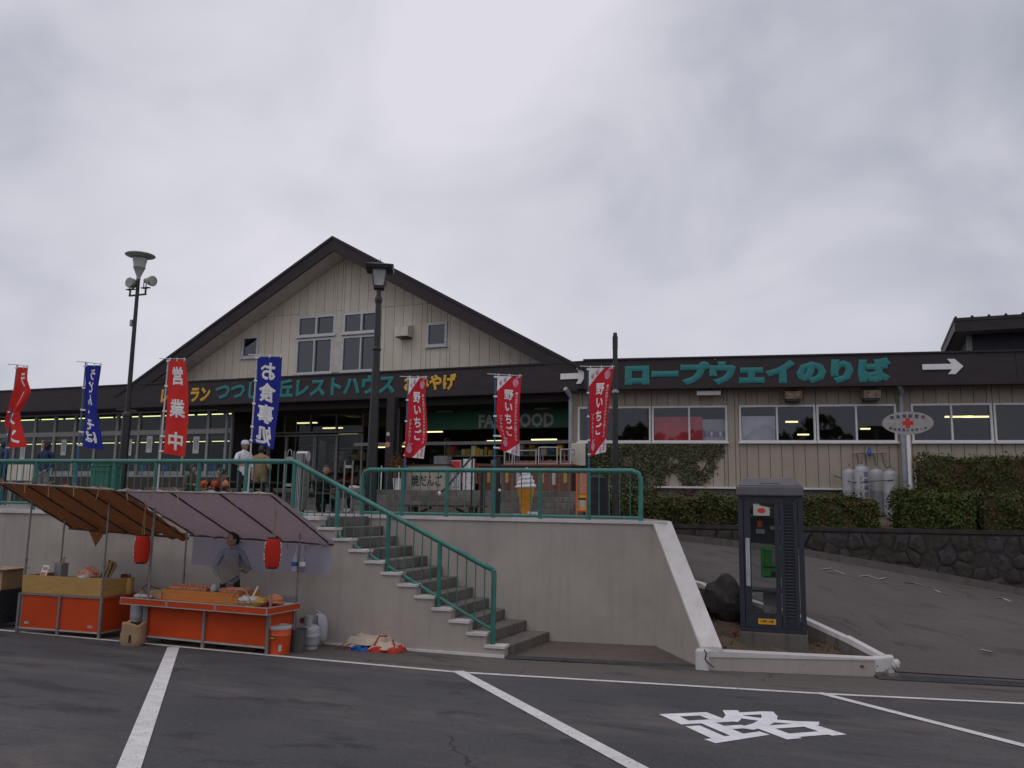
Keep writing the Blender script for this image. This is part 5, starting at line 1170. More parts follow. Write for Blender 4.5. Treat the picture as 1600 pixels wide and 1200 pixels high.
bt = thing('sauce_bottle', 'tan squeeze bottle with black cap at the right corner of the left counter', 'bottle', lcp(1.50, 0.50, LH+0.012))
b = MB(); b.lathe([(0.045,0), (0.05,0.02), (0.05,0.16), (0.035,0.21), (0.018,0.24)], 14); b.build('bottle_body', M['tan'], bt, smooth=True); b = MB(); b.lathe([(0.02,0.235), (0.02,0.26), (0.01,0.29)], 10); b.build('cap', M['black'], bt, smooth=True)
b = MB(); b.lathe([(0.05,0), (0.052,0.10), (0.054,0.20), (0.05,0.28)], 12); put(b, 'canister', 'dark red canister beside the squeeze bottle at the left counter end', 'canister', M['maroon'], lcp(1.36, 0.55, LH+0.012), smooth=True)
# table with boxes at the far left edge
ft = thing('draped_table', 'low table under a black drape at the far left edge', 'table', (-12.55, 9.05, gz(9.05)), math.radians(5))
b = MB(); b.box(-1.2, 0.55, 0, 0.7, 0.52, 0.56); b.build('table_top', M['black'], ft); 
b = MB(); b.grid(lambda u, v: (-1.2+1.77*u, -0.02-0.012*math.sin(30*u)*v, 0.565-0.50*v), 50, 4); b.grid(lambda u, v: (0.57+0.012*math.sin(14*u)*v, 0.7*u-0.02, 0.565-0.50*v), 14, 4); b.build('drape', M['darkc'], ft, smooth='all')
cb = thing('cardboard_box', 'tan cardboard box with open flaps on the black draped table', 'box', (-12.42, 9.15, gz(9.05)+0.56), math.radians(8))
b = MB(); b.box(-0.45, 0.30, 0, 0.40, 0, 0.30); b.build('carton', M['cardboard'], cb); b = MB(); b.box(-0.47, 0.42, -0.05, 0.40, 0.302, 0.315); b.build('flap', M['cardboard'], cb); b = MB(); b.box(0.0, 0.05, -0.006, -0.001, 0, 0.3); b.build('tape', M['foodpink'], cb)
put(bagmesh((0.12,0.09,0.05), 9), 'plastic_bag', 'white plastic bag on top of the cardboard box at the far left', 'bag', M['bagw'], (-12.5, 9.3, gz(9.05)+0.875), smooth=True)
# right counter
rc = thing('stall_counter', 'wide orange panelled food counter with an overhanging tray top, behind the orange pail', 'counter', (-9.25, 9.24, gz(9.24)), 0.0)
RW_, RD, RH = 2.12, 0.54, 0.60
cpanel(rc, 0.03, RW_*0.5-0.02, 0.01, 0.03, 0.10, 0.52); cpanel(rc, RW_*0.5+0.02, RW_-0.02, 0.01, 0.03, 0.10, 0.52); cpanel(rc, RW_-0.03, RW_-0.01, 0.04, RD, 0.10, 0.52)
for x in (0.0, RW_*0.5, RW_): cbar(rc, (x, 0, 0), (x, 0, 0.53), 0.04, 'steel', 'frame_post')
cbar(rc, (RW_, RD, 0), (RW_, RD, 0.53), 0.03, 'steel', 'frame_post'); cbar(rc, (0, RD, 0), (0, RD, 0.53), 0.03, 'steel', 'frame_post')
cbar(rc, (0, 0.004, 0.085), (RW_, 0.004, 0.085), 0.024); cbar(rc, (RW_, 0, 0.085), (RW_, RD, 0.085), 0.024)
TX0, TX1, TY0, TY1 = -0.33, 2.20, -0.15, 0.56
b = MB(); b.box(TX0+0.02, TX1-0.02, TY0+0.02, TY1, 0.555, 0.595); b.build('counter_top', M['orangetop'], rc)
edges = [(TX0, TX0+0.84), (TX0+0.85, TX0+1.68), (TX0+1.69, TX1)]
for x0, x1 in edges:
    b = MB(); b.box(x0+0.008, x1-0.008, TY0, TY0+0.012, 0.532, 0.60); ep = b.build('edge_panel', M['orange'], rc)
    b = MB()
    for q in ((x0, x1, TY0-0.005, TY0+0.014, 0.603, 0.616), (x0, x1, TY0-0.005, TY0+0.014, 0.518, 0.530), (x0, x0+0.010, TY0-0.004, TY0+0.013, 0.5305, 0.6025), (x1-0.010, x1, TY0-0.004, TY0+0.013, 0.5305, 0.6025)): b.box(*q)
    b.build('edge_trim', M['alu'], ep)
b = MB(); b.box(TX1-0.012, TX1, TY0+0.015, TY1, 0.532, 0.60); ep = b.build('edge_panel', M['orange'], rc); b = MB(); b.box(TX1-0.013, TX1+0.005, TY0+0.015, TY1, 0.603, 0.616); b.box(TX1-0.013, TX1+0.005, TY0+0.015, TY1, 0.518, 0.530); b.build('edge_trim', M['alu'], ep)
for x in (0.35, 1.05, 1.7): b = MB(); b.box(x-0.14, x+0.14, 0.1, 0.5, 0, 0.045); b.build('foot_block', M['wood'], rc, bevel=0.01)
rz = gz(9.24)+0.597
def rp(x, y, z=0): return np.array([-9.25+x, 9.24+y, rz+z])
# griddle box of orange wood
gb = thing('wooden_box', 'long orange wooden griddle box in the middle of the right counter', 'box', rp(0.24, 0.05), 0.0)
for q, nm in (((0,1.32,0,0.02,0,0.145), 'front_board'), ((0,1.32,0.43,0.45,0,0.145), 'back_board'), ((0,0.02,0.021,0.429,0,0.145), 'end_board'), ((1.30,1.32,0.021,0.429,0,0.145), 'end_board'), ((0.021,1.299,0.021,0.429,0.09,0.10), 'tray_floor')):
    b = MB(); b.box(*q); b.build(nm, M['woodorange'] if nm != 'tray_floor' else M['black'], gb)
b = MB(); b.box(0,0.26,0,0.30,0,0.10); put(b, 'carton', 'low brown carton at the left end of the wooden griddle box', 'box', M['cardboard'], rp(-0.05, 0.06), bevel=0.005)
for i, (x, w_, lb) in enumerate(((0.30, 0.30, 'pale pink food tray at the left end of the griddle box'), (0.62, 0.34, 'second pink food tray along the griddle box, left of the vendor'))):
    ft_ = thing('food_tray', lb, 'tray', rp(x, 0.10, 0.146), 0.0, 'food trays on the griddle box')
    b = MB(); b.prism([(0,0,0.0), (w_,0,0.0), (w_+0.01,-0.005,0.035), (-0.01,-0.005,0.035)], (0,0.24,0)); b.build('dish', M['foodpink'], ft_)
    b = MB()
    for k in range(10): b.blob((w_*(k+0.5)/10, 0.06+0.1*(k % 2), 0.045), (0.022,0.03,0.015), 8, 5)
    b.build('food_piece', M['foodorange'], ft_, smooth='all')['kind'] = 'stuff'
ft_ = thing('food_tray', 'larger heaped food tray in front of the vendor on the griddle box', 'tray', rp(1.22, 0.08, 0.146), 0.0, 'food trays on the griddle box')
b = MB(); b.prism([(0,0,0.0), (0.36,0,0.0), (0.38,-0.01,0.03), (-0.02,-0.01,0.03)], (0,0.26,0)); b.build('dish', M['foodpink'], ft_); b = MB()
for k in range(16): b.blob((0.03+0.3*(k % 8)/7, 0.05+0.12*(k//8), 0.04), (0.028,0.05,0.02), 8, 5)
b.build('food_piece', M['foodorange'], ft_, smooth='all')['kind'] = 'stuff'
b = MB(); b.box(0, 0.42, 0, 0.2, 0, 0.012); put(b, 'steel_lid', 'thin steel lid lying on the griddle box beside the bottle', 'lid', M['galv'], rp(0.80, 0.22, 0.147))
bt = thing('water_bottle', 'short clear blue plastic bottle standing on the griddle box', 'bottle', rp(1.08, 0.12, 0.146)); b = MB(); b.lathe([(0.045,0), (0.05,0.02), (0.048,0.06), (0.03,0.085), (0.014,0.10), (0.014,0.115)], 12); b.build('bottle_body', M['pipe'], bt, smooth=True)
bk = thing('wire_basket', 'round wire basket with handle and paper packets near the right end of the counter', 'basket', rp(1.66, 0.02), 0.0)
b = MB()
for r, z in ((0.22, 0.01), (0.24, 0.03), (0.25, 0.055)): b.tube([(r*1.25*math.cos(2*math.pi*k/24), r*0.7*math.sin(2*math.pi*k/24), z) for k in range(25)], 0.005, 5)
for k in range(16): a = 2*math.pi*k/16; b.tube([(0.1*math.cos(a), 0.06*math.sin(a), 0.01), (0.275*math.cos(a), 0.154*math.sin(a), 0.012), (0.31*math.cos(a), 0.175*math.sin(a), 0.06)], 0.003, 4)
b.build('wire_bowl', M['tan'], bk); b = MB(); b.tube([(0.15*math.cos(a)-0.05, 0.02*math.sin(a), 0.04+0.17*math.sin(a)) for a in np.linspace(0.2, 2.9, 12)], 0.006, 5); b.build('handle', M['alu'], bk)
for k, (x, y, lb) in enumerate(((0.05, 0.0, 'crumpled foil packet in the wire basket'), (0.17, 0.03, 'crumpled white paper packet at the right of the wire basket'))): put(bagmesh((0.09,0.07,0.05), 20+k), 'packet', lb, 'packet', M['lightgrey' if k == 0 else 'bagw'], rp(1.66+x, 0.02+y, 0.03), smooth=True)
b = MB(); b.tube([(0,0,0), (0.09,0.02,0.19)], [0.008,0.013], 8); put(b, 'white_stick', 'white ladle handle sticking up out of the wire basket', 'utensil', M['white'], rp(1.76, 0.06, 0.06))
put(bagmesh((0.15,0.11,0.075), 31), 'food_bag', 'orange food in a clear bag at the right end of the counter', 'bag', M['foodorange'], rp(2.02, 0.22), smooth=True)
put(bagmesh((0.10,0.08,0.06), 33), 'food_bag', 'small tan food bag between wire basket and front pole', 'bag', M['tan'], rp(1.90, 0.05), smooth=True)
b = MB(); b.box(0,0.26,0,0.12,0,0.11); put(b, 'plastic_box', 'clear plastic food box at the back right corner of the counter', 'box', M['clearplastic'], rp(1.92, 0.42), bevel=0.01)
b = MB(); b.box(0,0.34,0,0.22,0,0.012); put(b, 'chopping_board', 'white flat board on the right end of the counter', 'board', M['white'], rp(1.82, 0.46-0.2, 0.0), math.radians(4))
b = MB()
for k in range(3): b.blob((0.07*k, 0.02*k, 0.03), (0.06, 0.04, 0.03), 10, 6, lambda d: 1+0.2*math.sin(6*d[0]+k))
put(b, 'rag', 'crumpled pale cloths at the left end of the right counter', 'cloth', M['bagw'], rp(-0.12, -0.03), smooth=True)
# vendor
vp = onY(362, 880, 9.93)
vendor = person('man in grey sweatshirt behind the right counter holding a flat brown board, looking left', (vp[0]-0.03, 9.96, gz(9.96)), math.radians(36), 1.545,
    dict(elL=(-.25,-.02,1.12,.048,.048), wrL=(-.10,-.25,.98,.032,.032), haL=(-.04,-.29,.97,.036,.022), elR=(.27,-.03,1.14,.048,.048), wrR=(.24,-.24,1.10,.032,.032), haR=(.20,-.29,1.13,.036,.022)), top='shirtgrey', legs='darkc', hair='thin', head_yaw=math.radians(-62), collar='print')
b = MB(); R_ = _rz(36) @ np.array([[math.cos(0.55), 0, -math.sin(0.55)], [0,1,0], [math.sin(0.55), 0, math.cos(0.55)]])
b.obox((0,0,0), (0.31,0.03,0.26), R_); b.obox(R_ @ np.array([-0.157,0,0]), (0.003,0.032,0.26), R_, 1)
put(b, 'flat_board', 'flat brown board held tilted in the hands of the man behind the counter', 'board', [M['boardbrown'], M['white']], (vp[0]+0.135, 9.70, 0.99))
# lanterns
def lantern(px, py, y, label, zhang, marks):
    p = onY(px, py, y); H = 0.40; r = 0.108; root = thing('paper_lantern', label, 'lantern', (p[0], y, p[2]-H/2), 0.0, 'red paper lanterns of the stalls')
    n = 14; prof = []
    for k in range(n*4+1):
        t = k/(n*4); rr = r*(0.62+0.38*(math.sin(math.pi*min(1, max(0, 0.06+0.88*t)))**0.42)) - 0.0035*abs(math.cos(math.pi*t*n)); prof.append((rr, 0.02+t*(H-0.04)))
    b = MB(); b.lathe(prof, 24); b.build('paper_shade', M['lantern'], root, smooth='all')
    for z in (0.0, H-0.022): b = MB(); b.lathe([(r*0.62, z), (r*0.66, z+0.004), (r*0.66, z+0.02), (r*0.55, z+0.022)], 18); b.build('cap_ring', M['print'], root, smooth=True)
    b = MB()
    for sx in (-0.02, 0.02): b.tube([(sx, 0, H), (0, 0, zhang-(p[2]-H/2))], 0.0035, 5)
    b.build('cord', M['cardboard'], root)
    for a0 in marks:                                                 # brush lettering down the side
        b = MB(); t = slice_text(text_v('だんご', 0.05, 0.1), 24, 8); vs = []
        for x, y_, h_ in t[0]:
            z = 0.05+y_*(H-0.10); tt = (z-0.02)/(H-0.04); rr = r*(0.62+0.38*(math.sin(math.pi*min(1, max(0, 0.06+0.88*tt)))**0.42))+0.003+0.001*h_; an = a0+(x-0.5)*0.8; vs.append((rr*math.cos(an), rr*math.sin(an), z))
        b.add(vs, t[1]); b.build('lettering', M['white'], root, fix=False)
    return root
lantern(222, 858, 9.05, 'red paper lantern hanging between the two stall canopies', 1.97, [math.radians(228)])
lantern(426, 864, 9.05, 'red paper lantern hanging at the front right of the right stall', 1.98, [math.radians(226), math.radians(32)])
# two plastic bottles tied to the rear right pole
for k, (px, lb) in enumerate(((461, 'plastic drink bottle with blue label hanging left of the rear stall pole'), (473, 'plain plastic bottle hanging right of the rear stall pole'))):
    p = onY(px, 880, 9.92); bt = thing('plastic_bottle', lb, 'bottle', (p[0], 9.91, p[2]-0.12)); b = MB(); b.lathe([(0.03,0), (0.042,0.01), (0.042,0.16), (0.036,0.19), (0.014,0.225), (0.014,0.25)], 12); b.build('bottle_body', M['clearplastic'] if k else M['bagw'], bt, smooth=True)
    b = MB(); b.lathe([(0.0425,0.08), (0.0430,0.085), (0.0430,0.135), (0.0425,0.14)], 12); b.build('label_band', M['bluepaint'] if k == 0 else M['white'], bt); b = MB(); b.tube([(0,0,0.25), (0.02 if k == 0 else -0.02, 0.02, 0.36)], 0.003, 4); b.build('string', M['white'], bt)
# under and beside the stalls
def gpt(px, py): return ground(px, py)
def cyl_tank(label, loc, h, r, writing=None, group=None, valve='rust'):
    root = thing('gas_cylinder', label, 'gas cylinder', loc, 0, group)
    b = MB(); b.lathe([(r*0.86,0), (r*0.9,0.03), (r*0.9,0.06), (r,0.075), (r,h*0.5), (r*1.008,h*0.505), (r*1.008,h*0.52), (r,h*0.525), (r,h*0.86), (r*0.93,h*0.91), (r*0.72,h*0.955), (r*0.35,h*0.985), (r*0.12,h)], 24); b.build('tank', M['tank'], root, smooth=True)
    b = MB(); b.tube([(0,0,h-0.01), (0,0,h+0.07)], 0.022, 8); b.tube([(0,0,h+0.04), (0.07,-0.02,h+0.045)], 0.014, 8); b.lathe([(0.034,h+0.07), (0.034,h+0.085)], 10); b.build('valve', M[valve], root, smooth=True)
    b = MB(); b.lathe([(r*0.5,h*0.975), (r*0.52,h*0.975), (r*0.52,h*0.975+0.04), (r*0.5,h*0.975+0.04)], 16); b.build('neck_ring', M['tank'], root, smooth=True)
    if writing:
        for tx, a0, zt_, zb_, wd in writing:
            t = text_v(tx, 0.03, 0.25); b = MB(); vs = [((r+0.003+0.001*h_)*math.cos(a0+(x-0.5)*wd/r), (r+0.003+0.001*h_)*math.sin(a0+(x-0.5)*wd/r), zb_+y*(zt_-zb_)) for x, y, h_ in t[0]]; b.add(vs, t[1]); b.build('lettering', M['navyprint'], root, fix=False)
    return root
g_ = gpt(206, 975+22); t1 = cyl_tank('tall grey gas cylinder standing between the two stall counters', (-9.62, 9.5, gz(9.5)), 0.62, 0.125)
b = MB(); b.tube([(-9.62,9.5,gz(9.5)+0.70), (-9.45,9.42,0.75), (-9.30,9.5,0.70), (-9.25,9.6,0.66)], 0.009, 6); t_ = put(b, 'gas_hose', 'dark hose from the tall cylinder up to the right counter', 'hose', M['maroon'], (0,0,0), smooth=True)
sk = thing('paper_sack', 'open brown paper sack of charcoal on the asphalt between the stalls', 'sack', (*gpt(207, 1008)[:2], gz(gpt(207, 1008)[1])), math.radians(10))
b = MB(); rr_ = random.Random(4)
for j, (z, sx, sy) in enumerate(((0,0.15,0.10), (0.08,0.165,0.115), (0.18,0.155,0.105), (0.25,0.16,0.11), (0.285,0.14,0.09), (0.25,0.13,0.085))):
    pass
lv = [(0,0.14,0.095), (0.06,0.162,0.112), (0.14,0.158,0.108), (0.21,0.150,0.10), (0.27,0.158,0.105), (0.30,0.150,0.10), (0.27,0.14,0.09), (0.22,0.13,0.085)]
n = 20; vs = []; fs = []
for z, sx_, sy_ in lv:
    for k in range(n):
        a = 2*math.pi*k/n; e_ = 0.62; q = lambda c: math.copysign(abs(c)**e_, c); j_ = 1+0.05*math.sin(5*a+20*z)+0.03*math.sin(9*a-31*z); vs.append((sx_*q(math.cos(a))*j_, sy_*q(math.sin(a))*j_, z+(0.02*math.sin(3*a+1) if z > 0.2 else 0)))
for j in range(len(lv)-1):
    for k in range(n): fs.append((j*n+k, j*n+(k+1) % n, (j+1)*n+(k+1) % n, (j+1)*n+k))
fs.append(tuple((len(lv)-1)*n+k for k in range(n))); b.add(vs, fs); b.build('sack', M['bagtan'], sk, smooth='all')
b = MB()
for k in range(14): b.bar((rr_.uniform(-0.1,0.1), rr_.uniform(-0.05,0.05), 0.23), (rr_.uniform(-0.1,0.1), rr_.uniform(-0.05,0.05), 0.30), 0.03, 0.025)
b.build('charcoal', M['coal'], sk); b = MB(); b.box(0.02,0.05,-0.124,-0.119,0.05,0.15); b.build('sack_print', M['print'], sk)
pl = thing('pail', 'orange metal pail with silver lid beside the right counter', 'pail', (*gpt(436, 1022)[:2], gz(gpt(436, 1022)[1])))
b = MB(); b.lathe([(0.128,0), (0.134,0.01), (0.140,0.24), (0.146,0.25), (0.141,0.26), (0.144,0.35)], 28); b.build('pail_body', M['pail'], pl, smooth=True)
b = MB(); b.lathe([(0.147,0.325), (0.150,0.335), (0.150,0.365), (0.147,0.372), (0.140,0.366), (0.138,0.36)], 28); b.build('lid', M['lightgrey'], pl, smooth=True)
for a0, a1, z0, z1, mm in ((-2.05,-1.35,0.20,0.245,'print'), (-1.98,-1.42,0.212,0.232,'yellowsign'), (-1.02,-0.75,0.06,0.14,'lightgrey')):
    rr2 = 0.1445 if mm != 'yellowsign' else 0.1465; b = MB(); b.grid(lambda u, v: (rr2*math.cos(a0+(a1-a0)*u), rr2*math.sin(a0+(a1-a0)*u), z0+(z1-z0)*v), 8, 1); b.build('label_print', M[mm], pl, fix=False)
bu = thing('bucket', 'plain grey plastic bucket behind the orange pail', 'bucket', (*gpt(463, 1018)[:2], gz(gpt(463, 1018)[1])))
b = MB(); b.lathe([(0.10,0), (0.125,0.28), (0.135,0.285), (0.135,0.30), (0.118,0.295), (0.095,0.02)], 22); b.build('bucket_body', M['bucket'], bu, smooth=True); b = MB(); b.tube([(0.13*math.cos(a), 0.02, 0.29-0.10*math.sin(a)*0.2) for a in np.linspace(0, math.pi, 9)], 0.005, 5); b.build('handle', M['black'], bu)
gl = gpt(484, 1014); lpg = thing('gas_bottle', 'short grey gas bottle with collar behind the bucket', 'gas bottle', (gl[0], gl[1], gz(gl[1])))
b = MB(); b.lathe([(0.10,0), (0.105,0.02), (0.10,0.04), (0.125,0.06), (0.135,0.10), (0.135,0.17), (0.139,0.175), (0.139,0.185), (0.135,0.19), (0.135,0.25), (0.12,0.30), (0.08,0.33), (0.04,0.34)], 24); b.build('tank', M['tank'], lpg, smooth=True)
b = MB(); b.grid(lambda u, v: (0.098*math.cos(0.3+5.2*u), 0.098*math.sin(0.3+5.2*u), 0.31+0.14*v), 22, 1); b.grid(lambda u, v: (0.092*math.cos(0.3+5.2*u), 0.092*math.sin(0.3+5.2*u), 0.31+0.14*v), 22, 1); b.build('collar', M['tank'], lpg, fix=False); b = MB(); b.tube([(0,0,0.33), (0,0,0.41)], 0.02, 8); b.tube([(0,0,0.38), (-0.15,-0.05,0.38)], 0.022, 8); b.tube([(-0.10,-0.05,0.35), (-0.12,-0.04,0.42)], 0.028, 8); b.build('regulator', M['maroon'], lpg, smooth=True)
pb2 = gpt(500, 1008); bg = thing('plastic_bag', 'full white plastic carrier bag with pink print against the wall by the gas bottle', 'bag', (pb2[0], pb2[1]-0.02, gz(pb2[1])))
b = MB(); b.blob((0,0,0.24), (0.125,0.10,0.25), 18, 14, lambda d: 1+0.08*math.sin(6*d[0]+4*d[2])+0.06*math.sin(9*d[1]+5*d[2]+1)-0.15*max(0, d[2])); b.tube([(-0.05,0,0.42), (-0.07,0,0.49), (-0.02,0,0.46)], 0.014, 6); b.build('bag', M['bagw'], bg, smooth='all'); b = MB(); b.prism([(-0.02,-0.112,0.25), (0.03,-0.115,0.30), (0.02,-0.112,0.36), (-0.04,-0.108,0.36)], (0,0.006,0)); b.build('bag_print', M['flower'], bg)
tg = gpt(580, 1016); tp = thing('folded_tarpaulin', 'untidy folded cream and red tarpaulin with blue corner at the foot of the wall', 'tarpaulin', (tg[0], tg[1]+0.05, gz(tg[1])), math.radians(4))
def fold(x0, x1, y0, y1, z0, h, m, ph):
    b = MB()
    def fn(u, v):
        x = x0+(x1-x0)*u; y = y0+(y1-y0)*v; e_ = min(1, 6*min(u, 1-u, v, 1-v)); return (x+0.03*math.sin(7*v*3+ph), y+0.03*math.sin(8*u+ph), z0+h*e_**0.5*(0.75+0.25*math.sin(9*u+ph)*math.cos(6*v+ph)))
    b.grid(fn, 24, 12); b.build('fold', m, tp, smooth='all', fix=False)
fold(-0.36,0.42,-0.22,0.2,0.0,0.08,M['tarpred'],1); fold(-0.34,0.40,-0.18,0.22,0.045,0.07,M['tarpcream'],2.5); fold(-0.36,0.18,-0.20,0.2,0.09,0.12,M['tarpcream'],0.3); fold(-0.22,0.02,-0.27,-0.14,0.0,0.09,M['bluepaint'],4); fold(0.1,0.46,-0.26,0.1,0.01,0.10,M['tarpred'],3.3); fold(0.05,0.40,-0.23,0.12,0.05,0.09,M['tarpcream'],5.0)
b = MB(); b.tube([(0.12,-0.21,0.10), (0.14,-0.10,0.21), (0.16,0.1,0.18)], 0.012, 6); b.tube([(0.42,-0.2,0.02), (0.40,-0.15,0.12), (0.30,0.0,0.15)], 0.012, 6); b.tube([(-0.34,-0.2,0.1), (-0.44,-0.22,0.03), (-0.52,-0.24,0.006)], 0.007, 6); b.build('strap', M['tarpred'], tp, smooth=True)
# ================================================================== BANNERS on the railings
def lerp(tab, v): return float(np.interp(v, [a for a, _ in tab], [c for _, c in tab]))
def banner(label, pole_px, L, Rr, ytop, ybot, t, m, polem, words, mirror=False, group='banners on the railings', wave=0.03, arm_px=12, strawberry=False, seed=0, clips=(0.01,0.28,0.55,0.82,0.98)):
    """pole_px: (x top, y top), (x at rail, y rail); L, Rr: outline of the cloth against v (0 top, 1 bottom)"""
    (xa, ya), (xb, yb) = pole_px
    pa, pb_ = W2(*onW(xa, ya, t)), W2(*onW(xb, yb, t)); pb_ = np.array([pb_[0], pb_[1], TZ+0.10])
    k_ = (pa[2]-pb_[2]); root = thing('banner', label, 'banner', (pb_[0], pb_[1], TZ+0.1), PHI, group)
    b = MB(); b.tube([pb_, pa], [0.015, 0.011], 8); b.build('pole', M[polem], root, world=True, smooth=True)
    def edge(tab, v, y0, y1): return W2(*onW(lerp(tab, v), y0+(y1-y0)*v, t))
    nrm = np.array([WN[0], WN[1], 0])
    def fn(u, v):
        a = edge(L, v, ytop[0], ybot[0]); c = edge(Rr, v, ytop[1], ybot[1]); p = a*(1-u)+c*u
        w_ = wave*(0.25+v)*math.sin(2.2*math.pi*u+seed+3.5*v)+0.6*wave*math.sin(5*v+seed*2)*u
        return p-nrm*(0.03+w_)
    b = MB(); b.grid(fn, 14, 48); cl_ = b.build('cloth', M[m], root, world=True, smooth='all', fix=False)
    arm0 = W2(*onW(xa-arm_px, ya-0.5, t)); arm1 = fn(1.04, -0.012); b = MB(); b.tube([arm0-nrm*0.03, pa-nrm*0.02, arm1], 0.007, 6); b.build('cross_arm', M['whitepole'], root, world=True, smooth=True)
    pv = lambda v: pa+(pb_-pa)*max(0, min(1, (v*(ybot[0]-ytop[0])+ytop[0]-ya)/(yb-ya)*1.0*(pa[2]-W2(*onW(xb, yb, t))[2])/(pa[2]-pb_[2])))
    for v in clips:
        q = fn(0.03, v); p = pv(v); b = MB(); b.bar(p-nrm*0.012-[0.015,0,0], q+nrm*0.004, 0.028, 0.028); b.build('clip', M['white'], root, world=True)
    for u in (0.06, 0.5, 0.94):
        b = MB(); q = fn(u, 0.004); b.bar(q+[0,0,0.045], q-[0,0,0.012], 0.018, 0.006); b.build('clip', M['white'], root, world=True)
    def paint_on(t2, u0, u1, v0, v1, mm, name, off=0.006):
        b = MB(); b.add([fn(u0+(u1-u0)*q[0], v1+(v0-v1)*q[1])-nrm*(off+(0.002*q[2] if len(q) > 2 else 0)) for q in t2[0]], t2[1]); return b.build(name, M[mm], cl_, world=True, fix=False, smooth='all')
    for (tx, u0, u1, v0, v1, bold, gap) in words:
        paint_on(slice_text(text_v(tx, bold, gap, mirror), 40, 8), u0, u1, v0, v1, 'white', 'lettering')
    if strawberry:
        n = 8; tri = lambda P: ([(P[0][0]*(1-i/n)*(1-j/n)+P[1][0]*(i/n)*(1-j/n)+P[2][0]*j/n, P[0][1]*(1-i/n)*(1-j/n)+P[1][1]*(i/n)*(1-j/n)+P[2][1]*j/n) for j in range(n+1) for i in range(n+1)], [(j*(n+1)+i, j*(n+1)+i+1, (j+1)*(n+1)+i+1, (j+1)*(n+1)+i) for j in range(n) for i in range(n)])
        paint_on(tri([(0.0,1.0), (0.62,1.0), (0.0,0.79)]), 0, 1, 0, 1, 'white', 'white_corner', 0.004); paint_on(tri([(1.0,0.0), (0.34,0.0), (1.0,0.16)]), 0, 1, 0, 1, 'white', 'white_corner', 0.004)
        def berry(u, v, s, mm):
            a = [(0.5+0.5*math.cos(x)*(1-0.25*max(0, -math.sin(x))), 0.5+0.5*math.sin(x)) for x in np.linspace(0, 2*math.pi, 15)[:-1]]; fo = []
            paint_on((a, [tuple(range(14))]), u-s, u+s, v-s*0.42, v+s*0.42, mm, 'strawberry', 0.008)
            paint_on(([(0.4,1.0), (0.75,1.35), (1.2,1.2), (0.8,1.05)], [(0,1,2,3)]), u-s, u+s, v-s*0.42, v+s*0.42, mm, 'leaf_mark', 0.008)
        for u, v in ((0.16,0.10), (0.34,0.055), (0.86,0.955), (0.68,0.97), (0.88,0.905)): berry(u, v, 0.065, 'pink')
        berry(0.78, 0.085, 0.13, 'pink'); berry(0.2, 0.90, 0.12, 'pink')
    return root
banner('twisted red banner at the far left with white katakana, its cloth blown sideways', ((27,570),(6,722)), [(0,30),(.2,28),(.5,16),(.68,8),(.85,13),(1,12)], [(0,49),(.15,47),(.3,51),(.45,40),(.55,30),(.7,31),(.85,36),(1,42)], (574,575), (702,698), TF, 'fred', 'bluepole', [('ラーメン', 0.30, 0.80, 0.07, 0.95, 0.03, 0.15)], True, seed=1, wave=0.05)
banner('blue banner with mirrored white hiragana next to the far left red one', ((134,566),(122,722)), [(0,137),(.3,135),(.6,134),(.8,131),(1,129)], [(0,160),(.3,153),(.55,152),(.8,160),(1,164)], (571,571), (698,704), TF, 'fblue', 'bluepole', [('うどん・そば', 0.22, 0.74, 0.05, 0.93, 0.035, 0.02)], True, seed=2)
banner('straight red banner with three large white characters left of the gable wall', ((263,561),(249,722)), [(0,266),(.3,263),(.7,260),(1,257)], [(0,291),(.25,296),(.6,296),(1,291)], (563,563), (708,714), TF, 'fred', 'whitepole', [('営業中', 0.18, 0.86, 0.07, 0.95, 0.03, 0.75)], False, seed=3, wave=0.02)
banner('blue banner with large mirrored white characters above the stair railing', ((402,555),(390,722)), [(0,404),(.3,402),(.7,399),(1,397)], [(0,443),(.3,440),(.7,434),(1,431)], (558,558), (691,703), TF, 'fblue', 'whitepole', [('お食事処', 0.14, 0.82, 0.07, 0.99, 0.035, 0.12)], True, seed=4, wave=0.02)
SB = [('野いちご', 0.32, 0.70, 0.175, 0.78, 0.03, 0.10), ('春の自然からさわやかな贈りもの', 0.79, 0.91, 0.20, 0.82, 0.012, 0.04), ('ソフトクリーム', 0.12, 0.25, 0.52, 0.85, 0.02, 0.05)]
banner('red and white strawberry banner nearest the lantern post, leaning left at the bottom', ((638,589),(632,735)), [(0,640),(.5,638),(.8,635),(1,634)], [(0,668),(.2,665),(.55,669),(.75,670),(.88,666),(1,664)], (591,591), (714,717), TR, 'fcrim', 'bluepole', SB, seed=5, strawberry=True, wave=0.025)
banner('red and white strawberry banner behind the soft cream figure, its lower edge curled', ((774,585),(773,735)), [(0,778),(.5,777),(.7,778),(.85,785),(.95,784),(1,779)], [(0,815),(.5,813),(1,812)], (588,589), (702,713), TR, 'fcrim', 'bluepole', SB, seed=6, strawberry=True)
banner('red and white strawberry banner at the right end, beside the bare black post', ((919,573),(921,735)), [(0,921),(.5,921),(1,922)], [(0,960),(.3,954),(.6,950),(.85,947),(1,947)], (576,575), (713,706), TR, 'fcrim', 'bluepole', SB, seed=7, strawberry=True, wave=0.02)

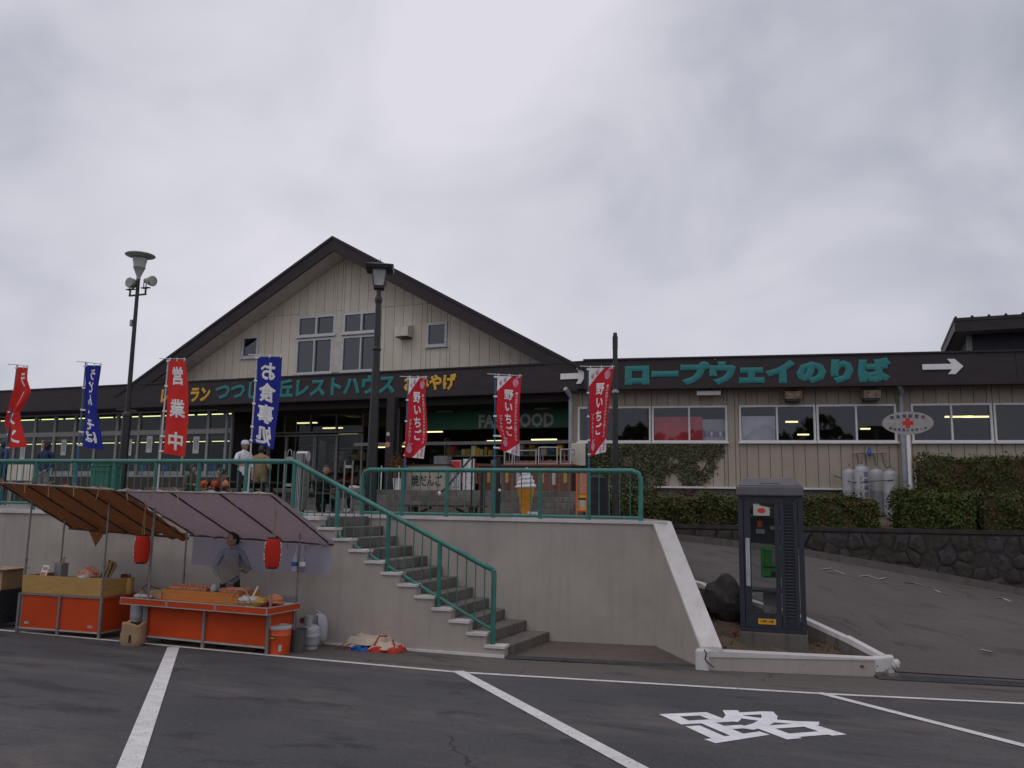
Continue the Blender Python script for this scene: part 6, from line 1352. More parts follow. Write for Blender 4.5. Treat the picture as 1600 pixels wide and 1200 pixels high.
# ================================================================== LAMP POSTS
def sc_at(p): return -(CR.T @ (np.array(p)-EYE))[2]/FPX              # metres to a pixel at p
YL = 15.8
p0 = onY(192, 730, YL); s = sc_at(p0); zt_ = lambda py, px=205: onY(px, py, YL)[2]
lp = thing('street_lamp', 'tall dark street lamp with a pale funnel lantern and two floodlights at left', 'street lamp', (p0[0], YL, TZ))
x0 = p0[0]; zz = lambda py, px=205: onY(px, py, YL)[2]-TZ
b = MB(); b.tube([(0,0,0), (0,0,zz(648))], 0.105, 14); b.lathe([(0.12, zz(648)-0.05), (0.125, zz(648)), (0.10, zz(645)), (0.07, zz(643))], 14); b.tube([(0,0,zz(644)), (0,0,zz(438))], [0.062, 0.045], 12); b.build('pole', M['black'], lp, smooth=True)
b = MB(); b.lathe([(0.055, zz(438)), (0.05, zz(434)), (0.14, zz(421)), (0.155, zz(420))], 20); b.build('lamp_base', M['lampgrey'], lp, smooth=True)
b = MB(); b.lathe([(0.145, zz(420)), (0.15, zz(417)), (0.185, zz(406))], 20); b.build('lamp_glass', M['lampglass'], lp, smooth=True)
b = MB(); b.lathe([(0.20, zz(405)), (0.36, zz(402)), (0.375, zz(401)), (0.36, zz(400)), (0.1, zz(396)), (0.0, zz(395.5))], 28); b.build('lamp_shade', M['lampgrey'], lp, smooth=True)
zb = zz(462); b = MB(); b.bar((-0.27,0,zb), (0.30,0,zb), 0.05, 0.035); b.bar((-0.25,0,zb), (-0.25,0,zb+0.16), 0.035, 0.035); b.bar((0.28,0,zb), (0.28,0,zb+0.16), 0.035, 0.035); b.box(-0.36,-0.10,-0.05,0.05,zb+0.16,zb+0.18); b.box(0.15,0.40,-0.05,0.05,zb+0.16,zb+0.18); b.build('bracket', M['black'], lp)
fl = MB(); c = np.array([-0.16,-0.02,zb+0.32]); fl.tube([c+[0,0.12,0.0], c+[0,0.05,0], c+[-0.01,-0.10,0.0], c+[-0.01,-0.12,0]], [0.06,0.12,0.135,0.13], 18); fl.bar(c+[-0.10,0,0], c+[-0.10,0,-0.15], 0.02, 0.02); fl.build('floodlight', M['lampgrey'], lp, smooth=True)
fl = MB(); c = np.array([0.40,0.0,zb+0.34]); fl.tube([c+[-0.20,0.05,0.04], c+[-0.19,0.05,0.04], c+[-0.06,0.0,0.02], c+[0.0,0,0], c+[0.12,-0.03,-0.02], c+[0.13,-0.03,-0.02]], [0.05,0.065,0.06,0.11,0.135,0.12], 18); fl.bar(c+[-0.12,0,0], c+[-0.12,0,-0.17], 0.02, 0.02); fl.bar(c+[-0.20,0,0.0], c+[-0.20,0,-0.17], 0.02, 0.02); fl.build('floodlight', M['lampgrey'], lp, smooth=True)
b = MB(); b.box(-0.13,-0.05,-0.05,0.05,zz(510),zz(500)); b.build('control_box', M['lampgrey'], lp, bevel=0.01)
YM = 15.2; p0 = onY(581, 735, YM); zz = lambda py, px=592: onY(px, py, YM)[2]-TZ
lp = thing('street_lamp', 'black street lamp with a square roofed lantern standing before the gable', 'street lamp', (p0[0], YM, TZ), math.radians(28))
s = sc_at((p0[0], YM, 4)); 
b = MB(); b.tube([(0,0,0), (0,0,zz(640))], [9.6*s, 7.4*s], 14); b.tube([(0,0,zz(640)), (0,0,zz(545))], [6.9*s, 5.8*s], 14); b.tube([(0,0,zz(545)), (0,0,zz(472))], [5.6*s, 4.5*s], 14); b.lathe([(5.6*s, zz(549)), (7*s, zz(547)), (7*s, zz(544)), (5.4*s, zz(542))], 14); b.lathe([(5.2*s,zz(474)), (6.2*s, zz(470)), (6.2*s, zz(467)), (4.4*s, zz(463)), (3.8*s, zz(460)), (3.8*s, zz(447))], 14); b.build('pole', M['black'], lp, smooth=True)
def frus(b, z0, h0, z1, h1, m=None): b.add([(-h0,-h0,z0),(h0,-h0,z0),(h0,h0,z0),(-h0,h0,z0),(-h1,-h1,z1),(h1,-h1,z1),(h1,h1,z1),(-h1,h1,z1)], [(0,3,2,1),(4,5,6,7),(0,1,5,4),(1,2,6,5),(2,3,7,6),(3,0,4,7)], m)
b = MB(); frus(b, zz(452), 8.2*s, zz(447.5), 8.8*s); b.build('lantern_base', M['black'], lp)
b = MB(); frus(b, zz(447.4), 8.0*s, zz(421), 11.2*s); b.build('lantern_glass', M['frost'], lp)
for sx, sy in ((-1,-1),(1,-1),(1,1),(-1,1)): b = MB(); b.bar((8.4*s*sx,8.4*s*sy,zz(448)), (11.6*s*sx,11.6*s*sy,zz(421)), 0.022, 0.022); b.build('lantern_bar', M['black'], lp)
b = MB(); frus(b, zz(423), 21.0*s, zz(418), 22.5*s); frus(b, zz(417.9), 22.5*s, zz(412), 5*s); b.build('lantern_roof', M['black'], lp); b = MB(); b.lathe([(3*s,zz(413)), (2.2*s,zz(411)), (2.4*s,zz(409.5)), (1.0*s,zz(408)), (0.0,zz(404))], 10); b.build('finial', M['black'], lp, smooth=True)
YP = 15.6; p0 = onY(961.5, 720, YP); zz = lambda py: onY(961.5, py, YP)[2]-TZ; s = sc_at((p0[0], YP, 3))
lp = thing('bare_post', 'bare black post without a lantern at the right end of the railing', 'post', (p0[0], YP, TZ))
b = MB(); b.tube([(0,0,0), (0,0,zz(545))], [5.2*s, 4.0*s], 12); b.tube([(0,0,zz(545)), (0,0,zz(526))], 4.4*s, 12); b.lathe([(3.4*s,zz(526)), (3.4*s,zz(522)), (2.8*s,zz(520)), (1.0*s,zz(519.5))], 12); b.build('pole', M['black'], lp, smooth=True); b = MB(); b.lathe([(5.6*s,zz(614)), (5.6*s,zz(610))], 12); b.box(-0.01,0.05,-0.09,-0.03,zz(614),zz(609)); b.build('band', M['galv'], lp)

# ================================================================== PHONE BOX
pf = onLine(1209, 1013, C0+[0,0.42,0], C1+[0,0.42,0]); s = sc_at(pf); dxy = np.linalg.norm(pf[:2])
def bz(py): d = ray(1209, py); return EYE[2]+d[2]*dxy/np.linalg.norm(d[:2])
BW = 92*s; BD = 0.85; zpl = bz(990); zcb = bz(775); zct = bz(760); ztp = bz(748)+0.03
bo = thing('phone_box', 'dark navy glazed public phone box with a louvred side panel on a concrete block', 'phone box', (pf[0], pf[1], pf[2]), math.radians(3))
Zl = lambda z: z-pf[2]; hw = BW/2; H0 = Zl(zpl); H1 = Zl(zcb)
b = MB(); b.box(-hw-0.045, hw+0.045, 0.0, BD+0.10, -0.15, H0); b.build('plinth', M['concrete'], bo, bevel=0.012)
y0 = 0.05
for sx in (-1, 1):
    for yy in (y0, y0+BD-0.06): b = MB(); b.box(sx*hw-0.035, sx*hw+0.035, yy, yy+0.07, H0, H1); b.build('corner_post', M['booth'], bo, bevel=0.008)
for nm, q in (('sill', (-hw+0.036, hw-0.036, y0+0.005, y0+0.055, H0+0.002, H0+0.06)), ('head', (-hw+0.036, hw-0.036, y0+0.005, y0+0.055, H1-0.05, H1-0.002))): b = MB(); b.box(*q); b.build(nm, M['booth'], bo)
split = -hw+BW*0.66                                                # door left, louvres right
dr = MB(); a0, a1 = -hw+0.045, split-0.01; fw = 0.065
dr.box(a0, a0+0.085, y0+0.004, y0+0.045, H0+0.065, H1-0.055); dr.box(a1-fw, a1, y0+0.004, y0+0.045, H0+0.065, H1-0.055); dr.box(a0+0.0851, a1-fw-0.0001, y0+0.004, y0+0.045, H0+0.065, H0+0.26); dr.box(a0+0.0851, a1-fw-0.0001, y0+0.004, y0+0.045, H1-0.105, H1-0.055)
do = dr.build('door', M['booth'], bo)
b = MB(); b.box(a0+0.08, a1-fw+0.005, y0+0.02, y0+0.027, H0+0.25, H1-0.10); b.build('door_glass', M['clear'], do)
b = MB(); b.box(a0+0.015, a0+0.075, y0-0.045, y0-0.005, Zl(bz(918)), Zl(bz(842))); b.build('door_handle', M['galv'], do, bevel=0.008)
b = MB(); b.box(a0+0.16, a1-0.08, y0-0.002, y0+0.0035, H0+0.11, H0+0.185); yl = b.build('yellow_label', M['yellowsign'], do)
b = MB(); b.text(text_h('110番 119番', 0.03), (a0+0.19, y0-0.004, H0+0.135), (a1-a0-0.30, 0, 0), (0, 0, 0.035)); b.build('lettering', M['brown2'], yl, fix=False)
sz0, sz1 = Zl(bz(806)), Zl(bz(786))
b = MB(); b.prism([(a0+0.13, y0+0.016, sz0), (a0+0.35, y0+0.016, sz0), (a0+0.35, y0+0.016, sz1-0.06), (a0+0.22, y0+0.016, sz1-0.04), (a0+0.20, y0+0.016, sz1), (a0+0.13, y0+0.016, sz1)], (0, 0.003, 0)); stk = b.build('sticker', M['lightgrey'], do)
b = MB()
for k in range(2): b.lathe([(0.0, 0), (0.045, 0)], 12, (0,0,0)) if False else None
b.add([(a0+0.24+0.055*math.cos(t)*(1+0.10*math.cos(7*t)), y0+0.013, (sz0+sz1)/2-0.02+0.035*math.sin(t)*(1+0.14*math.cos(5*t))) for t in np.linspace(0, 2*math.pi, 25)[:-1]], [tuple(range(24))]); b.build('sticker_mark', M['red'], stk, fix=False)
lv = MB(); lv.box(split+0.0, hw-0.045, y0+0.02, y0+0.05, H0+0.065, H1-0.055); lp_ = lv.build('louvre_panel', M['booth'], bo)
for q in ((split, split+0.05), (hw-0.095, hw-0.045)): b = MB(); b.box(q[0], q[1], y0-0.002, y0+0.0195, H0+0.065, H1-0.055); b.build('louvre_stile', M['booth'], lp_)
nl = 36; sl_ = MB(); sl_.prism([(split+0.055, 0, 0), (split+0.055, -0.022, -0.020), (split+0.055, -0.022, -0.026), (split+0.055, 0, -0.010)], (hw-0.095-split-0.06, 0, 0)); SLM = sl_.mesh('louvre_slat', M['booth'])
for k in range(nl): inst(SLM, 'louvre_slat', lp_, (0, y0+0.0195, H1-0.09-(H1-H0-0.34)*k/(nl-1)))
for sx in (-1, 1): b = MB(); b.box(sx*hw-0.006, sx*hw+0.006, y0+0.075, y0+BD-0.065, H0+0.10, H1-0.06); b.build('side_glass', M['clear'], bo); b = MB(); b.box(sx*hw-0.02, sx*hw+0.02, y0+0.072, y0+BD-0.062, H0+0.002, H0+0.10); b.build('side_sill', M['booth'], bo); b = MB(); b.box(sx*hw-0.012, sx*hw+0.012, y0+0.30, y0+0.325, H0+0.101, H1-0.06); b.build('side_bar', M['galv'], bo)
b = MB(); b.box(-hw+0.04, hw-0.04, y0+BD-0.03, y0+BD-0.022, H0+0.10, H1-0.06); b.build('back_glass', M['clear'], bo); b = MB(); b.box(-hw+0.036, hw-0.036, y0+BD-0.05, y0+BD-0.005, H0+0.002, H0+0.10); b.build('back_sill', M['booth'], bo)
cw = hw+0.05; b = MB(); b.box(-cw, cw, 0.0, BD+0.10, H1, H1+0.14); b.build('cap_band', M['boothcap'], bo, bevel=0.02)
b = MB(); b.add([(-cw+0.01,0.01,H1+0.1402), (cw-0.01,0.01,H1+0.1402), (cw-0.01,BD+0.09,H1+0.1402), (-cw+0.01,BD+0.09,H1+0.1402), (-cw+0.12,0.10,H1+0.255), (cw-0.12,0.10,H1+0.255), (cw-0.12,BD-0.06,H1+0.255), (-cw+0.12,BD-0.06,H1+0.255)], [(0,3,2,1),(4,5,6,7),(0,1,5,4),(1,2,6,5),(2,3,7,6),(3,0,4,7)]); b.build('cap_top', M['boothcap'], bo, bevel=0.012)
b = MB(); b.prism([(-0.13, 0.045, H1+0.165), (0.13, 0.045, H1+0.165), (0.09, 0.11, H1+0.205), (-0.09, 0.11, H1+0.205)], (0, -0.012, 0.012)); b.build('cap_vent', M['booth'], bo)
# phone and shelf inside (fixed parts of the box)
zp0, zp1 = Zl(bz(907)), Zl(bz(858)); b = MB(); b.box(-0.16, 0.13, 0.42, 0.62, zp0, zp1); ph = b.build('telephone', M['phone'], bo, bevel=0.025)
b = MB(); b.box(0.0, 0.11, 0.408, 0.4195, zp0+0.22, zp1-0.03); b.build('keypad', M['grey'], ph); b = MB()
b.tube([(-0.12, 0.40, zp0+0.20), (-0.135, 0.385, zp0+0.30), (-0.12, 0.40, zp1-0.02)], [0.035, 0.022, 0.035], 8); b.build('handset', M['phone'], ph, smooth=True); b = MB(); b.box(-0.12, 0.11, 0.41, 0.4195, zp0+0.14, zp0+0.16); b.build('card_slot', M['print'], ph); b = MB(); b.box(-0.02, 0.09, 0.41, 0.4195, zp0+0.03, zp0+0.09); b.build('coin_tray', M['print'], ph)
b = MB(); b.box(-hw+0.06, split+0.05, 0.35, 0.80, Zl(bz(930)), Zl(bz(927))); b.build('shelf', M['black'], bo); b = MB(); b.box(-0.14, 0.10, 0.5, 0.75, H0, Zl(bz(930))); b.build('shelf_pedestal', M['grey'], bo)
b = MB(); b.box(-hw+0.09, split-0.02, 0.60, 0.63, Zl(bz(852)), Zl(bz(810))); nbd = b.build('notice_board', M['booth'], bo); b = MB(); b.box(-0.02, 0.12, 0.592, 0.598, Zl(bz(829)), Zl(bz(824))); b.box(-0.22, -0.10, 0.592, 0.598, Zl(bz(836)), Zl(bz(829))); b.build('notice_print', M['lightgrey'], nbd); b = MB(); b.box(-0.20, -0.13, 0.592, 0.598, Zl(bz(826)), Zl(bz(815))); b.build('notice_mark', M['orangestand'], nbd)

# ================================================================== BY THE WING WALL: gas cylinders, sign, meter
zt0 = 1.86
tk = []
for k, (px, ty, tt, wr, lb) in enumerate(((1327, 733, -0.12, None, 'left rear grey gas cylinder behind the lettered one by the wing wall'), (1346, 728, -0.50, [('吉田商店', math.radians(-60), 1.02, 0.42, 0.11), ('プロパンガス', math.radians(-100), 0.90, 0.30, 0.045)], 'grey gas cylinder with dark vertical lettering by the wing wall'), (1369, 733, -0.12, None, 'grey gas cylinder behind and right of the lettered one'), (1391, 731, -0.62, None, 'rightmost tall gas cylinder showing in the gap between hedges'))):
    p = onR(px, ty, tt); q = R2(p[0], tt, 0); h = p[2]-zt0+0.03; tk.append((p[0], tt, p[2]))
    cyl_tank(lb, (q[0], q[1], zt0-(0.06 if k == 3 else 0)), h, 0.175, wr, 'gas cylinders by the wing wall')
mf = thing('gas_manifold', 'thin pipe rack with black hoses and blue regulator above the gas cylinders', 'gas pipe', (*R0, 0), RP)
zm = onR(1358, 708, TWL-0.08)[2]; xa, xb = onR(1332, 708, TWL-0.08)[0], onR(1384, 708, TWL-0.08)[0]
b = MB(); b.tube([(xa, TWL-0.08, zm), (xb, TWL-0.08, zm)], 0.014, 8); b.tube([(xa, TWL-0.08, zm), (xa, TWL-0.08, zm-0.25)], 0.008, 6); b.tube([(xb, TWL-0.08, zm), (xb, TWL-0.08, zm-0.25)], 0.008, 6); b.build('pipe', M['rust'], mf, smooth=True)
for k, (sx_, t_, z_) in enumerate(tk):
    x = xa+(xb-xa)*(k+0.5)/4; b = MB(); b.tube([(x, TWL-0.09, zm), (x+0.02, TWL-0.15, zm-0.22), (x+0.03*(k-1), TWL-0.25, zm-0.38), (sx_+0.02, t_+0.05, z_+0.02), (sx_, t_, z_+0.06)], 0.011, 6); b.build('hose', M['black'], mf, smooth=True)
xm = (xa+xb)/2; b = MB(); b.blob((xm, TWL-0.13, zm), (0.055,0.05,0.09), 12, 8); b.tube([(xm, TWL-0.13, zm+0.08), (xm, TWL-0.13, zm+0.15)], 0.028, 8); b.build('regulator', M['bluepaint'], mf, smooth=True)
ca, cb_ = onR(1303, 743, TWL-0.02), onR(1400, 745, TWL-0.1); pts = [ca]+[np.array([sx_, t_-0.19, 2.62+0.02*k]) for k, (sx_, t_, z_) in enumerate(tk) if k != 2 and k != 0]+[cb_]
b = MB(); b.tube([ca, np.array([tk[0][0], tk[1][1]-0.05, 2.62])]+pts[1:], 0.010, 6); b.build('safety_chain', M['black'], mf, smooth=True)
sg = onR(1414.5, 661, -1.2); sp = thing('oval_sign', 'oval first aid sign with a red cross on a white post before the wing', 'sign', R2(sg[0]+0.05, -1.2, 1.80), RP+math.radians(-8))
s = sc_at(R2(*sg)); ra, rb = 36.5*s, 17.8*s; zc = sg[2]-1.80
b = MB(); b.tube([(0.0,0.03,-0.2), (0.0,0.03,zc+0.15)], 0.045, 10); b.build('post', M['white'], sp, smooth=True)
b = MB(); b.prism([(ra*math.cos(t), 0, zc+rb*math.sin(t)) for t in np.linspace(0, 2*math.pi, 41)[:-1]], (0, -0.02, 0)); pt_ = b.build('plate', M['signgrey'], sp)
b = MB(); cw_ = 0.045; L_ = 0.115; b.add([(x, -0.024, zc+z) for x, z in ((-cw_,-L_),(cw_,-L_),(cw_,-cw_),(L_,-cw_),(L_,cw_),(cw_,cw_),(cw_,L_),(-cw_,L_),(-cw_,cw_),(-L_,cw_),(-L_,-cw_),(-cw_,-cw_))], [(0,1,2,11),(11,2,5,8),(8,5,6,7),(2,3,4,5),(10,11,8,9)]); b.build('red_cross', M['red'], pt_, fix=False)
def arc_text(tx, up, wd, hh, rad):
    b = MB()
    for k, ch in enumerate(tx):
        x = wd*(k/(len(tx)-1)-0.5)*2; z = (rb*0.62*math.sqrt(max(0, 1-(x/ra)**2)))*(1 if up else -1); an = -x/ra*0.42*(1 if up else -1); t = text_h(ch, 0.03); ca_, sa_ = math.cos(an), math.sin(an)
        b.add([(x+(p-0.5)*hh*ca_-(q-0.5)*hh*sa_, -0.024, zc+z+(p-0.5)*hh*sa_+(q-0.5)*hh*ca_) for p, q, _h in t[0]], t[1])
    b.build('lettering', M['navyprint'], pt_, fix=False)
arc_text('救急箱設置所', True, ra*0.60, 0.088, 1); arc_text('茨城県青少年赤十字', False, ra*0.68, 0.068, 1)
for sx in (-1, 1):
    b = MB(); b.text(text_h('赤十' if sx < 0 else '十字', 0.02), (sx*ra*0.52-0.10, -0.0235, zc-0.055), (0.2,0,0), (0,0,0.11)); b.build('faded_lettering', M['lightgrey'], pt_, fix=False)
gm = onR(1442, 719, TWL-0.12); mt = thing('gas_meter', 'small pale meter box on the wing wall at the tall hedge', 'meter', R2(gm[0], TWL-0.15, gm[2]-0.2), RP)
b = MB(); b.box(-0.10,0.10,0,0.14,0,0.30); b.build('meter_case', M['cream'], mt, bevel=0.02); b = MB(); b.tube([(-0.06,0.07,0.29), (-0.06,0.07,0.40)], 0.018, 8); b.tube([(0.07,0.07,0.29), (0.07,0.07,0.40)], 0.018, 8); b.tube([(0.0,0.1,0.0), (0.0,0.1,-0.75), (-0.35,0.1,-0.78)], 0.014, 8); b.build('pipe', M['rust'], mt, smooth=True)
# step slab in the hedge gap
gp = onZ(1390, 822, 1.60); b = MB(); b.box(-0.22,0.22,-0.2,0.25,-0.12,0.10); put(b, 'stone_step', 'weathered stone step in the gap between the clipped hedges', 'step', M['concrete'], (gp[0], gp[1]+0.15, 1.62), RP, bevel=0.015)

# ================================================================== ON THE TERRACE
def stand(px, py, h, floor=TZ): p = onZ(px, py, floor+h); return (p[0], p[1], floor)
def atp(px, py, y): return onY(px, py, y)
p = stand(73, 690, 1.60); 
person('woman with dark hair in a navy jacket standing at the railing between the left banners', p, math.radians(20), 1.60, dict(haL=(-.10,-.20,.86,.034,.02), wrL=(-.16,-.13,.90,.031,.031), haR=(.08,-.20,.88,.034,.02), wrR=(.15,-.13,.92,.031,.031)), top='navy', legs='pale', hair='long', head_yaw=math.radians(-55))
p = stand(409, 697, 1.64); person('person in a tan jacket seen from behind on the terrace under the blue banner', p, math.radians(190), 1.64, dict(haL=(-.08,-.26,.98,.034,.02), wrL=(-.13,-.22,1.0,.031,.031), chest=(0,.005,1.24,.215,.15), waist=(0,0,1.04,.20,.15), pelvis=(0,0,.90,.19,.15), shL=(-.20,.01,1.35,.085,.085), shR=(.20,.01,1.35,.085,.085), elL=(-.28,.03,1.08,.07,.07), elR=(.28,.03,1.08,.07,.07)), top='tanj', legs='denim', hair='short', head_yaw=math.radians(10), long_coat=True)
p = stand(383, 688, 1.66); p2 = stand(383, 688, 1.66); person('person in white work clothes and white cap beside the tan jacket', p2, math.radians(60), 1.62, dict(elL=(-.25,-.10,1.14,.046,.046), wrL=(-.12,-.26,1.10,.031,.031), haL=(-.06,-.30,1.10,.034,.02)), top='whitec', legs='darkc', hair='short', head_yaw=math.radians(20), sleeves='short', hat='whitec')
def sit(px, py, floor=TZ): p = onZ(px, py, floor+1.30); return (p[0], p[1], floor)
YT = sit(320, 730)[1]
pa_ = onY(300, 728, 17.6); pb3 = onY(344, 733, 18.3)
person('seated person in olive and grey at the picnic table behind the left banners', (pa_[0], 17.6, pa_[2]-1.30*1.6/1.68), math.radians(75), 1.60, base=SIT, top='olive', legs='darkc', head_yaw=math.radians(15), hair='long')
person('seated man in maroon at the picnic table, facing the olive jacket', (pb3[0], 18.4, onY(344, 733, 18.4)[2]-1.30*1.62/1.68), math.radians(-10), 1.62, base=SIT, top='maroon', legs='darkc', head_yaw=math.radians(-45))
def picnic(label, x, y, z, rot, L_=1.6, group='wooden picnic tables on the terrace', hgt=0.70):
    root = thing('picnic_table', label, 'picnic table', (x, y, z), rot, group)
    for k in range(5): b = MB(); b.box(-L_/2, L_/2, -0.36+0.148*k, -0.36+0.14+0.148*k, hgt-0.045, hgt); b.build('plank', M['wood'], root)
    for sy in (-1, 1):
        for k in range(2): b = MB(); y_ = sy*0.62+0.145*k-0.14; b.box(-L_/2, L_/2, y_, y_+0.135, 0.40, 0.44); b.build('bench_plank', M['wood'], root)
    for sx in (-1, 1):
        for sy in (-1, 1): b = MB(); b.bar((sx*L_*0.36, sy*0.55, 0.0), (sx*L_*0.36, sy*0.16, hgt-0.05), 0.09, 0.045); b.build('leg', M['wood'], root)
        b = MB(); b.box(sx*L_*0.36+0.03, sx*L_*0.36+0.07, -0.75, 0.75, 0.33, 0.40); b.build('cross_beam', M['wood'], root)
    return root
pt1 = onY(372, 748, 17.3); picnic('dark wooden picnic table between the two seated people', pt1[0], 17.35, TZ, math.radians(8), 2.2)
for k, (px, lb) in enumerate(((319, 'small orange bag on the picnic table by the olive jacket'), (336, 'orange red bag on the picnic table in front of the maroon man'), (352, 'orange packet at the right on the picnic table'))): q = onY(px, 757, 16.75); put(bagmesh((0.10,0.08,0.08), 50+k), 'food_bag', lb, 'bag', M['orange' if k != 2 else 'foodorange'], (q[0], 16.75, q[2]-0.06), smooth=True)
p = onY(503, 729, 15.6); person('person in dark clothes sitting at the picnic table above the stair railing', (p[0], 15.75, onY(503, 729, 15.75)[2]-1.30*1.6/1.68), math.radians(50), 1.60, base=SIT, top='darkc', legs='darkc', head_yaw=math.radians(-20))
p = onY(506, 762, 15.2); picnic('dark wooden picnic table at the head of the stairs', p[0]+0.1, 15.2, TZ-0.02, math.radians(15), 1.0)
q = onY(553, 763, 15.1); put(bagmesh((0.12,0.10,0.045), 61), 'plastic_bag', 'white plastic bag lying at the right end of the table by the stairs', 'bag', M['bagw'], (q[0], 15.1, q[2]-0.03), smooth=True)
# green slatted bin, cream barrier
p = onY(155, 750, 14.4); gbn = thing('litter_bin', 'green boarded litter bin behind the railing at left', 'bin', (p[0], 14.4, TZ), math.radians(10)); s = sc_at((p[0], 14.4, 2)); wB = 33*s; hB = onY(155, 727, 14.4)[2]-TZ
for k in range(4): b = MB(); b.box(-wB/2+wB*k/4+0.004, -wB/2+wB*(k+1)/4-0.004, 0, 0.02, 0.05, hB-0.02); b.build('board', M['binGreen'], gbn)
b = MB(); b.box(-wB/2, wB/2, 0.021, 0.45, 0.05, hB-0.03); b.build('bin_body', M['binGreen'], gbn); b = MB(); b.box(-wB/2-0.02, wB/2+0.02, -0.02, 0.47, hB-0.02, hB+0.012); b.build('lid', M['binGreen'], gbn); b = MB(); b.box(-wB/2-0.02, wB/2+0.02, -0.022, -0.002, hB-0.14, hB-0.10); b.build('rail', M['binGreen'], gbn)
p = onY(30, 740, 13.6); cbr = thing('barrier', 'cream panelled barrier behind the railing at the far left', 'barrier', (p[0], 13.6, TZ), math.radians(5)); s = sc_at((p[0], 13.6, 2)); hB = onY(30, 726, 13.6)[2]-TZ; zB = onY(30, 751, 13.6)[2]-TZ
for k in range(5): b = MB(); wB = 50*s/5; b.box(-25*s+wB*k+0.005, -25*s+wB*(k+1)-0.005, 0, 0.04, max(0.05, zB), hB); b.build('panel', M['cream'], cbr, bevel=0.008)
for sx in (-1, 1): b = MB(); b.box(sx*20*s-0.03, sx*20*s+0.03, 0.01, 0.05, 0, hB-0.02) if False else b.box(sx*20*s-0.03, sx*20*s+0.03, 0.041, 0.08, 0, hB-0.02); b.build('leg', M['galv'], cbr)
p = onY(10, 700, 14.5); person('person in dark blue partly hidden behind the far left banner', stand(8, 688, 1.62), math.radians(170), 1.62, top='navy', legs='darkc', hair='short')
# folding gates pushed together
def gate(px0, px1, ytop, yg, label, drum):
    p = onY((px0+px1)/2, 760, yg); s = sc_at((p[0], yg, 2)); h = onY((px0+px1)/2, ytop, yg)[2]-TZ; w_ = (px1-px0)*s; root = thing('folding_gate', label, 'gate', (p[0], yg, TZ), math.radians(14), 'folded gates at the head of the stairs')
    for sx in (-1, 1): b = MB(); b.tube([(sx*w_/2, 0, 0), (sx*w_/2, 0, h)], 0.017, 8); b.build('upright', M['steel'], root, smooth=True)
    for z in (0.04, h*0.42, h*0.86): b = MB(); b.box(-w_/2+0.018, w_/2-0.018, -0.012, 0.012, z, z+0.06); b.build('cross_plate', M['galv'], root)
    if drum:
        for k in range(6): b = MB(); b.box(w_/2+0.03+0.035*k, w_/2+0.05+0.035*k, 0.02, 0.30, 0.05, h*0.97); b.build('gate_leaf', M['galv'] if k < 4 else M['steel'], root)
        b = MB(); b.tube([(w_/2+0.02, 0.16, h*0.92), (w_/2+0.25, 0.16, h*0.92)], 0.11, 14); b.build('roller_cover', M['frame'], root, smooth=True)
        b = MB(); b.tube([(-w_*0.25,0,h*0.93),(-w_*0.2,0,h*1.0),(0,0,h*1.03),(w_*0.2,0,h*1.0),(w_*0.25,0,h*0.93)], 0.009, 6); b.build('hoop', M['galv'], root)
    return root
gate(443, 457, 705, 14.1, 'bunched steel folding gate with rounded cover at the head of the stairs', True)
gate(537, 550, 720, 14.3, 'single steel gate upright standing alone right of the seated dark figure', False)
# low bench in front of the steps
p = onY(692, 794, 15.0); bn = thing('low_bench', 'low dark wooden bench behind the railing in front of the entrance steps', 'bench', (p[0], 15.0, TZ), math.radians(12)); s = sc_at((p[0], 15.0, 2)); L_ = 134*s; hb_ = max(0.12, p[2]-TZ+0.02)
for k in range(3): b = MB(); b.box(-L_/2, L_/2, -0.18+0.13*k, -0.06+0.13*k, hb_, hb_+0.04); b.build('plank', M['wood'], bn)
for sx in (-1, 1): b = MB(); b.box(sx*L_*0.36-0.06, sx*L_*0.36+0.06, -0.14, 0.16, 0, hb_-0.002); b.build('leg', M['wood'], bn); b = MB(); b.bar((sx*L_*0.34-sx*0.04, 0, 0.01), (sx*L_*0.14, 0, hb_-0.01), 0.06, 0.04); b.build('brace', M['wood'], bn)
# two black posts and the leaning pole
for px, lb in ((754, 'left of two short black posts in front of the entrance steps'), (778, 'right of two short black posts, with a white knob, in front of the steps')):
    p = onY(px, 780, 16.2); s = sc_at((p[0], 16.2, 2)); h = onY(px, 735 if px < 760 else 715, 16.2)[2]-TZ; root = thing('short_post', lb, 'post', (p[0], 16.2, TZ), 0, 'black posts before the entrance'); b = MB(); b.box(-3*s, 3*s, -0.04, 0.04, 0, h); b.build('post', M['black'], root, bevel=0.008)
    b = MB(); b.blob((3*s+0.015, -0.05, onY(px, 766, 16.2)[2]-TZ), (0.03,0.03,0.03), 10, 6) if px > 760 else b.box(-3*s-0.01, 3*s+0.01, -0.05, 0.05, 0, 0.03); b.build('knob' if px > 760 else 'foot_plate', M['white'] if px > 760 else M['black'], root, smooth=px > 760)
pa, pb_ = onY(686, 771, 16.6), onY(738, 713, 17.4); lpn = thing('handrail', 'slanting black handrail with a white end at the entrance steps', 'handrail', (pa[0], pa[1], TZ)); b = MB(); b.tube([pa, pa+(pb_-pa)*0.2+[0,0,-0.05], pb_], 0.026, 8); b.build('rail', M['black'], lpn, world=True, smooth=True); b = MB(); b.blob(pa, (0.05,0.05,0.05), 10, 8); b.build('end_knob', M['white'], lpn, world=True, smooth=True); b = MB(); b.tube([pb_, [pb_[0], pb_[1], TZ+0.0]], 0.02, 8); b.build('post', M['black'], lpn, world=True)
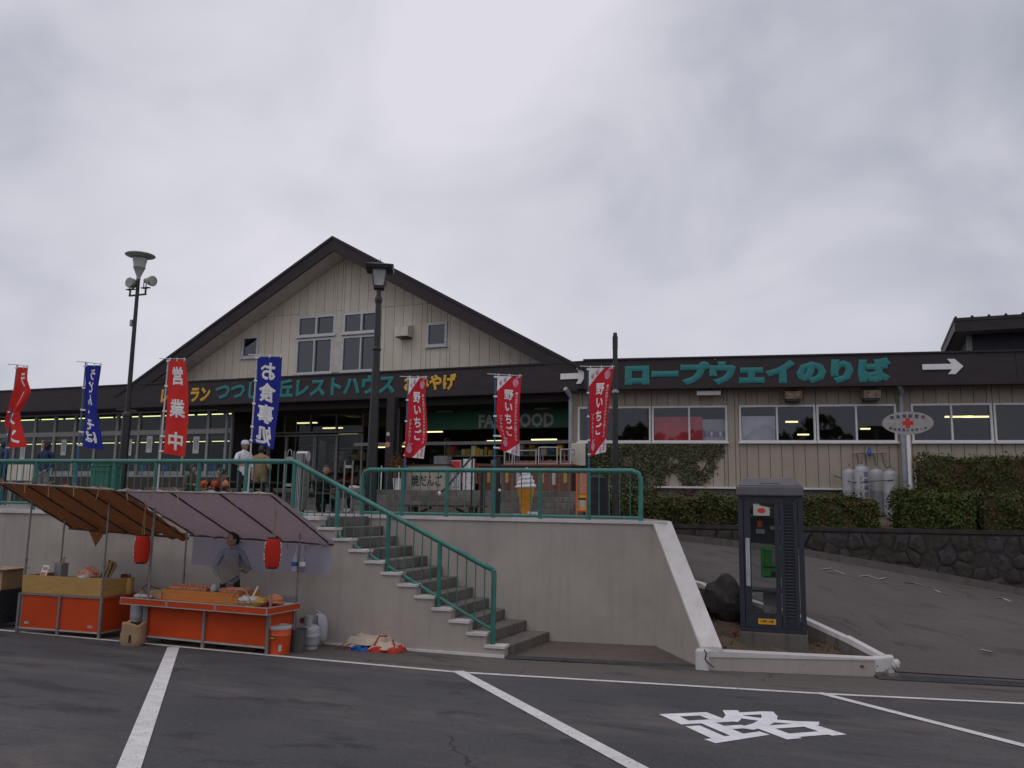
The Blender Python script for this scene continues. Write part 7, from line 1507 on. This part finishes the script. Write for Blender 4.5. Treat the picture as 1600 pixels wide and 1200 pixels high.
# soft cream figure
p = onW(821, 806, TB+0.55); q = W2(p[0], p[1], TZ); s = sc_at(q); sf = thing('soft_cream_figure', 'giant soft serve ice cream cone model on a white base behind the railing', 'ice cream figure', q, PHI)
hB = 0.10; Hc = (806-766)*s*1.0; Hi = (768-740)*s
b = MB(); b.box(-0.20, 0.05, -0.10, 0.10, 0, hB-0.02); b.build('base', M['white'], sf, bevel=0.01)
b = MB(); b.box(0.06, 0.26, -0.09, -0.07, 0.0, hB+0.02); nb = b.build('name_board', M['paper'], sf); b = MB(); b.text(text_h('ソフトクリーム', 0.02), (0.07, -0.093, 0.03), (0.18,0,0), (0,0,0.06)); b.build('lettering', M['print'], nb, fix=False)
z0, z1 = hB, hB+Hc; b = MB(); b.lathe([(0.075, z0-0.02), (0.08, z0), (0.088, z0+0.02), (0.118, z0+(z1-z0)*0.62), (0.122, z0+(z1-z0)*0.63), (0.125, z0+(z1-z0)*0.645), (0.150, z1-0.01), (0.154, z1)], 20, fn=lambda t, z: 1+0.02*math.cos(10*t)); b.build('wafer_cone', M['cone'], sf, smooth=True)
b = MB(); prof = []; nz_ = 4.6
for k in range(61):
    t = k/60; r = 0.165*(1-t)**0.75*(1+0.0)+0.012; prof.append((r, t))
nu, nv = 28, 72; vs = []; fs = []
for j in range(nv+1):
    t = j/nv
    for i in range(nu):
        a = 2*math.pi*i/nu; ph = (t*nz_-a/(2*math.pi)) % 1.0; r = (0.165*(1-t)**0.72+0.010)*(0.90+0.16*math.sin(math.pi*ph)); vs.append((r*math.cos(a)+0.012*t*t, r*math.sin(a), z1-0.01+t*Hi*1.12))
for j in range(nv):
    for i in range(nu): fs.append((j*nu+i, j*nu+(i+1) % nu, (j+1)*nu+(i+1) % nu, (j+1)*nu+i))
fs.append(tuple(nv*nu+i for i in range(nu))); fs.append(tuple(range(nu-1, -1, -1))); b.add(vs, fs); b.build('ice_cream_swirl', M['ice'], sf, smooth='all')
# orange sign stand, dark covered box beside it
p = onY(909, 780, 15.2); s = sc_at((p[0], 15.2, 2)); os_ = thing('sign_stand', 'tall orange framed sign stand with posters at the drain pipe', 'sign', (p[0], 15.2, TZ), math.radians(12)); hS = onY(909, 735, 15.2)[2]-TZ; w_ = 16*s
for sx in (-1, 1): b = MB(); b.box(sx*w_/2-0.015, sx*w_/2+0.015, -0.015, 0.015, 0, hS); b.build('frame_bar', M['orangestand'], os_)
for z in (0.12, hS*0.5, hS-0.03): b = MB(); b.box(-w_/2+0.016, w_/2-0.016, -0.013, 0.013, z, z+0.03); b.build('frame_bar', M['orangestand'], os_)
b = MB(); b.box(-w_/2+0.016, w_/2-0.016, 0.0, 0.008, hS*0.53, hS-0.035); b.build('poster', M['foodpink'], os_); b = MB(); b.box(-w_/2+0.016, w_/2-0.016, 0, 0.008, 0.15, hS*0.5-0.005); p2_ = b.build('poster', M['yellowsign'], os_); b = MB(); b.box(-0.05, 0.06, -0.004, -0.001, 0.2, hS*0.36); b.build('print', M['lightgrey'], p2_); b = MB(); b.box(-0.07, 0.08, -0.004, -0.001, hS*0.38, hS*0.42); b.build('print', M['black'], p2_)
p = onY(931, 780, 16.0); b = MB(); b.grid(lambda u, v: (0.26*math.cos(2*math.pi*u)*(1-0.15*v)*(1+0.05*math.sin(9*u*6.28)), 0.24*math.sin(2*math.pi*u)*(1-0.15*v), v*0.78), 28, 6); b.lathe([(0.22,0.775), (0.12,0.83), (0.0,0.84)], 16); put(b, 'covered_cart', 'black covered bundle between the orange sign stand and the bare post', 'cart', M['darkc'], (p[0], 16.0, TZ), smooth=True)
# grilled dumpling stall front, showcase, menus, counter with cases
def fz(p): return max(p[2], FZ)
a, c = onY(633, 766, 19.3), onY(698, 727, 19.3); ds = thing('dumpling_counter', 'grey beige snack counter with black lettering and a glass case on top', 'counter', (a[0], 19.3, FZ)); w_ = c[0]-a[0]; h = c[2]-FZ
b = MB(); b.box(0, w_, 0, 0.6, 0, h); b.build('counter_body', M['boardgrey'], ds, bevel=0.008); b = MB(); b.box(-0.03, w_+0.03, -0.03, 0.63, h+0.001, h+0.03); b.build('counter_top', M['black'], ds)
t0, t1 = onY(642, 760, 19.29), onY(691, 742, 19.29); b = MB(); b.text(text_h('焼だんご', 0.02), (t0[0]-a[0], -0.004, t0[2]-FZ), (t1[0]-t0[0],0,0), (0,0,t1[2]-t0[2])); b.build('lettering', M['print'], ds, fix=False)
b = MB(); b.box(w_*0.55, w_, 0.05, 0.5, h+0.031, h+0.50); b.build('glass_case', M['panemid'], ds); b = MB(); b.box(w_*0.62, w_*0.95, 0.15, 0.4, h+0.032, h+0.25); b.build('griddle', M['grey'], ds)
for k, (x0, x1, y0_, y1_, mm, lb) in enumerate(((705, 720, 766, 719, 'paper', 'menu board with a red top panel beside the snack counter'), (723, 741, 766, 717, 'paper', 'tall white menu board with small writing left of the black posts'))):
    a, c = onY(x0, y0_, 19.6), onY(x1, y1_, 19.6); mb_ = thing('menu_board', lb, 'sign', (a[0], 19.6, FZ), 0, 'menu boards at the entrance'); w2_, h2 = c[0]-a[0], c[2]-FZ
    b = MB(); b.box(0, w2_, 0, 0.03, 0.03, h2); b.build('board', M[mm], mb_); b = MB(); b.box(-0.012, -0.001, -0.01, 0.04, 0, h2+0.01); b.box(w2_+0.001, w2_+0.012, -0.01, 0.04, 0, h2+0.01); b.build('frame', M['framed'], mb_)
    if k == 0: b = MB(); b.box(0.01, w2_-0.01, -0.004, -0.001, h2*0.66, h2-0.02); b.build('red_panel', M['redpanel'], mb_)
    b = MB()
    for r in range(2): 
        tx = text_v('おでんそば' if k == 0 else 'うどんカレー', 0.02, 0.05); b.add([(w2_*(0.2+0.45*r)+x*0.07, -0.004, h2*0.08+y*h2*(0.52 if k == 0 else 0.8)) for x, y, _h in tx[0]], tx[1])
    b.build('menu_lettering', M['navyprint'], mb_, fix=False)
a, c = onY(747, 766, 20.4), onY(893, 727, 20.4); ct = thing('shop_counter', 'long red brown shop counter with paper price strips under the fast food sign', 'counter', (a[0], 20.4, FZ)); w_ = c[0]-a[0]; h = c[2]-FZ
npn = 6
for k in range(npn): b = MB(); b.box(w_*k/npn+0.006, w_*(k+1)/npn-0.006, 0, 0.03, 0.02, h-0.02); b.build('front_panel', M['redwood'], ct)
b = MB(); b.box(0, w_, 0.031, 0.6, 0, h-0.02); b.build('counter_body', M['wood'], ct); b = MB(); b.box(-0.02, w_+0.02, -0.05, 0.62, h-0.018, h+0.03); b.build('counter_top', M['redwood'], ct)
for k, f in enumerate((0.10, 0.22, 0.30, 0.42, 0.68, 0.80, 0.92)): b = MB(); b.box(w_*f, w_*f+0.09, -0.006, -0.001, h*0.35-0.05*(k % 2), h*0.88); b.build('price_strip', M['lightgrey'] if k % 2 else M['tan'], ct)
for x0, x1, y0_, y1_, lb in ((788, 801, 722, 705, 'small glass case at the left of the shop counter'), (803, 838, 722, 703, 'wide white edged glass case in the middle of the shop counter'), (841, 871, 719, 698, 'glass case with dark goods on the shop counter'), (875, 892, 722, 701, 'pale glass case at the right end of the shop counter by the pipe')):
    a2, c2 = onY(x0, y0_, 20.5), onY(x1, y1_, 20.5); gc = thing('glass_case', lb, 'display case', (a2[0], 20.5, FZ+h+0.031), 0, 'glass cases on the shop counter'); w3, h3 = c2[0]-a2[0], max(0.2, c2[2]-FZ-h-0.03)
    b = MB(); t_ = 0.02
    for q in ((0,w3,0,0.35,0,t_), (0,w3,0,0.35,h3-t_,h3), (0,t_,0,t_,t_+.0001,h3-t_-.0001), (w3-t_,w3,0,t_,t_+.0001,h3-t_-.0001), (0,t_,0.33,0.35,t_+.0001,h3-t_-.0001), (w3-t_,w3,0.33,0.35,t_+.0001,h3-t_-.0001)): b.box(*q)
    b.build('case_frame', M['frame'], gc); b = MB(); b.box(t_, w3-t_, 0.004, 0.008, t_, h3-t_); b.build('case_glass', M['panemid'], gc); b = MB()
    for r in range(3): b.box(t_+0.01+(w3-0.06)*r/3, t_+(w3-0.06)*(r+1)/3, 0.05, 0.28, t_+0.001, t_+0.08)
    b.build('goods', M['foodpink'], gc)
# potted shrub, fridge
p = onY(622, 765, 19.0); ps = thing('potted_shrub', 'reddish brown shrub in a white pot beside the brown pillar', 'plant', (p[0], 19.0, FZ)); b = MB(); b.lathe([(0.12,0), (0.15,0.28), (0.16,0.30), (0.13,0.29)], 14); b.build('pot', M['white'], ps, smooth=True); rg = random.Random(8); b = MB()
leaves(b, 420, lambda: (np.array([rg.gauss(0,0.13), rg.gauss(0,0.13), 0.62+rg.gauss(0,0.17)]), (0,0,0.3)), 0.035, rg); b.build('foliage', leafmat('shrub_leaf', [(0.10,0.030,0.012), (0.17,0.06,0.02), (0.05,0.05,0.02)]), ps, fix=False); b = MB(); b.tube([(0,0,0.25), (0.01,0,0.8)], 0.012, 6); b.build('stem', M['wood'], ps)
for k, px in enumerate((595, 622.5)):
    p = onY(px, 765, 18.9 if k == 0 else 18.8); b = MB(); b.tube([(0,0,0), (0,0,0.62)], 0.016, 8); put(b, 'thin_stake', ('thin white stake left of the brown pillar' if k == 0 else 'thin white stake in front of the potted shrub'), 'stake', M['white'], (p[0], p[1], FZ), smooth=True)
# blue chairs and long table seen low in the restaurant room
chair = None
for k, (px, lb) in enumerate(((228, 'blue chair behind the restaurant glass, left of the others'), (262, 'blue chair behind the restaurant glass below the red banner'), (338, 'blue chair behind the restaurant glass near the maroon man'))):
    p = onY(px, 740, 23.6); loc = (p[0], 23.6, FZ)
    if chair is None:
        chair = thing('dining_chair', lb, 'chair', loc, math.pi, 'blue chairs in the restaurant'); b = MB(); b.box(-0.21,0.21,-0.2,0.2,0.42,0.46); b.build('seat', M['bluepaint'], chair, bevel=0.015); b = MB(); b.box(-0.21,0.21,0.19,0.225,0.55,0.90); b.build('backrest', M['bluepaint'], chair, bevel=0.015)
        for sx in (-1,1):
            for sy in (-1,1): b = MB(); b.tube([(sx*0.18, sy*0.18, 0), (sx*0.18, sy*0.18, 0.42 if sy < 0 else 0.56)], 0.012, 6); b.build('leg', M['black'], chair)
    else: copy_tree(chair, loc, math.pi, lb)

# shelves of goods inside the shop and a display table by the sliding doors
rg = random.Random(14)
for k, (px, yg, wd, lb) in enumerate(((470, 26.0, 1.6, 'dim shelf of souvenir boxes behind the glass doors, left of the lantern post'), (545, 27.5, 1.8, 'dim shelf of souvenir boxes inside the doors behind the lantern post'), (740, 25.5, 2.2, 'dim shelf of goods in the shop behind the strawberry banners'), (845, 25.5, 2.0, 'dim shelf of goods in the shop above the glass cases'))):
    p = onY(px, 720, yg); root = thing('shop_shelf', lb, 'shelf', (p[0], yg, FZ), 0, 'shelves inside the shop')
    for sx in (-1, 1): b = MB(); b.box(sx*wd/2-0.02, sx*wd/2+0.02, 0, 0.4, 0, 1.9); b.build('side_panel', M['framed'], root)
    for z in (0.35, 0.8, 1.25, 1.7): b = MB(); b.box(-wd/2+0.021, wd/2-0.021, 0, 0.4, z, z+0.03); b.build('shelf_board', M['lightgrey'], root)
    for z in (0.381, 0.831, 1.281):
        x = -wd/2+0.06
        while x < wd/2-0.25:
            w_ = rg.uniform(0.10, 0.22); b = MB(); b.box(x, x+w_, 0.03, 0.3, z, z+rg.uniform(0.14, 0.34)); b.build('goods_box', M[rg.choice(['paper', 'tan', 'redpanel', 'foodpink', 'bluepaint', 'cream', 'yellowsign', 'lightgrey', 'greensign'])], root); x += w_+rg.uniform(0.01, 0.04)
for px, py, y in ((480, 660, 25.6), (520, 668, 26.2), (730, 690, 25.0), (780, 688, 25.0), (850, 686, 25.0)):  # extra tubes added to brighten the dark shop shelves, no known lamps
    p = onY(px, py, y); inst(T2, 'fluorescent_tube', rh, (p[0]-RX, p[1]-FY, min(p[2], FB+0.02)-FZ))
